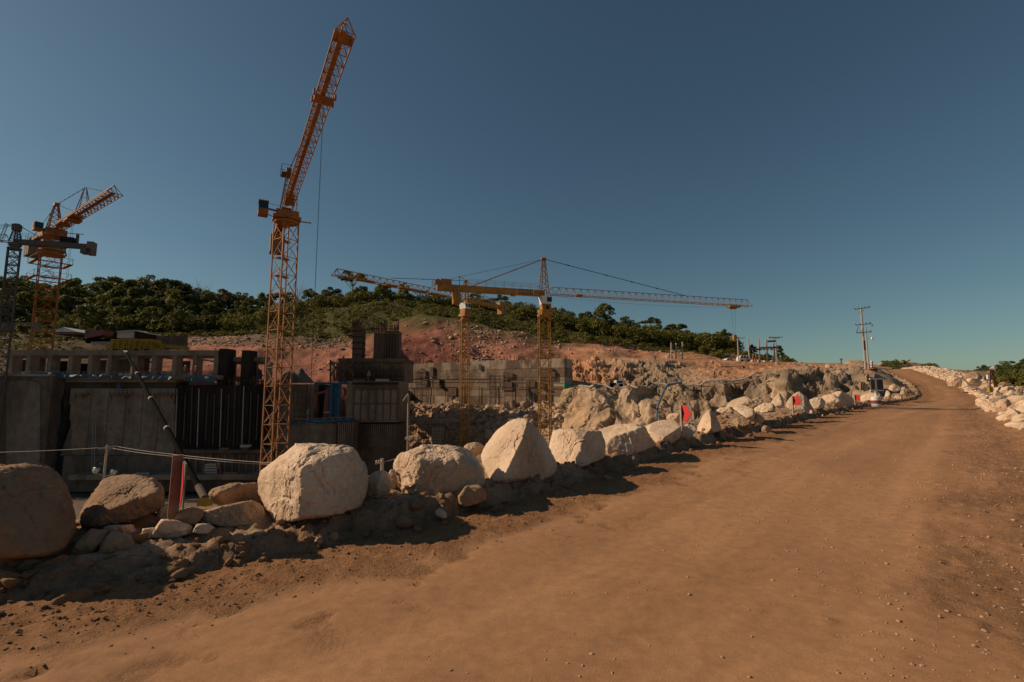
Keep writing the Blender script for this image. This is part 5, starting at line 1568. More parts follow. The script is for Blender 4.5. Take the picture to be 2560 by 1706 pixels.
MB().pbox(155, 1140.3, 452, 1230, YC - 1.5, 5).build('lift', M['concd'], t)
mb = MB(); p = [W(150, 1140, YC - 1.2), W(178, 1060, YC - .6), W(178, 1140, YC - .6)]; mb.prism([p[0], p[2], p[1]], (0, 4, 0)); mb.build('flared_foot', M['concd'], t)
MB().pbox(170, 1188, 640, 1200, YC - 4.2, 3).build('apron', M['conc'], t)
# three hanging work platforms
for k, (xa, xb, lab) in enumerate([(180, 215, 'left'), (270, 324, 'middle'), (381, 436, 'right')]):
    w = px_thing('hanging_platform', 'small steel work platform hung on the dam wall, %s one of three' % lab, 'platform', (xa + xb) / 2, 988, YC - 1.4)
    MB().pbox(xa + 4, 984, xb - 4, 987, YC - 1.7, 1.0).build('floor', M['rust'], w)
    mb = MB()
    for q in np.linspace(xa, xb, 6):
        A_ = W(q, 972, YC - 1.75); B_ = W(q, 987, YC - 1.75); mb.bar(A_, B_, .05)
    for py in (974, 979): mb.bar(W(xa, py, YC - 1.75), W(xb, py, YC - 1.75), .05)
    mb.build('railing', M['steelg'], w)
    mb = MB()
    for q in (xa + 8, xb - 8): mb.bar(W(q, 987, YC - 1.2), W(q, 998, YC - .6), .08); mb.bar(W(q, 987, YC - .62), W(q, 998, YC - .62), .06)
    mb.build('bracket', M['rust'], w)
w = px_thing('tarp_cone', 'small folded blue tarp on the middle hanging platform', 'tarp', 297, 972, YC - 1.2)
MB().lathe(W(297, 972, YC - 1.2), [(.32, 0), (.2, .5), (.03, 1.1)], 7).build('fold', M['bluet'], w)

# left pier with arched face and netting gap
t = px_thing('concrete_pier', 'dark weathered concrete pier at the left edge with an arched panel', 'pier', 60, 1200, YC)
MB().pbox(-90, 941, 118, 1230, YC - 2.6, 6).build('shaft', M['concd'], t)
mb = MB(); pts = []
for k in range(15):
    a = math.pi * k / 14; pts.append(W(60 - 42 * math.cos(a), 966 - 14 * math.sin(a), YC - 2.6))
pts = pts + [W(102, 1180, YC - 2.6), W(18, 1180, YC - 2.6)]
mb.prism(pts, (0, -.18, 0)); mb.build('arched_panel', M['conc'], t)
MB().pbox(-90, 936, 122, 941, YC - 2.9, 6).build('coping', M['steelg'], t)
t = px_thing('netting_screen', 'dark blue safety netting hanging in the gap right of the left pier', 'netting', 140, 1180, YC)
def crumple(name, x0, y0, x1, y1, Y, mat, parent, nx=24, ny=16, amp=.25, f=1.0, slope=0):
    """a hanging or lying sheet with folds"""
    U, V = np.meshgrid(np.linspace(0, 1, nx), np.linspace(0, 1, ny), indexing='ij')
    P = np.array([W(x0 + (x1 - x0) * a, y0 + (y1 - y0) * b, Y + slope * b) for a, b in zip(U.ravel(), V.ravel())])
    P[:, 1] += amp * fbm(P * f, 3); P[:, 2] += amp * .4 * fbm(P * f + 7, 3); P[:, 0] += amp * .3 * fbm(P * f + 3, 2)
    Q = P + np.array([0, .03, 0])
    i = np.arange(nx - 1)[:, None] * ny + np.arange(ny - 1)[None]
    f1 = np.stack([i, i + 1, i + ny + 1, i + ny], -1).reshape(-1, 4); n_ = len(P)
    return mesh_obj(name, np.vstack([P, Q]), np.vstack([f1, f1[:, ::-1] + n_]), mat, parent, True)
crumple('net', 119, 945, 163, 1205, YC - .6, M['bluen'], t, 16, 40, .5, .6)
MB().pbox(119, 1000, 172, 1210, YC + .8, 3).build('gap_wall', M['form'], t)

# blue tarps and rails along the deck
for k, (xa, xb, ya, yb, lab) in enumerate([(90, 165, 932, 944, 'tangled blue netting bunched on the deck near the left pier'), (166, 256, 938, 947, 'bright blue tarp strip along the deck below the colonnade'), (256, 340, 940, 947, 'faded blue strip of tarp on the deck left of the black boom'), (352, 430, 941, 949, 'dark blue tarp strip right of the black boom'), (462, 540, 942, 954, 'ragged blue tarp at the right end of the colonnade deck')]):
    t = px_thing('tarp', lab, 'tarp', (xa + xb) / 2, yb, YC - 1.6)
    crumple('sheet', xa, ya, xb, yb, YC - 1.7, M['bluet'], t, 30, 6, .30, 1.2)
t = px_thing('deck_railing', 'thin steel railing along the edge of the colonnade deck', 'railing', 330, 940, YC - 1.3)
for k in range(34):
    q = 30 + k * 15; MB().bar(W(q, 929, YC - 1.35), W(q, 941, YC - 1.35), .05).build('post', M['steelg'], t)
for py in (930, 935): MB().bar(W(28, py, YC - 1.35), W(530, py, YC - 1.35), .035).build('rail', M['steelg'], t)
# lumber and sheets lying on the deck
t = px_thing('sheet_stack', 'stack of pale boards seen through the colonnade openings', 'boards', 414, 935, YC + 1)
for k in range(4): MB().pbox(399 + k, 929 + k * 1.5, 428, 930.2 + k * 1.5, YC + 1 - k * .05, 1.6).build('board', M['pipe'], t)

# ---- black ribbed formwork right of the dam wall
t = px_thing('formwork_wall', 'black steel formwork wall with pale vertical rods right of the dam wall', 'formwork', 540, 1125, YC)
MB().pbox(437, 963, 645, 1125, YC - .3, 4).build('panel_face', M['form'], t)
for k in range(12):
    q = 444 + k * 18.3 + rnd.uniform(-2, 2); y0_ = rnd.choice([966, 972, 980, 985]); y1_ = rnd.choice([1118, 1112, 1100])
    MB().bar(W(q, y0_, YC - .5), W(q - 5, y1_, YC - .5), .13).build('rod', M['rodg'] if k % 3 else M['steelg'], t)
    MB().pbox(q + 6, 966, q + 10, 1120, YC - .46, .14).build('rib', M['form'], t)
for py in (990, 1030, 1072, 1108): MB().pbox(438, py, 644, py + 4, YC - .42, .1).build('waler', M['form'], t)
MB().pbox(545, 872, 566, 963, YC + .2, 2.5).build('tower_form', M['form'], t)
MB().pbox(602, 876, 621, 963, YC + .4, 2.5).build('tower_form', M['form'], t)
t = px_thing('base_wall', 'low ribbed concrete wall at the foot of the black formwork', 'wall', 540, 1195, YC)
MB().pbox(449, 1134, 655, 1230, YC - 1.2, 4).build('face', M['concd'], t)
for k in range(11): MB().pbox(452 + k * 18, 1137, 455.5 + k * 18, 1192, YC - 1.42, .3).build('rib', M['conc'], t)
MB().pbox(440, 1126, 660, 1133.5, YC - 1.9, 4).build('ledge', M['concd'], t)
t = px_thing('site_table', 'small pale table top on a post at the foot of the black formwork', 'table', 612, 1130, YC - 2)
MB().pbox(600, 1113, 622, 1119, YC - 2.6, .8).build('top', M['pipe'], t); MB().pbox(604, 1119, 618, 1128, YC - 2.3, .4).build('stand', M['concd'], t)
t = px_thing('crate_stack', 'pale stacked timber crate against the base wall', 'crate', 526, 1192, YC - 3)
for k in range(5): MB().pbox(512 - k, 1160 + k * 6.5, 540 + k, 1165 + k * 6.5, YC - 3.2, 1.0).build('plank', M['pipe'], t)

# ---- middle block behind the tall crane
YM = 84.0
t = px_thing('middle_block', 'square concrete block right behind the tall crane mast', 'block', 750, 1050, YM)
MB().pbox(640, 961, 784, 1005, YM, 6).build('lift', M['conc'], t); MB().pbox(640, 1005.3, 784.2, 1048, YM - .02, 6).build('lift', M['conc'], t)
MB().pbox(764, 960, 766, 1048, YM - .1, .2).build('joint', M['concd'], t)
t = px_thing('spoil_heap', 'dark pointed heap of soil on top of the middle block', 'heap', 740, 958, YM + 3)
nn = 30; P_ = []; 
for i_ in range(nn):
    for j_ in range(12):
        u_, v_ = i_ / (nn - 1), j_ / 11; c = W(690 + 95 * u_, 958, YM + 1 + 5 * v_)
        h = 2.7 * max(0, 1 - abs(u_ - .62) / .40) * math.sin(math.pi * v_) ** .6 + 2.4 * max(0, 1 - abs(u_ - .25) / .26) * math.sin(math.pi * v_) ** .6 * .9
        P_.append(c + up * h * (1 + .15 * rnd.uniform(-1, 1)))
i_ = np.arange(nn - 1)[:, None] * 12 + np.arange(11)[None]
mesh_obj('mound', P_, np.stack([i_, i_ + 12, i_ + 13, i_ + 1], -1).reshape(-1, 4), M['concd'], t, True)
t = px_thing('doorway', 'dark opening with leaning red pipe frame beside the blue column', 'opening', 805, 1047, YM)
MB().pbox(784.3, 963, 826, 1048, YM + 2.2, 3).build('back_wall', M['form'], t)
MB().pbox(812, 968, 826, 1046, YM + 2.0, .1).build('red_board', M['redp'], t)
for A_, B_ in [((788, 984), (784, 1020)), ((793, 982), (787, 1022)), ((789, 984), (819, 976)), ((819, 976), (816, 1048)), ((815, 980), (808, 1048)), ((789, 987), (818, 979))]:
    MB().bar(W(*A_, YM - .8), W(*B_, YM - .8), .16).build('frame_pipe', M['redp'], t)
MB().bar(W(812, 1031, YM - .8), W(824, 1031, YM - .8), .14).build('frame_pipe', M['white'], t)
t = px_thing('blue_column', 'bright blue steel column in the gap between two concrete blocks', 'column', 838, 1047, YM)
MB().pbox(824, 958, 831, 1047, YM - 1.0, .5).build('post', M['bluep'], t); MB().pbox(843, 958, 850, 1047, YM - .9, .5).build('post', M['bluep'], t)
MB().pbox(831.2, 962, 842.8, 1045, YM - .6, .2).build('infill', M['bluet'], t)
for k in range(6): MB().bar(W(831, 968 + k * 13, YM - .95), W(843, 960 + k * 13, YM - .95), .10).build('brace', M['bluep'], t)
MB().pbox(786, 956, 866, 962, YM - 1.1, .6).build('head_beam', M['bluep'], t)
t = px_thing('blue_walkway', 'blue edged walkway along the foot of the middle blocks', 'walkway', 800, 1058, YM)
mb = MB(); A_, B_ = W(700, 1060, YM - 3), W(884, 1049, YM - 1.5); mb.bar(A_, B_, .5, .45); mb.build('edge_beam', M['bluep'], t)
MB().bar(W(700, 1052, YM - 3.4), W(884, 1042, YM - 1.9), .06).build('rail', M['steelg'], t)
for k in range(9): MB().bar(W(705 + k * 21, 1052 - k * 1.2, YM - 3.3 + k * .17), W(705 + k * 21, 1060 - k * 1.2, YM - 3.3 + k * .17), .06).build('post', M['steelg'], t)
t = px_thing('ribbed_block', 'concrete block clad in tall ribbed form panels right of the blue column', 'block', 930, 1055, YM)
MB().pbox(866, 953, 996, 1056, YM - .5, 8).build('core', M['conc'], t)
for k in range(6): MB().pbox(885 + k * 18.5, 976, 901 + k * 18.5, 1050, YM - .78 - .02 * (k % 2), .28).build('panel', M['conc'], t)
for k in range(7): MB().pbox(882 + k * 18.5, 972, 884.5 + k * 18.5, 1052, YM - .95, .4).build('rib', M['rust'], t)
MB().pbox(880, 956, 994, 962, YM - 1.0, .5).build('painted_shadow_bar', M['form'], t); MB().pbox(882, 966, 994, 970, YM - .95, .4).build('waler', M['rust'], t); MB().pbox(884, 1008, 994, 1011, YM - .99, .4).build('waler', M['rust'], t)  # the shadow line below the crest is drawn as a black raised bar
t = px_thing('lower_block', 'lower concrete block with a corrugated panel above the largest boulder', 'block', 800, 1130, YM)
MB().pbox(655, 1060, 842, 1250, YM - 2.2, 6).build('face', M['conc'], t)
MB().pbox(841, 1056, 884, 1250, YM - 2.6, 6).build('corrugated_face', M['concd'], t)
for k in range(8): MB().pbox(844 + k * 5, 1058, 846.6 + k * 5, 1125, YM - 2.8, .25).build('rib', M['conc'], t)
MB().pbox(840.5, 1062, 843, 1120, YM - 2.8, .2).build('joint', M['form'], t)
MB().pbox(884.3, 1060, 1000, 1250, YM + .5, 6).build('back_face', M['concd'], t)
for k in range(14): MB().pbox(922 + k * 5, 1062, 924.4 + k * 5, 1118, YM + .28, .25).build('rib', M['conc'], t)

# ---- upper pillars with rebar above the middle blocks
t = px_thing('deck_slab', 'dark cantilever slab carrying two tall unfinished pillars', 'slab', 930, 905, YM + 8)
MB().pbox(846, 896, 1010, 906, YM + 7, 9).build('slab', M['concd'], t)
for k_, (a_, b_) in enumerate(((846, 900), (900, 948), (948, 1012))):
    for j_, (c_, d_) in enumerate(((906.2, 930), (930.2, 956))): MB().pbox(a_ + .3, c_, b_, d_, YM + 8 - .05 * ((k_ + j_) % 2), 8).build('wall_below', M['conc'], t)
for q in range(16): MB().bar(W(852 + q * 10, 884 + rnd.uniform(-3, 3), YM + 7.1), W(852 + q * 10, 897, YM + 7.1), .05).build('post', M['rebar'], t)
MB().bar(W(850, 888, YM + 7.1), W(1008, 888, YM + 7.1), .05).build('rail', M['rebar'], t)
def rebar_bunch(parent, x0, x1, y0, y1, Y, n, dep=2.0):
    mb = MB()
    for k in range(n):
        q = rnd.uniform(x0, x1); yy = Y + rnd.uniform(0, dep); mb.bar(W(q, y1, yy), W(q + rnd.uniform(-2, 2), y0 + rnd.uniform(0, (y1 - y0) * .55), yy), .06)
    for k in range(max(3, n // 5)):
        yy = Y + rnd.uniform(0, dep); py = rnd.uniform(y0 + (y1 - y0) * .4, y1); mb.bar(W(x0, py, yy), W(x1, py, yy), .05)
    return mb.build('rebar', M['rebar'], parent)
t = px_thing('unfinished_pillar', 'slim dark unfinished pillar with rusty rebar, left of two', 'pillar', 893, 897, YM + 9)
MB().pbox(881, 818, 905, 897, YM + 9, 2.2).build('shaft', M['rust'], t); rebar_bunch(t, 880, 906, 798, 820, YM + 9, 46)
for k in range(5): MB().pbox(880.5, 826 + k * 15, 905.5, 828.5 + k * 15, YM + 8.9, 2.4).build('waler', M['form'], t)
t = px_thing('unfinished_pillar', 'wide dark ribbed pillar with rebar on top, right of two', 'pillar', 965, 897, YM + 9)
MB().pbox(934, 832, 961, 897, YM + 9, 2.6).build('shaft', M['concd'], t); MB().pbox(961.3, 828, 996, 897, YM + 9.2, 2.6).build('shaft', M['concd'], t)
for k in range(9): MB().pbox(937 + k * 6.6, 834, 939 + k * 6.6, 896, YM + 8.85, .3).build('rib', M['rust'], t)
rebar_bunch(t, 933, 998, 802, 832, YM + 9, 60, 2.6)
t = px_thing('rebar_thicket', 'dense thicket of rusty rebar and falsework above the ribbed block', 'rebar', 930, 953, YM + 4)
rebar_bunch(t, 866, 1010, 905, 953, YM + 5, 170, 3); rebar_bunch(t, 826, 884, 900, 954, YM + 2, 60, 2)
for A_, B_ in [((826, 904), (866, 952)), ((884, 904), (836, 952)), ((860, 900), (884, 940)), ((826, 940), (850, 905)), ((858, 890), (858, 958)), ((826, 900), (826, 958))]:
    MB().bar(W(*A_, YM + 1.5), W(*B_, YM + 1.5), .22).build('strut', M['rust'], t)
rebar_bunch(px_thing('rebar_mat', 'rebar bristling along the top edge of the dam deck by the black tower', 'rebar', 590, 963, YC + 1), 545, 668, 940, 965, YC + .2, 70, 2)

# ---- long stained wall
WA, WB = W(1000, 905, 112.0), W(1411, 905, 92.5)
zt, zb = 8.6, W(1000, 1014, 110)[2] - 1.5
t = thing('retaining_wall', 'long stained concrete wall in horizontal lifts behind the two yellow cranes', 'wall', (WA + WB) / 2)
wd = unit(np.array([WB[0] - WA[0], WB[1] - WA[1], 0])); wn_ = np.array([wd[1], -wd[0], 0])
LW = np.linalg.norm((WB - WA)[:2]); zl = np.linspace(zb, zt, 7)
rw = np.random.RandomState(4)
for i_ in range(6):
    cuts = np.concatenate([[0], np.sort(rw.uniform(.08, .92, 4 if i_ % 2 else 3)), [1]])
    for a_, b_ in zip(cuts[:-1], cuts[1:]):
        off = rw.uniform(-.02, .05) + (.14 if i_ < 3 else 0)
        c = WA[:2] + (WB - WA)[:2] * (a_ + b_) / 2
        MB().obox((c[0] - wn_[0] * (2 - off), c[1] - wn_[1] * (2 - off), (zl[i_] + zl[i_ + 1]) / 2), wd, wn_, up, LW * (b_ - a_) / 2 - .02, 2.0, (zl[i_ + 1] - zl[i_]) / 2 - .03).build('panel', M[rw.choice(['conclit', 'conclit', 'conclit2', 'conclit3'])], t)
c = (WA + WB) / 2
MB().obox((c[0] - wn_[0] * 2.4, c[1] - wn_[1] * 2.4, (zt + zb) / 2 - .1), wd, wn_, up, LW / 2 - .1, 2.0, (zt - zb) / 2 - .15).build('core', M['concd'], t)
def wallpt(px, py, off=.3):
    """point where a photo sight line meets the wall face"""
    r_ = W(px, py, 100.0) - CAMP; k = ((WA - CAMP) @ wn_ + off) / (r_ @ wn_)
    return CAMP + r_ * k
for px, py, sz_ in ((1104, 957, 1.0), (1358, 957, 1.1)):
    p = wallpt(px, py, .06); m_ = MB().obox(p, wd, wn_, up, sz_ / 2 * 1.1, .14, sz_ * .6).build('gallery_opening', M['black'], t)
    mb = MB(); mb.obox(p - up * sz_ * .75 + wn_ * .35, wd, wn_, up, sz_ * .7, .5, .06); mb.bar(p - up * sz_ * .75 + wn_ * .8 - wd * .6, p + wn_ * .8 - wd * .6, .05); mb.bar(p - up * sz_ * .75 + wn_ * .8 + wd * .6, p + wn_ * .8 + wd * .6, .05); mb.build('balcony', M['rust'], t)
for k in range(26):
    px = rw.uniform(1010, 1400); py = rw.uniform(918, 1000); p = wallpt(px, py, .25); h = rw.uniform(.3, 2.2); w_ = rw.uniform(.3, 2.4)
    MB().obox(p, wd, wn_, up, w_ / 2, .06 + .03 * (k % 3), h / 2).build('patch_board', M['rust'] if k % 3 else M['concd'], t)
for k in range(9):
    px = 1030 + k * 42; p = wallpt(px, 1008, .35); q = wallpt(px, rw.uniform(930, 980), .35); MB().bar(p, q, .10).build('scaffold_pole', M['rebar'], t)
for py in (942, 950, 968): MB().bar(wallpt(1006, py, .4), wallpt(1404, py + 1, .4), .06).build('waler', M['rebar'], t)
mb = MB(); mb.bar(wallpt(1180, 904, -1.5), wallpt(1300, 904, -1.5), .3, .5); mb.build('parapet', M['steelg'], t)
t2 = px_thing('rebar_row', 'bristling row of rebar along the crest of the long stained wall', 'rebar', 1200, 905, 100)
mb = MB()
for k in range(260):
    f = rw.uniform(0, 1); p = np.array([*(WA[:2] + (WB - WA)[:2] * f - wn_[:2] * rw.uniform(.2, 3.5)), zt - .1]); mb.bar(p, p + up * rw.uniform(.3, 1.5) + wd * rw.uniform(-.2, .2), .05)
mb.build('bars', M['rebar'], t2)
t = px_thing('steel_beam', 'grey blue steel beam lying across the rubble slope', 'beam', 1088, 1050, 92)
mb = MB(); A_, B_ = W(1028, 1048, 93), W(1150, 1050, 90); mb.bar(A_, B_, .5, .12); mb.bar(A_ - up * .35, B_ - up * .35, .5, .12); mb.bar(A_ - up * .17, B_ - up * .17, .12, .3); mb.build('web', M['steelg'], t)
t = px_thing('rebar_cage', 'square rebar cage with a pale board inside on the rubble slope', 'cage', 1070, 1115, 88)
for k in range(14): MB().bar(W(1027 + k * 6.6, 1060, 89), W(1027 + k * 6.2, 1125, 89), .07).build('bar', M['rebar'], t)
for k in range(8): MB().bar(W(1026, 1062 + k * 8, 88.9), W(1114, 1062 + k * 8, 88.9), .06).build('bar', M['rebar'], t)
mb = MB(); mb.prism([W(1079, 1068, 90), W(1112, 1068, 90), W(1102, 1116, 90), W(1080, 1116, 90)], (0, .4, 0)); mb.build('board', M['pipe'], t)

# ---- yard behind the colonnade
YB = 98.0
t = px_thing('site_cabin', 'small pale site cabin with a flat roof on a yellow machine behind the colonnade', 'cabin', 330, 846, YB)
MB().pbox(293, 829, 334, 845, YB, 2.6).build('wall', mat_plain('cabin_grey', (.42, .43, .44), .6), t); MB().pbox(334.3, 831, 372, 846, YB + .4, 2.2).build('painted_shade_side', M['form'], t)  # shade of the right-hand side is put in as black colour
mb = MB(); mb.prism([W(290, 828, YB - .4), W(338, 825, YB - .4), W(376, 834, YB - .4), W(376, 836, YB - .4), W(338, 828, YB - .4), W(290, 830, YB - .4)], (0, 3.4, 0)); mb.build('roof', M['tin'], t)
t = px_thing('yellow_machine', 'bulky yellow machine standing behind the colonnade beam', 'machine', 330, 880, YB - 2)
MB().pbox(276, 848, 376, 862, YB - 2, 3).build('body', M['ypaint'], t); MB().pbox(272, 862.2, 382, 880, YB - 2.4, 3).build('chassis', M['ypaint'], t)
for k in range(7): MB().pbox(280 + k * 14, 850, 283 + k * 14, 878, YB - 2.6, .4).build('frame_post', M['ypaint'], t)
mb = MB(); mb.bar(W(376, 860, YB - 1), W(470, 872, YB - 1), .9, .7); mb.build('boom', M['ypaint'], t)
for k in range(4): MB().lathe(W(290 + k * 26, 880, YB - 2.6), [(.2, 0), (.55, .05), (.55, .45), (.2, .5)], 14, (0, -1, 0)).build('wheel', M['black'], t)
for k, (xa, ya, xb, yb, Yw, mt, lab) in enumerate([(380, 840, 462, 868, 112, 'concd', 'dark block wall right of the yellow machine'), (-20, 806, 96, 826, 140, 'conc', 'long low grey wall below the far left forest'), (262, 826, 292, 842, 115, 'form', 'dark shed wall left of the site cabin')]):
    t = px_thing('block_wall', lab, 'wall', (xa + xb) / 2, yb, Yw)
    nb = 6
    for j in range(nb):
        for i_ in range(3): MB().pbox(xa + (xb - xa) * j / nb + .3, ya + (yb - ya) * i_ / 3 + .2, xa + (xb - xa) * (j + 1) / nb, ya + (yb - ya) * (i_ + 1) / 3, Yw - .02 * ((i_ + j) % 3), 1).build('block', M[mt], t)
    MB().pbox(xa, ya + .5, xb, yb + 6, Yw + .3, 1).build('core', M[mt], t)
t = px_thing('tent_roof', 'low white pitched tent roof far behind the colonnade', 'tent', 162, 832, 125)
mb = MB(); mb.prism([W(130, 830, 125), W(158, 818, 125), W(193, 830, 125)], (0, 8, 0)); mb.build('roof', M['white'], t); MB().pbox(132, 830.2, 191, 836, 125.2, 7.5).build('wall', M['redp'], t)
t = px_thing('dump_truck', 'dark red dump truck parked beyond the left part of the colonnade', 'truck', 232, 862, 105)
mb = MB(); mb.prism([W(214, 846, 105), W(256, 838, 105), W(262, 826, 105), (W(222, 826, 105))], (0, 2.6, 0)); mb.build('tipper', M['redp'], t)
MB().pbox(212, 824, 222, 845, 105.1, 2.2).build('cab', M['conc_w'], t); MB().pbox(213, 827, 220, 834, 105.0, .1).build('windscreen', M['glass'], t); MB().pbox(212, 847, 262, 852, 105.2, 2.2).build('chassis', M['black'], t)
for q in (218, 242, 254): MB().lathe(W(q, 853, 105), [(.2, 0), (.5, .05), (.5, .5), (.2, .55)], 14, (0, 1, 0)).build('wheel', M['black'], t)
t = px_thing('pale_fence', 'short pale fence beside the dump truck', 'fence', 255, 862, 101)
for k in range(8): MB().bar(W(232 + k * 6, 856, 101), W(232 + k * 6, 864, 101), .12).build('post', M['pipe'], t)
MB().bar(W(230, 857, 101), W(276, 857, 101), .12, .4).build('rail', M['pipe'], t)
# big blue water bag seen in the short colonnade
t = px_thing('blue_bag', 'crumpled blue tarpaulin bag in the short colonnade opening', 'tarpaulin', 642, 952, YC + 3)
D, Fc = ICO[3]; mesh_obj('bag', W(643, 936, YC + 4) + D * np.array([.85, .6, .95]) * (1 + .18 * fbm(D * 2.2, 3))[:, None], Fc, M['bluet'], t, True)

# ---- telescopic crane boom rising out of the pit
t = px_thing('telescopic_boom', 'long black telescopic crane boom leaning left across the dam wall', 'boom', 512, 1250, 33)
P0, P1 = W(512, 1245, 33.0), W(315, 882, 52.0)
def bp(f): return P0 + (P1 - P0) * f
seg = [(0.0, .05, .235, 'concd'), (.05, .36, .20, 'black'), (.36, .57, .175, 'black'), (.57, .785, .155, 'black'), (.785, 1.0, .135, 'black')]
for a_, b_, r_, mt in seg:
    MB().tube([bp(a_), bp(b_)], r_, 10).build('boom_section', M[mt], t)
    if b_ < 1 and a_ > 0: MB().tube([bp(b_ - .003), bp(b_ + .004)], r_ * 1.16, 10).build('collar', M['pipe'], t)
MB().obox(P1, unit(P1 - P0), (1, 0, 0), unit(np.cross((1, 0, 0), P1 - P0)), .3, .2, .18).build('boom_head', M['steelg'], t)
b0 = P0 - np.array([0, 0, 0])
mb = MB(); mb.bar(P0, np.array([P0[0] + .8, P0[1] - 1, PITZ + 2.5]), .5, .7); mb.obox((P0[0] + 1, P0[1] - 1.5, PITZ + 1.6), (0, 1, 0), (1, 0, 0), up, 4.2, 1.3, .8); mb.build('carrier', M['ypaint'], t)

# ---- scaffolds, ladders and stacked material
def scaffold(label, x0, x1, y0, y1, Y, nx, ny, dep=1.2):
    t = px_thing('scaffold', label, 'scaffold', (x0 + x1) / 2, y1, Y)
    for q in np.linspace(x0, x1, nx):
        for dd in (0, dep): MB().bar(W(q, y1, Y) + np.array([0, dd, 0]), W(q, y0, Y) + np.array([0, dd, 0]), .055).build('standard', M['rebar'], t)
    for k, py in enumerate(np.linspace(y0 + 2, y1 - 4, ny)):
        for dd in (0, dep): MB().bar(W(x0, py, Y) + np.array([0, dd, 0]), W(x1, py, Y) + np.array([0, dd, 0]), .05).build('ledger', M['rebar'], t)
        if k % 2 == 0:
            a_, b_ = W(x0, py, Y), W(x1, py, Y)
            for j in range(3): MB().obox((a_ + b_) / 2 + np.array([0, dep * (.2 + .3 * j), -.04]), (1, 0, 0), (0, 1, 0), up, (b_ - a_)[0] / 2, dep * .12, .025).build('plank', M['wood'], t)
    for k in range(nx - 1):
        q0, q1 = x0 + (x1 - x0) * k / (nx - 1), x0 + (x1 - x0) * (k + 1) / (nx - 1)
        MB().bar(W(q0, y1, Y - .03), W(q1, y0, Y - .03), .045).build('brace', M['rebar'], t)
    return t
scaffold('tube scaffold against the block right behind the tall crane', 735, 762, 962, 1046, YM - 1.6, 3, 6)
scaffold('dark tube scaffold in the recess right of the corrugated panel', 888, 920, 1062, 1124, YM - 1.2, 3, 5)
scaffold('small scaffold standing on the long wall crest edge, left part', 1040, 1066, 930, 1008, 101, 3, 6)
scaffold('scaffold bay on the long stained wall between the two yellow cranes', 1225, 1262, 938, 1012, 95.5, 4, 6)
scaffold('scaffold under the right end of the colonnade deck', 505, 543, 945, 963, YC - 1.4, 4, 3)
t = px_thing('site_ladder', 'aluminium ladder leaning on the tall dam wall', 'ladder', 232, 1186, YC - 2.2)
for q in (228, 235): MB().bar(W(q, 1188, YC - 2.6), W(q + 4, 1062, YC - .75), .07).build('rail', M['steelg'], t)
for k in range(17): MB().bar(W(228 + k * .24, 1184 - k * 7.2, YC - 2.6 + k * .108), W(235 + k * .24, 1184 - k * 7.2, YC - 2.6 + k * .108), .045).build('rung', M['steelg'], t)
for k, (xa, xb, ya, yb, Yk, mt, lab) in enumerate([
    (470, 508, 1182, 1188, YC - 3.6, 'rust', 'bundle of rusty bars stacked on the apron left of the pale crate'),
    (560, 592, 1181, 1188, YC - 3.6, 'wood', 'stack of brown timber on the apron below the black formwork'),
    (340, 372, 1182, 1188, YC - 3.8, 'pipe', 'pile of pale planks on the apron under the black boom'),
    (548, 570, 1120, 1126, YC - 1.7, 'wood', 'short timber stack on the ledge under the black formwork'),
    (700, 722, 955, 960.5, YM + .4, 'wood', 'timber stack on the middle block left of the soil heap'),
    (884, 912, 948, 952.8, YM + .3, 'rust', 'bar bundle lying on the crest of the ribbed block, left'),
    (940, 972, 948, 952.8, YM + .3, 'pipe', 'pale boards lying on the crest of the ribbed block, right'),
    (1205, 1236, 898, 904, 103, 'wood', 'timber lying on the crest of the long stained wall')]):
    t = px_thing('material_stack', lab, 'stack', (xa + xb) / 2, yb, Yk)
    n = 4
    for j in range(n):
        h_ = (yb - ya) / n
        for i_ in range(3):
            o_ = rnd.uniform(-1.5, 1.5)
            MB().pbox(xa + o_, ya + j * h_ + .12, xb + o_, ya + (j + 1) * h_, Yk + i_ * .32 + rnd.uniform(-.03, .03), .27).build('piece', M[mt], t)
# ================================================================ road furniture, poles, vehicles, people
# ---- chevron signs along the berm
def chevron(label, base, h, pw, ph, zoff, yaw, post_mat, post_w=.09, lean=0.0, shift=0.0):
    base = np.asarray(base, float)
    t = thing('chevron_sign', label, 'sign', base)
    topp = base + np.array([lean, 0, h])
    ax = np.array([math.cos(yaw), math.sin(yaw), 0]); nrm = np.array([math.sin(yaw), -math.cos(yaw), 0])
    MB().bar(base - up * .25, topp, post_w, post_w * .6, up=ax).build('post', post_mat, t)
    c = base + up * (zoff + ph / 2) + ax * (pw / 2 + post_w * .45) + nrm * (post_w * .5) + np.array([lean * .8 + shift, shift * .9, 0])
    pl = MB().obox(c, ax, nrm, up, pw / 2, .008, ph / 2).build('plate', M['plateg'], t)
    q = lambda a, b, e=.011: c + ax * pw * a + up * ph * b + nrm * e
    mb = MB(); mb.prism([q(-.40, .48), q(.06, .48), q(.47, 0), q(.06, -.48), q(-.40, -.48), q(-.20, 0)], nrm * .004); mb.build('chevron', M['red'], pl)
    mb = MB(); mb.prism([q(-.485, .48, .010), q(-.40, .48, .010), q(-.22, 0, .010), q(-.40, -.48, .010), q(-.485, -.48, .010)], nrm * .003); mb.build('dark_field', M['black'], pl)
    for hb in (.3, -.3): MB().lathe(c - ax * (pw / 2 + post_w * .4) + up * ph * hb + nrm * .03, [(.012, 0), (.012, .02)], 8, nrm).build('bolt', M['steelg'], t)
    return t
yaw = math.radians(-52)
M['plateg'] = mat_plain('plate_grey', (.20, .18, .165), .6)
M['postwood'] = mat_plain('post_wood', (.27, .155, .105), .8, var=.3, scale=7, dirt=(.16, .08, .05), dirt_amt=.5)
M['postpale'] = mat_plain('post_pale', (.42, .34, .27), .8, var=.25, scale=7)
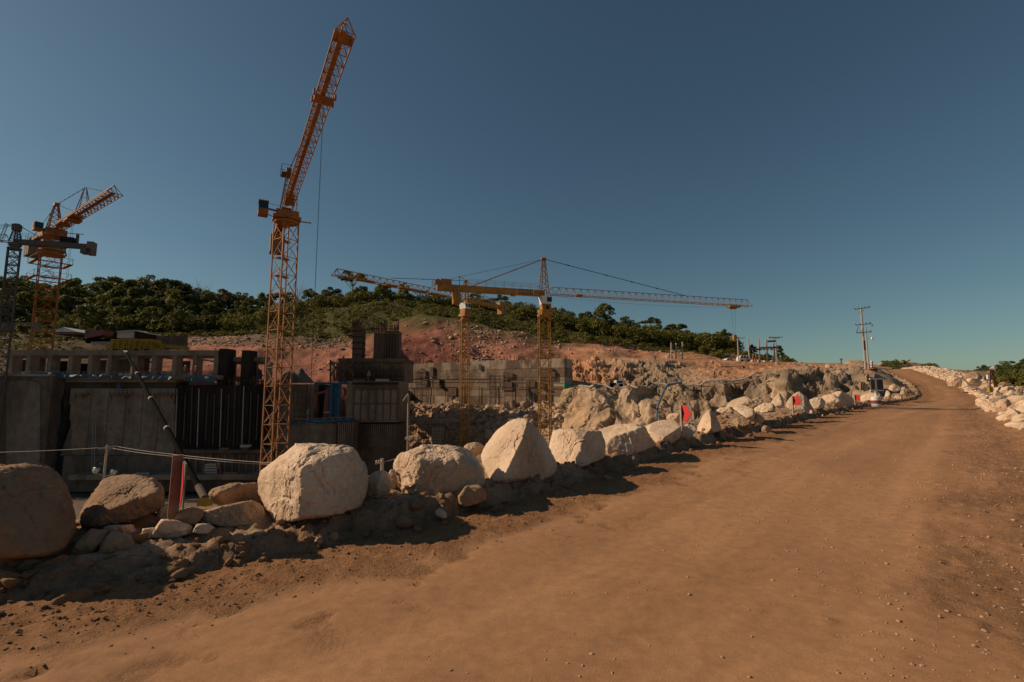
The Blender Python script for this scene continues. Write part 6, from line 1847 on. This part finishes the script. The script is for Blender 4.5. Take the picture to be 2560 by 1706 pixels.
b = W(427, 1332, 5.85); chevron('brown wooden sign post seen edge on among the left boulders', b, W(434, 1138, 5.85)[2] - b[2], .40, .50, W(0, 1260, 5.85)[2] - b[2], math.radians(-53), M['postwood'], .105, .02, .085)
b = W(1706, 1112, 13.0); chevron('nearest readable red chevron sign on a pale post', b, W(0, 1013, 13.0)[2] - b[2], .30, .43, W(0, 1054, 13.0)[2] - b[2], yaw, M['postpale'], .075)
b = W(1983, 1034, 21.3); chevron('middle red chevron sign before the rounded boulder', b, W(0, 991, 21.3)[2] - b[2], .36, .40, W(0, 1013.5, 21.3)[2] - b[2], yaw, M['postpale'], .08)
b = W(2138, 1016, 33.0); chevron('farthest small red chevron sign near the striped barrel', b, W(0, 986, 33.0)[2] - b[2], .30, .42, W(0, 1002.5, 33.0)[2] - b[2], yaw, M['postpale'], .09)

# ---- white framed board on a striped barrel
Yb = 36.0
base = W(2191, 1015, Yb)
t = thing('road_barrel', 'red and white striped barrel at the road edge', 'barrel', base)
r = .30
H = W(2191, 991, Yb)[2] - base[2]
mb = MB(); mb.lathe(base - up * .1, [(r * .96, 0), (r, .05), (r, H * .36), (r * .97, H * .37)], 20); mb.build('lower_band', M['white'], t, False)
mb = MB(); mb.lathe(base - up * .1 + up * H * .37, [(r * .97, 0), (r, .02), (r, H * .32), (r * .97, H * .33)], 20); mb.build('red_band', mat_plain('barrel_red', (.30, .07, .05), .6), t)
mb = MB(); mb.lathe(base - up * .1 + up * H * .70, [(r * .97, 0), (r, .02), (r, H * .36), (r * .9, H * .4)], 20); mb.build('upper_band', M['white'], t)
t = thing('sign_board', 'white H framed board with two grey panels standing in the striped barrel', 'sign', base + up * H * 1.1)
xm = 2191
MB().pbox(xm - 2.5, 946, xm + 1.5, 990, Yb, .12).build('post', M['white'], t)
MB().pbox(2175, 946, 2209, 949, Yb - .02, .1).build('cross_bar', M['white'], t); MB().pbox(2176, 975, 2209, 978, Yb - .02, .1).build('cross_bar', M['white'], t)
MB().pbox(2177, 949.2, 2188.2, 974.8, Yb + .02, .05).build('panel', M['concd'], t); MB().pbox(2192.8, 949.2, 2208, 974.8, Yb + .02, .05).build('panel', M['concd'], t)
MB().pbox(xm + 1.6, 949, xm + 3.4, 990, Yb + .03, .08).build('red_edge', M['redp'], t)

# ---- utility poles
def upole(label, px, pyb, pyt, Y, arms, r0=.16, mat='pipe', double=False):
    b = W(px, pyb, Y); zt = W(px, pyt, Y)[2]
    t = thing('utility_pole', label, 'pole', b)
    x = b[0]
    MB().tube([(x, Y, b[2] - .8), (x, Y, zt)], [r0, r0 * .62], 9).build('shaft', M[mat], t)
    for py, w_, tilt in arms:
        z = W(px, py, Y)[2]
        a = MB().bar((x - w_ / 2, Y - r0, z - tilt), (x + w_ / 2, Y - r0, z + tilt), .13, .13).build('cross_arm', M[mat], t)
        for e in (-.46, -.2, .2, .46):
            MB().lathe((x + w_ * e, Y - r0, z + tilt * 2 * e + .06), [(.03, 0), (.07, .05), (.05, .12), (.07, .16), (.03, .22)], 8).build('insulator', M['concd'], a)
    return t
Yp = 78.0
u = upole('tall wooden utility pole with three cross arms beside the uphill road', 2165, 932, 768, Yp, [(772, 2.6, .18), (812, 2.6, .14), (832, 2.5, .1)], .2)
x = W(2165, 930, Yp)[0]
for A_, B_ in [((2146, 818), (2141, 833)), ((2178, 815), (2182, 811)), ((2181, 816), (2183, 813)), ((2160, 776), (2150, 782))]:
    MB().tube([W(*A_, Yp), W(*B_, Yp)], .035, 5).build('jumper_wire', M['cable'], u)
MB().pbox(2160, 852, 2164, 876, Yp - .3, .1).build('marker_plate', M['concd'], u)
u2 = upole('thinner leaning pole with a bright lamp close behind the tall utility pole', 2173, 932, 818, Yp + 3, [], .13)
MB().tube([W(2169, 846, Yp + 3), W(2175, 846, Yp + 3)], .04, 6).build('lamp_arm', M['steelg'], u2)
MB().lathe(W(2177, 846, Yp + 2.6), [(.05, 0), (.2, .1), (.26, .3), (.1, .42)], 12, (.5, -1, -.2)).build('lamp', mat_plain('lamp_glass', (.85, .85, .82), .15), u2)

# substation posts on the bench, bench level from the terrain
Ys = 112.0
for k, (px, yt, arms) in enumerate([(1874, 846, []), (1900, 846, []), (1919, 850, [])]):
    upole(('leftmost bare wooden substation post', 'bare wooden substation post just right of the workers', 'bare wooden substation post before the T armed ones')[k], px, 906, yt, Ys, arms, .2)
upole('substation post with a short T arm at its top', 1937, 906, 846, Ys, [(846, 2.6, 0)], .2)
upole('taller substation pole with a wide T arm, rightmost', 1942, 906, 842, Ys + .8, [(844, 3.2, 0)], .2)
upole('single pole with a T arm beside the parked white van', 1847, 906, 845, Ys - 3, [(846, 3.0, 0)], .2)
t = px_thing('substation_beams', 'rusty horizontal beams tying the substation posts together', 'beams', 1905, 874, Ys)
for A_, B_ in [((1872, 874), (1902, 874)), ((1900, 870), (1940, 869)), ((1918, 854), (1938, 853))]: MB().bar(W(*A_, Ys - .3), W(*B_, Ys - .3), .3, .4).build('beam', M['rust'], t)
for px in (1904, 1912, 1920, 1930): MB().pbox(px - 2, 868, px + 2, 876, Ys - .5, .4).build('breaker', M['steelg'], t)
t = px_thing('post_frame', 'three weathered posts with cross wires left of the hook block', 'frame', 1690, 904, 114)
for px, yt in ((1678, 857), (1690, 858), (1706, 855)): MB().tube([W(px, 907, 114), W(px, yt, 114)], [.2, .16], 8).build('post', M['pipe'], t)
for py in (866, 877): MB().bar(W(1678, py, 114), W(1691, py, 114), .1).build('cross_wire', M['pipe'], t)
MB().pbox(1680, 876, 1688, 880, 113.7, .4).build('insulator_box', M['white'], t); MB().pbox(1693, 875, 1701, 879, 113.7, .4).build('insulator_box', M['white'], t)
t = px_thing('bench_gate', 'dark steel gate frame set in the orange bank below the parked vehicles', 'frame', 1830, 935, 101)
for A_, B_ in [((1803, 937), (1803, 918)), ((1803, 918), (1860, 916)), ((1860, 916), (1860, 936))]: MB().bar(W(*A_, 101.5), W(*B_, 101.5), .22).build('bar', M['rust'], t)

# ---- vehicles on the bench
def van(label, px0, px1, pyt, pyb, Y, name='parked_van', cat='van', low=False):
    a, b = W(px0, pyb, Y), W(px1, pyb, Y); L = b[0] - a[0]; zt = W(px0, pyt, Y)[2]; z0 = a[2]; h = zt - z0
    t = thing(name, label, cat, (a + b) / 2)
    P = lambda u_, v_: np.array([a[0] + L * u_, Y, z0 + h * v_])
    if low: prof = [(0, .18), (0, .5), (.18, .58), (.34, .98), (.72, 1.0), (.86, .62), (1, .56), (1, .18)]
    else: prof = [(0, .15), (0, .6), (.1, .92), (.25, 1.0), (.9, 1.0), (1, .85), (1, .15)]
    MB().prism([P(*q) for q in prof], (0, 1.8, 0)).build('body', M['white'], t)
    for (u0, u1) in (((.30, .50), (.53, .74)) if low else ((.08, .3), (.36, .6), (.64, .9))):
        MB().prism([P(u0, .62), P(u1, .62), P(u1 - .02, .9), P(u0 + .05, .9)], (0, -.03, 0)).build('window', M['glass'], t)
    for u_ in (.2, .8):
        wh = MB().lathe(P(u_, .16) - np.array([0, .06, 0]), [(.1, 0), (.32, .02), (.32, .24), (.1, .26)], 14, (0, 1, 0)).build('wheel', M['black'], t)
    for u_ in (0, 1): MB().obox(P(u_, .42) + np.array([0, .3, 0]), (1, 0, 0), (0, 1, 0), up, .02, .14, .08).build('headlight', M['glass'], t)
    return t
van('white van parked on the bench left of the substation posts', 1850, 1877, 889, 906, 112)
van('low white car parked on the bench left of the white van', 1810, 1838, 896, 906, 113, 'parked_car', 'car', True)
t = px_thing('pickup_truck', 'small white truck on the cliff bench above the pale rock face', 'truck', 1550, 966, 78)
MB().pbox(1541, 951, 1560, 963, 79, 1.8).build('cab', M['white'], t); MB().pbox(1543, 953, 1556, 957.5, 78.95, .1).build('windscreen', M['glass'], t); MB().pbox(1524, 957, 1540.6, 964, 79.1, 1.7).build('tray', M['concd'], t)
for px in (1530, 1553): MB().lathe(W(px, 965, 78.9), [(.1, 0), (.34, .02), (.34, .24), (.1, .26)], 14, (0, 1, 0)).build('wheel', M['black'], t)
t = px_thing('green_tank', 'bright green corrugated container at the right end of the long wall', 'container', 1418, 966, 91)
for k in range(5): MB().pbox(1411 + k * 3.3, 959, 1414 + k * 3.3, 969, 91 - .05 * (k % 2), 1.4).build('corrugation', M['green'], t)

# ---- people
M['skin'] = mat_plain('skin', (.28, .16, .10), .7, var=.1)
def person(label, px, pyb, Y, H=1.72, shirt=(.6, .12, .04), trousers=(.05, .05, .07), helmet=(.8, .8, .75), yaw=0.0, stride=.12):
    b = W(px, pyb, Y); t = thing('person', label, 'person', b)
    J = {'pel': (0, 0, .53), 'wst': (0, 0, .62), 'cst': (0, 0, .76), 'nck': (0, 0, .845), 'hd': (0, .01, .91), 'top': (0, .01, .985),
         'hl': (.055, 0, .50), 'kl': (.06, stride * .5, .28), 'fl': (.06, stride * .1, .03), 'tl': (.065, stride * .1 + .07, .012),
         'hr': (-.055, 0, .50), 'kr': (-.06, -stride * .2, .28), 'fr': (-.06, -stride, .03), 'tr': (-.065, -stride + .07, .012),
         'sl': (.115, 0, .81), 'el': (.15, -.02, .64), 'wl': (.15, .05, .50), 'gl': (.148, .07, .45), 'sr': (-.115, 0, .81), 'er': (-.15, -.02, .64), 'wr': (-.15, .05, .50), 'gr': (-.148, .07, .45)}
    R = {'pel': .075, 'wst': .068, 'cst': .082, 'nck': .034, 'hd': .052, 'top': .035, 'hl': .055, 'kl': .038, 'fl': .026, 'tl': .022, 'hr': .055, 'kr': .038, 'fr': .026, 'tr': .022, 'sl': .036, 'el': .028, 'wl': .02, 'gl': .018, 'sr': .036, 'er': .028, 'wr': .02, 'gr': .018}
    E = [('pel', 'wst'), ('wst', 'cst'), ('cst', 'nck'), ('nck', 'hd'), ('hd', 'top'), ('pel', 'hl'), ('hl', 'kl'), ('kl', 'fl'), ('fl', 'tl'), ('pel', 'hr'), ('hr', 'kr'), ('kr', 'fr'), ('fr', 'tr'), ('cst', 'sl'), ('sl', 'el'), ('el', 'wl'), ('wl', 'gl'), ('cst', 'sr'), ('sr', 'er'), ('er', 'wr'), ('wr', 'gr')]
    ks = list(J); ca, sa = math.cos(yaw), math.sin(yaw)
    me = bpy.data.meshes.new('body')
    me.from_pydata([(H * (J[k][0] * ca - J[k][1] * sa), H * (J[k][0] * sa + J[k][1] * ca), H * J[k][2]) for k in ks], [(ks.index(a_), ks.index(b_)) for a_, b_ in E], [])
    o = bpy.data.objects.new('body', me); col.objects.link(o)
    m1 = o.modifiers.new('skin', 'SKIN'); o.modifiers.new('sub', 'SUBSURF').levels = 1; o.modifiers['sub'].render_levels = 1
    for k, sv in zip(ks, me.skin_vertices[0].data): sv.radius = (R[k] * H, R[k] * H * .85); sv.use_root = (k == 'pel')
    bpy.context.view_layer.update()
    m2 = bpy.data.meshes.new_from_object(o.evaluated_get(bpy.context.evaluated_depsgraph_get())); bpy.data.objects.remove(o)
    for nm, c_ in (('shirt', shirt), ('trousers', trousers)): m2.materials.append(mat_plain(nm, c_, .8, var=.15))
    m2.materials.append(M['skin'])
    m2.materials.pop(index=0) if len(m2.materials) > 3 else None
    for p in m2.polygons:
        z = p.center[2] / H; rr = math.hypot(p.center[0], p.center[1]) / H
        p.material_index = 1 if (z < .54 and rr < .135) else (2 if (z > .855 or (z < .52 and rr > .13)) else 0)
        p.use_smooth = True
    ob = bpy.data.objects.new('body', m2); col.objects.link(ob); ob.parent = t
    MB().lathe(b + up * H * .945, [(.115, -.01), (.115, 0), (.095, .03), (.07, .075), (.02, .10)], 12).build('helmet', mat_plain('helmet', helmet, .4), t)
    return t
person('worker in an orange shirt standing among the substation posts', 1884, 906, 110.5, 1.75, (.62, .10, .03), (.05, .05, .07), yaw=.4)
person('worker in dark clothes left of the orange shirted worker', 1868, 907, 110, 1.7, (.06, .06, .08), (.04, .04, .05), yaw=2.2)
person('worker in dark clothes right of the orange shirted worker', 1890, 906, 110.8, 1.7, (.08, .06, .06), (.05, .04, .04), yaw=1.2)
person('worker in a dark red shirt on the bench edge below the orange bank', 1787, 948, 90, 1.72, (.16, .05, .06), (.05, .05, .06), yaw=.8)
person('lone worker in grey on the bench near the rebar dump', 1638, 905, 110, 1.7, (.22, .22, .23), (.07, .07, .09), yaw=.1)
person('worker in a blue shirt on the walkway by the blue column', 770, 1050, 81.5, 1.72, (.07, .12, .2), (.05, .05, .07), (.7, .45, .05), yaw=.6)
person('worker in a white helmet at the right end of the colonnade deck', 462, 941, 76.2, 1.72, (.25, .16, .1), (.06, .06, .08), yaw=.6)
person('worker in orange beside the right end worker on the deck', 488, 942, 76.2, 1.72, (.45, .13, .04), (.05, .05, .07), yaw=2.0)

person('worker in an orange vest on the apron beside the timber stack', 545, 1188, 75.0, 1.72, (.5, .14, .03), (.05, .05, .07), yaw=.9)
person('worker in a white helmet on the apron near the leaning ladder', 250, 1188, 74.6, 1.72, (.13, .15, .2), (.05, .05, .06), yaw=1.8)
person('worker in a yellow helmet on the crest of the ribbed block', 922, 952.5, 85, 1.72, (.3, .2, .12), (.06, .05, .05), (.6, .4, .03), yaw=.3)
# ---- pipe line and hoses
t = px_thing('cliff_pipe', 'pale pipeline running along the edge of the cliff bench', 'pipe', 1650, 968, 70)
pth = [cliff_at(p_, 2.92) + up * .35 + np.array([0, -.4, 0]) for p_ in np.linspace(1440, 1925, 40)]
MB().tube(pth, .13, 8).build('pipe_run', M['pipe'], t)
for k in range(0, 40, 5): MB().obox(pth[k] - up * .2, (1, 0, 0), (0, 1, 0), up, .1, .25, .18).build('support', M['rust'], t)
t = px_thing('drop_pipe', 'blue grey pipe dropping down the cliff face behind the chevron sign', 'pipe', 1645, 1050, 62)
MB().tube([W(1705, 956, 66), W(1670, 962, 66), W(1662, 972, 64.5), W(1644, 1016, 62), W(1641, 1052, 61)], .14, 8).build('pipe_run', mat_plain('pipe_blue', (.10, .14, .20), .5), t)
for py in (1022, 1030): MB().bar(W(1636, py, 61.6), W(1656, py + 1, 62), .12).build('clamp', M['rust'], t)
def lay(pts, lift):
    out = []
    for px, py, Y in pts: out.append(W(px, py, Y) + up * lift)
    return out
t = px_thing('water_hose', 'thick grey hose lying over the rubble right of the road', 'hose', 2460, 985, 34)
hp = catmull(np.array([W(2330, 925, 75), W(2400, 945, 58), W(2425, 965, 48), W(2440, 968, 44), W(2465, 984, 38), W(2500, 993, 33), W(2530, 987, 30), W(2562, 980, 29), W(2640, 975, 28)]), 10)
hp = [np.array([q[0], q[1], max(q[2], gz(q[0], q[1]) + .12)]) for q in hp]
MB().tube(hp, .085, 8).build('hose_run', mat_plain('hose_grey', (.19, .15, .12), .6), t)

# ---- trestle with flood light on the right
Yt = 36.0
t = px_thing('light_trestle', 'wooden A frame trestle carrying a flood light right of the road', 'lamp stand', 2480, 972, Yt)
for A_, B_, w_ in [((2474, 972), (2475, 926), .09), ((2493, 968), (2480, 928), .09), ((2487, 969), (2483, 930), .07), ((2471, 931), (2483, 931), .2), ((2473, 950), (2487, 950), .06)]:
    MB().bar(W(*A_, Yt), W(*B_, Yt), w_).build('leg' if w_ > .06 and w_ < .1 else 'rail', M['wood'], t)
lm = MB().lathe(W(2482, 921, Yt), [(.05, -.18), (.17, 0), (.21, .06), (.19, .10)], 16, (.75, -.45, .2)).build('flood_lamp', M['steelg'], t)
gl = mat_plain('lamp_face', (.9, .9, .9), .03, metal=1.0, var=.02)
MB().lathe(W(2484, 920, Yt) , [(.16, .09), (.12, .13), (.02, .15)], 16, (.75, -.45, .2)).build('lens', gl, lm)
MB().obox(W(2470, 943, Yt - .1), (1, 0, 0), (0, 1, 0), up, .07, .06, .16).build('switch_box', M['white'], t)
t = px_thing('jerry_can', 'small yellow can standing at the foot of the trestle', 'can', 2475, 978, 34)
MB().obox(W(2475, 975, 34), (1, 0, 0), (0, 1, 0), up, .12, .09, .17).build('can', M['ypaint'], t); MB().bar(W(2473, 968.5, 34), W(2477, 968.5, 34), .03).build('handle', M['ypaint'], t)

# ---- small pole line in the excavation, near left
Yq = 24.0
b = W(261, 1230, Yq); zt = W(268, 1113, Yq)[2]
t = thing('power_pole', 'slim pale power pole with a cross arm in front of the dam wall', 'pole', (b[0], Yq, b[2] - 6))
xq = W(268, 1113, Yq)[0]
MB().tube([(xq - .12, Yq, b[2] - 6), (xq, Yq, zt)], [.07, .05], 8).build('shaft', M['pipe'], t)
MB().bar(W(246, 1121, Yq), W(292, 1115, Yq), .06).build('cross_arm', M['pipe'], t)
for px in (248, 254, 262, 275, 284): MB().lathe(W(px, 1124, Yq), [(.02, 0), (.05, .04), (.02, .10)], 7).build('insulator', M['pipe'], t)
def wire(name, label, pts, r=.012, sag=0.0):
    tt = thing(name, label, 'wire', W(*pts[0])); P_ = [W(*p) for p in pts]; out = []
    for a_, b_ in zip(P_[:-1], P_[1:]):
        for f in np.linspace(0, 1, 9)[:-1]: out.append(a_ + (b_ - a_) * f - up * sag * 4 * f * (1 - f))
    out.append(P_[-1]); MB().tube(out, r, 5).build('strand', M['pipe'], tt); return tt
wire('power_line', 'upper slack wire running right from the slim power pole', [(-40, 1132, Yq), (248, 1120, Yq), (290, 1116, Yq), (430, 1136, 23), (680, 1158, 21)], .012, .03)
wire('power_line', 'lower slack wire running right from the slim power pole', [(252, 1122, Yq), (276, 1120, Yq), (430, 1141, 23), (690, 1163, 21)], .012, .04)
for k, (px, py, lab) in enumerate([(237, 1177, 'left of the pole'), (281, 1182, 'right of the pole')]):
    t = px_thing('flood_light', 'round flood light reflector on the slim power pole, %s' % lab, 'lamp', px, py, Yq)
    MB().lathe(W(px, py, Yq), [(.04, .22), (.10, .12), (.16, .02), (.165, 0), (.15, -.02), (.02, -.05)], 16, (.3, 1, .1)).build('reflector', mat_plain('reflector', (.55, .55, .54), .3, metal=.6, var=.1), t)
    MB().bar(W(px, py + 6, Yq + .1), W(264, 1190, Yq), .035).build('bracket', M['pipe'], t)
b = W(954, 1180, 20.0)
t = thing('power_pole', 'short grey post with insulators behind the two big boulders', 'pole', b)
MB().tube([W(954, 1260, 20), W(955, 1147, 20)], .07, 8).build('shaft', M['pipe'], t)
for px in (942, 948, 955): MB().lathe(W(px, 1158, 19.9), [(.02, 0), (.06, .05), (.02, .12)], 7).build('insulator', M['pipe'], t)
MB().bar(W(938, 1160, 20), W(960, 1156, 20), .05).build('cross_arm', M['pipe'], t)
wire('power_line', 'thin wire between the two big boulders', [(955, 1155, 20), (985, 1148, 20), (1060, 1140, 19)], .01, .02)
t = px_thing('lamp_post', 'slim lamp post with a bent arm in front of the rubble slope', 'lamp post', 1021, 1115, 60)
MB().tube([W(1019, 1150, 60), W(1021, 985, 60)], .12, 7).build('shaft', M['pipe'], t); MB().tube([W(1021, 985, 60), W(1016, 990, 60), W(1008, 1003, 60)], .07, 6).build('arm', M['pipe'], t)
MB().pbox(1012, 1094, 1024, 1100, 59.6, .4).build('box', M['white'], t); MB().bar(W(1023, 990, 60), W(1025, 1085, 60), .1).build('conduit', M['redp'], t)

# ---- far right: bank, forest and small things by the crest
mbk = [(2195, [(940, 172, 'orange'), (912, 168, 'orange'), (925, 158, 'scrub')]), (2205, [(940, 172, 'orange'), (904, 168, 'scrub'), (925, 158, 'scrub')]), (2240, [(940, 174, 'orange'), (902, 170, 'scrub'), (925, 158, 'scrub')]), (2275, [(940, 176, 'orange'), (906, 172, 'tan'), (930, 160, 'tan')]), (2310, [(945, 178, 'tan'), (910, 174, 'tan'), (935, 162, 'tan')]), (2340, [(950, 178, 'tan'), (918, 174, 'scrub'), (940, 162, 'tan')])]
lb, lb_at = loft('spoil_mound', mbk, 60, [8, 14], M['hill'], lambda P, u_, v_: (.25 * fbm(P * .5, 3), 1 + .15 * fbm(P * .8, 3)), .05)
rs = np.random.RandomState(77)
cs, rads = [], []
for k in range(60):
    p = lb_at(rs.uniform(2205, 2270), rs.uniform(.9, 1.8)); cs.append(p); rads.append(rs.uniform(.3, .6))
for k in range(30):
    p = lb_at(rs.uniform(2318, 2340), rs.uniform(.9, 1.5)); cs.append(p + up * .4); rads.append(rs.uniform(.6, 1.2))
V, Fq = leaves(np.array(cs), rads, 40, .22, rs, .8)
tag(mesh_obj('mound_grass', V, Fq, M['leafs']), 'dry green growth on the spoil mound above the far road', 'grass', kind='stuff')
fr = [(2330, [(985, 420, 'forest'), (958, 330, 'forest'), (975, 240, 'scrub')]), (2400, [(985, 420, 'forest'), (948, 330, 'forest'), (978, 230, 'scrub')]), (2480, [(985, 420, 'forest'), (932, 330, 'forest'), (980, 200, 'scrub')]), (2560, [(985, 430, 'forest'), (925, 330, 'forest'), (985, 180, 'scrub')]), (2900, [(985, 430, 'forest'), (900, 330, 'forest'), (990, 170, 'scrub')])]
fh, fh_at = loft('far_hill', fr, 60, [10, 30], M['hill'], lambda P, u_, v_: (1.0 * fbm(P * .05, 3), 1 + .15 * fbm(P * .2, 3)), .05)
FT = np.array([(2370, 938), (2400, 930), (2430, 922), (2450, 915), (2470, 910), (2500, 906), (2540, 900), (2600, 896), (2800, 880)])
for i in range(46):
    px = 2372 + 330 * (i + rs.uniform(-.4, .4)) / 46; v = rs.choice([.85, 1.0, 1.15, 1.3]); p = fh_at(px, v)
    yt = np.interp(px, FT[:, 0], FT[:, 1]) + abs(rs.normal(0, 3)) + (v - .85) * 30
    k = rs.choice([0, 1, 3, 5]); Hh = {0: 12.5, 1: 11.5, 3: 13, 5: 14}[k]; s_ = (W(px, yt, p[1])[2] - p[2]) / Hh
    if s_ > .3: plant(k, (p[0], p[1], p[2] - .3), min(s_, 2.2), 'dark tree in the distant forest at the right picture edge', 'distant forest trees on the right')
cs, rads = [], []
for k in range(420):
    p = fh_at(rs.uniform(2370, 2750), rs.uniform(.95, 1.75)); cs.append(p + up * rs.uniform(0, 3)); rads.append(rs.uniform(1.6, 3.2))
V, Fq = leaves(np.array(cs), rads, 12, .6, rs, .9)
tag(mesh_obj('distant_undergrowth', V, Fq, M['leafd']), 'dark undergrowth covering the distant hill on the right', 'undergrowth', kind='stuff')
for k, (px, pyt, pyb, Y) in enumerate([(2495, 938, 972, 70), (2515, 934, 974, 68), (2540, 936, 976, 66), (2568, 932, 980, 64), (2600, 930, 985, 62), (2505, 945, 975, 60)]):
    b_ = W(px, pyb, Y); h = W(px, pyt, Y)[2] - b_[2]
    plant(8 + k % 2, b_, h / (4.5 if k % 2 == 0 else 5.5) * 1.15, 'leafy green bush behind the light trestle at the right edge', 'bushes behind the light trestle')
# bigger blocks in the right rubble bank
for k, (x0, y0, x1, y1, Y, lab, mt) in enumerate([
    (2367, 942, 2405, 962, 62, 'broad pale block in the rubble bank beside the far road bend', 'rock'),
    (2410, 930, 2455, 955, 78, 'rounded orange boulder on the skyline right of the road bend', 'rock_tan'),
    (2410, 946, 2455, 962, 60, 'white angular block between rounded orange boulder and trestle', 'rock'),
    (2448, 960, 2475, 978, 46, 'pale block just left of the trestle foot', 'rock'),
    (2482, 965, 2540, 990, 36, 'large faceted pale boulder right of the trestle', 'rock'),
    (2535, 966, 2580, 985, 38, 'grey boulder cut by the right picture edge above the hose', 'rock_tan'),
    (2495, 955, 2525, 967, 46, 'low brown stone behind the faceted boulder at right', 'rock_tan'),
    (2530, 1000, 2620, 1062, 19.5, 'big smooth pale boulder at the right picture edge near the road', 'rock'),
    (2488, 996, 2530, 1030, 24, 'pale slab lying in the rubble left of the smooth edge boulder', 'rock'),
    (2462, 1002, 2492, 1033, 26, 'sloping pale stone at the toe of the right rubble bank', 'rock'),
    (2508, 1020, 2548, 1060, 19, 'rough pale stone at the rubble toe nearest the picture edge', 'rock')]):
    w_, h_ = x1 - x0, y1 - y0
    B(lab, [(x0, y0 + h_ * .65), (x0 + w_ * .18, y0 + h_ * .2), (x0 + w_ * .45, y0), (x0 + w_ * .75, y0 + h_ * .08), (x1, y0 + h_ * .5), (x1 - w_ * .05, y1 + h_ * .25), (x0 + w_ * .1, y1 + h_ * .25)], Y, (), None, lev=4, k=44, amp=.05, rough=.03, chips=5, mat=mt)
t = px_thing('warning_sign', 'small yellow road sign beyond the utility poles', 'sign', 2160, 912, 105)
MB().bar(W(2160, 918, 105), W(2160, 904, 105), .08).build('post', M['steelg'], t); MB().pbox(2157, 904, 2163, 912, 104.9, .06).build('plate', M['ypaint'], t)
t = px_thing('field_tank', 'brick red block shed at the foot of the utility poles', 'shed', 2186, 936, 74)
for i_ in range(3):
    for j in range(5): MB().pbox(2174 + j * 4.2, 922 + i_ * 4.6, 2178 + j * 4.2, 926.3 + i_ * 4.6, 74 - .02 * ((i_ + j) % 2), 1.2).build('block', M['redp'], t)
t = px_thing('striped_post', 'red and white striped marker post behind the block shed', 'post', 2180, 920, 76)
for k in range(6): MB().pbox(2179, 903 + k * 3, 2182.5, 905.9 + k * 3, 76, .25).build('band', M['red'] if k % 2 else M['white'], t)
t = px_thing('excavator', 'tiny yellow excavator on the spoil mound', 'excavator', 2262, 908, 168)
MB().pbox(2258, 903, 2267, 907, 168, 2).build('body', M['ypaint'], t); MB().pbox(2259, 907.2, 2268, 909.5, 168, 2).build('track', M['black'], t); MB().bar(W(2266, 905, 168), W(2275, 900, 168), .35).build('arm', M['ypaint'], t); MB().pbox(2259, 900.5, 2263, 903, 168.2, 1).build('cab', M['glass'], t)
t = px_thing('antenna_post', 'tiny forked post on the plateau left of the utility pole', 'post', 2103, 908, 150)
MB().bar(W(2103, 910, 150), W(2103, 899, 150), .22).build('shaft', M['rebar'], t); MB().bar(W(2100, 897, 150), W(2103, 901, 150), .2).build('fork', M['rebar'], t); MB().bar(W(2106, 897, 150), W(2103, 901, 150), .2).build('fork', M['rebar'], t)
for k, (px, py) in enumerate([(1880, 905), (1896, 905), (1910, 906), (1930, 905), (1943, 904)]):
    B('small white painted stone along the substation bench edge', [(px - 4, py), (px - 3, py - 4), (px + 2, py - 5), (px + 5, py - 1), (px + 4, py + 2), (px - 3, py + 2)], 108, (), None, lev=2, group='white stones on the bench edge')
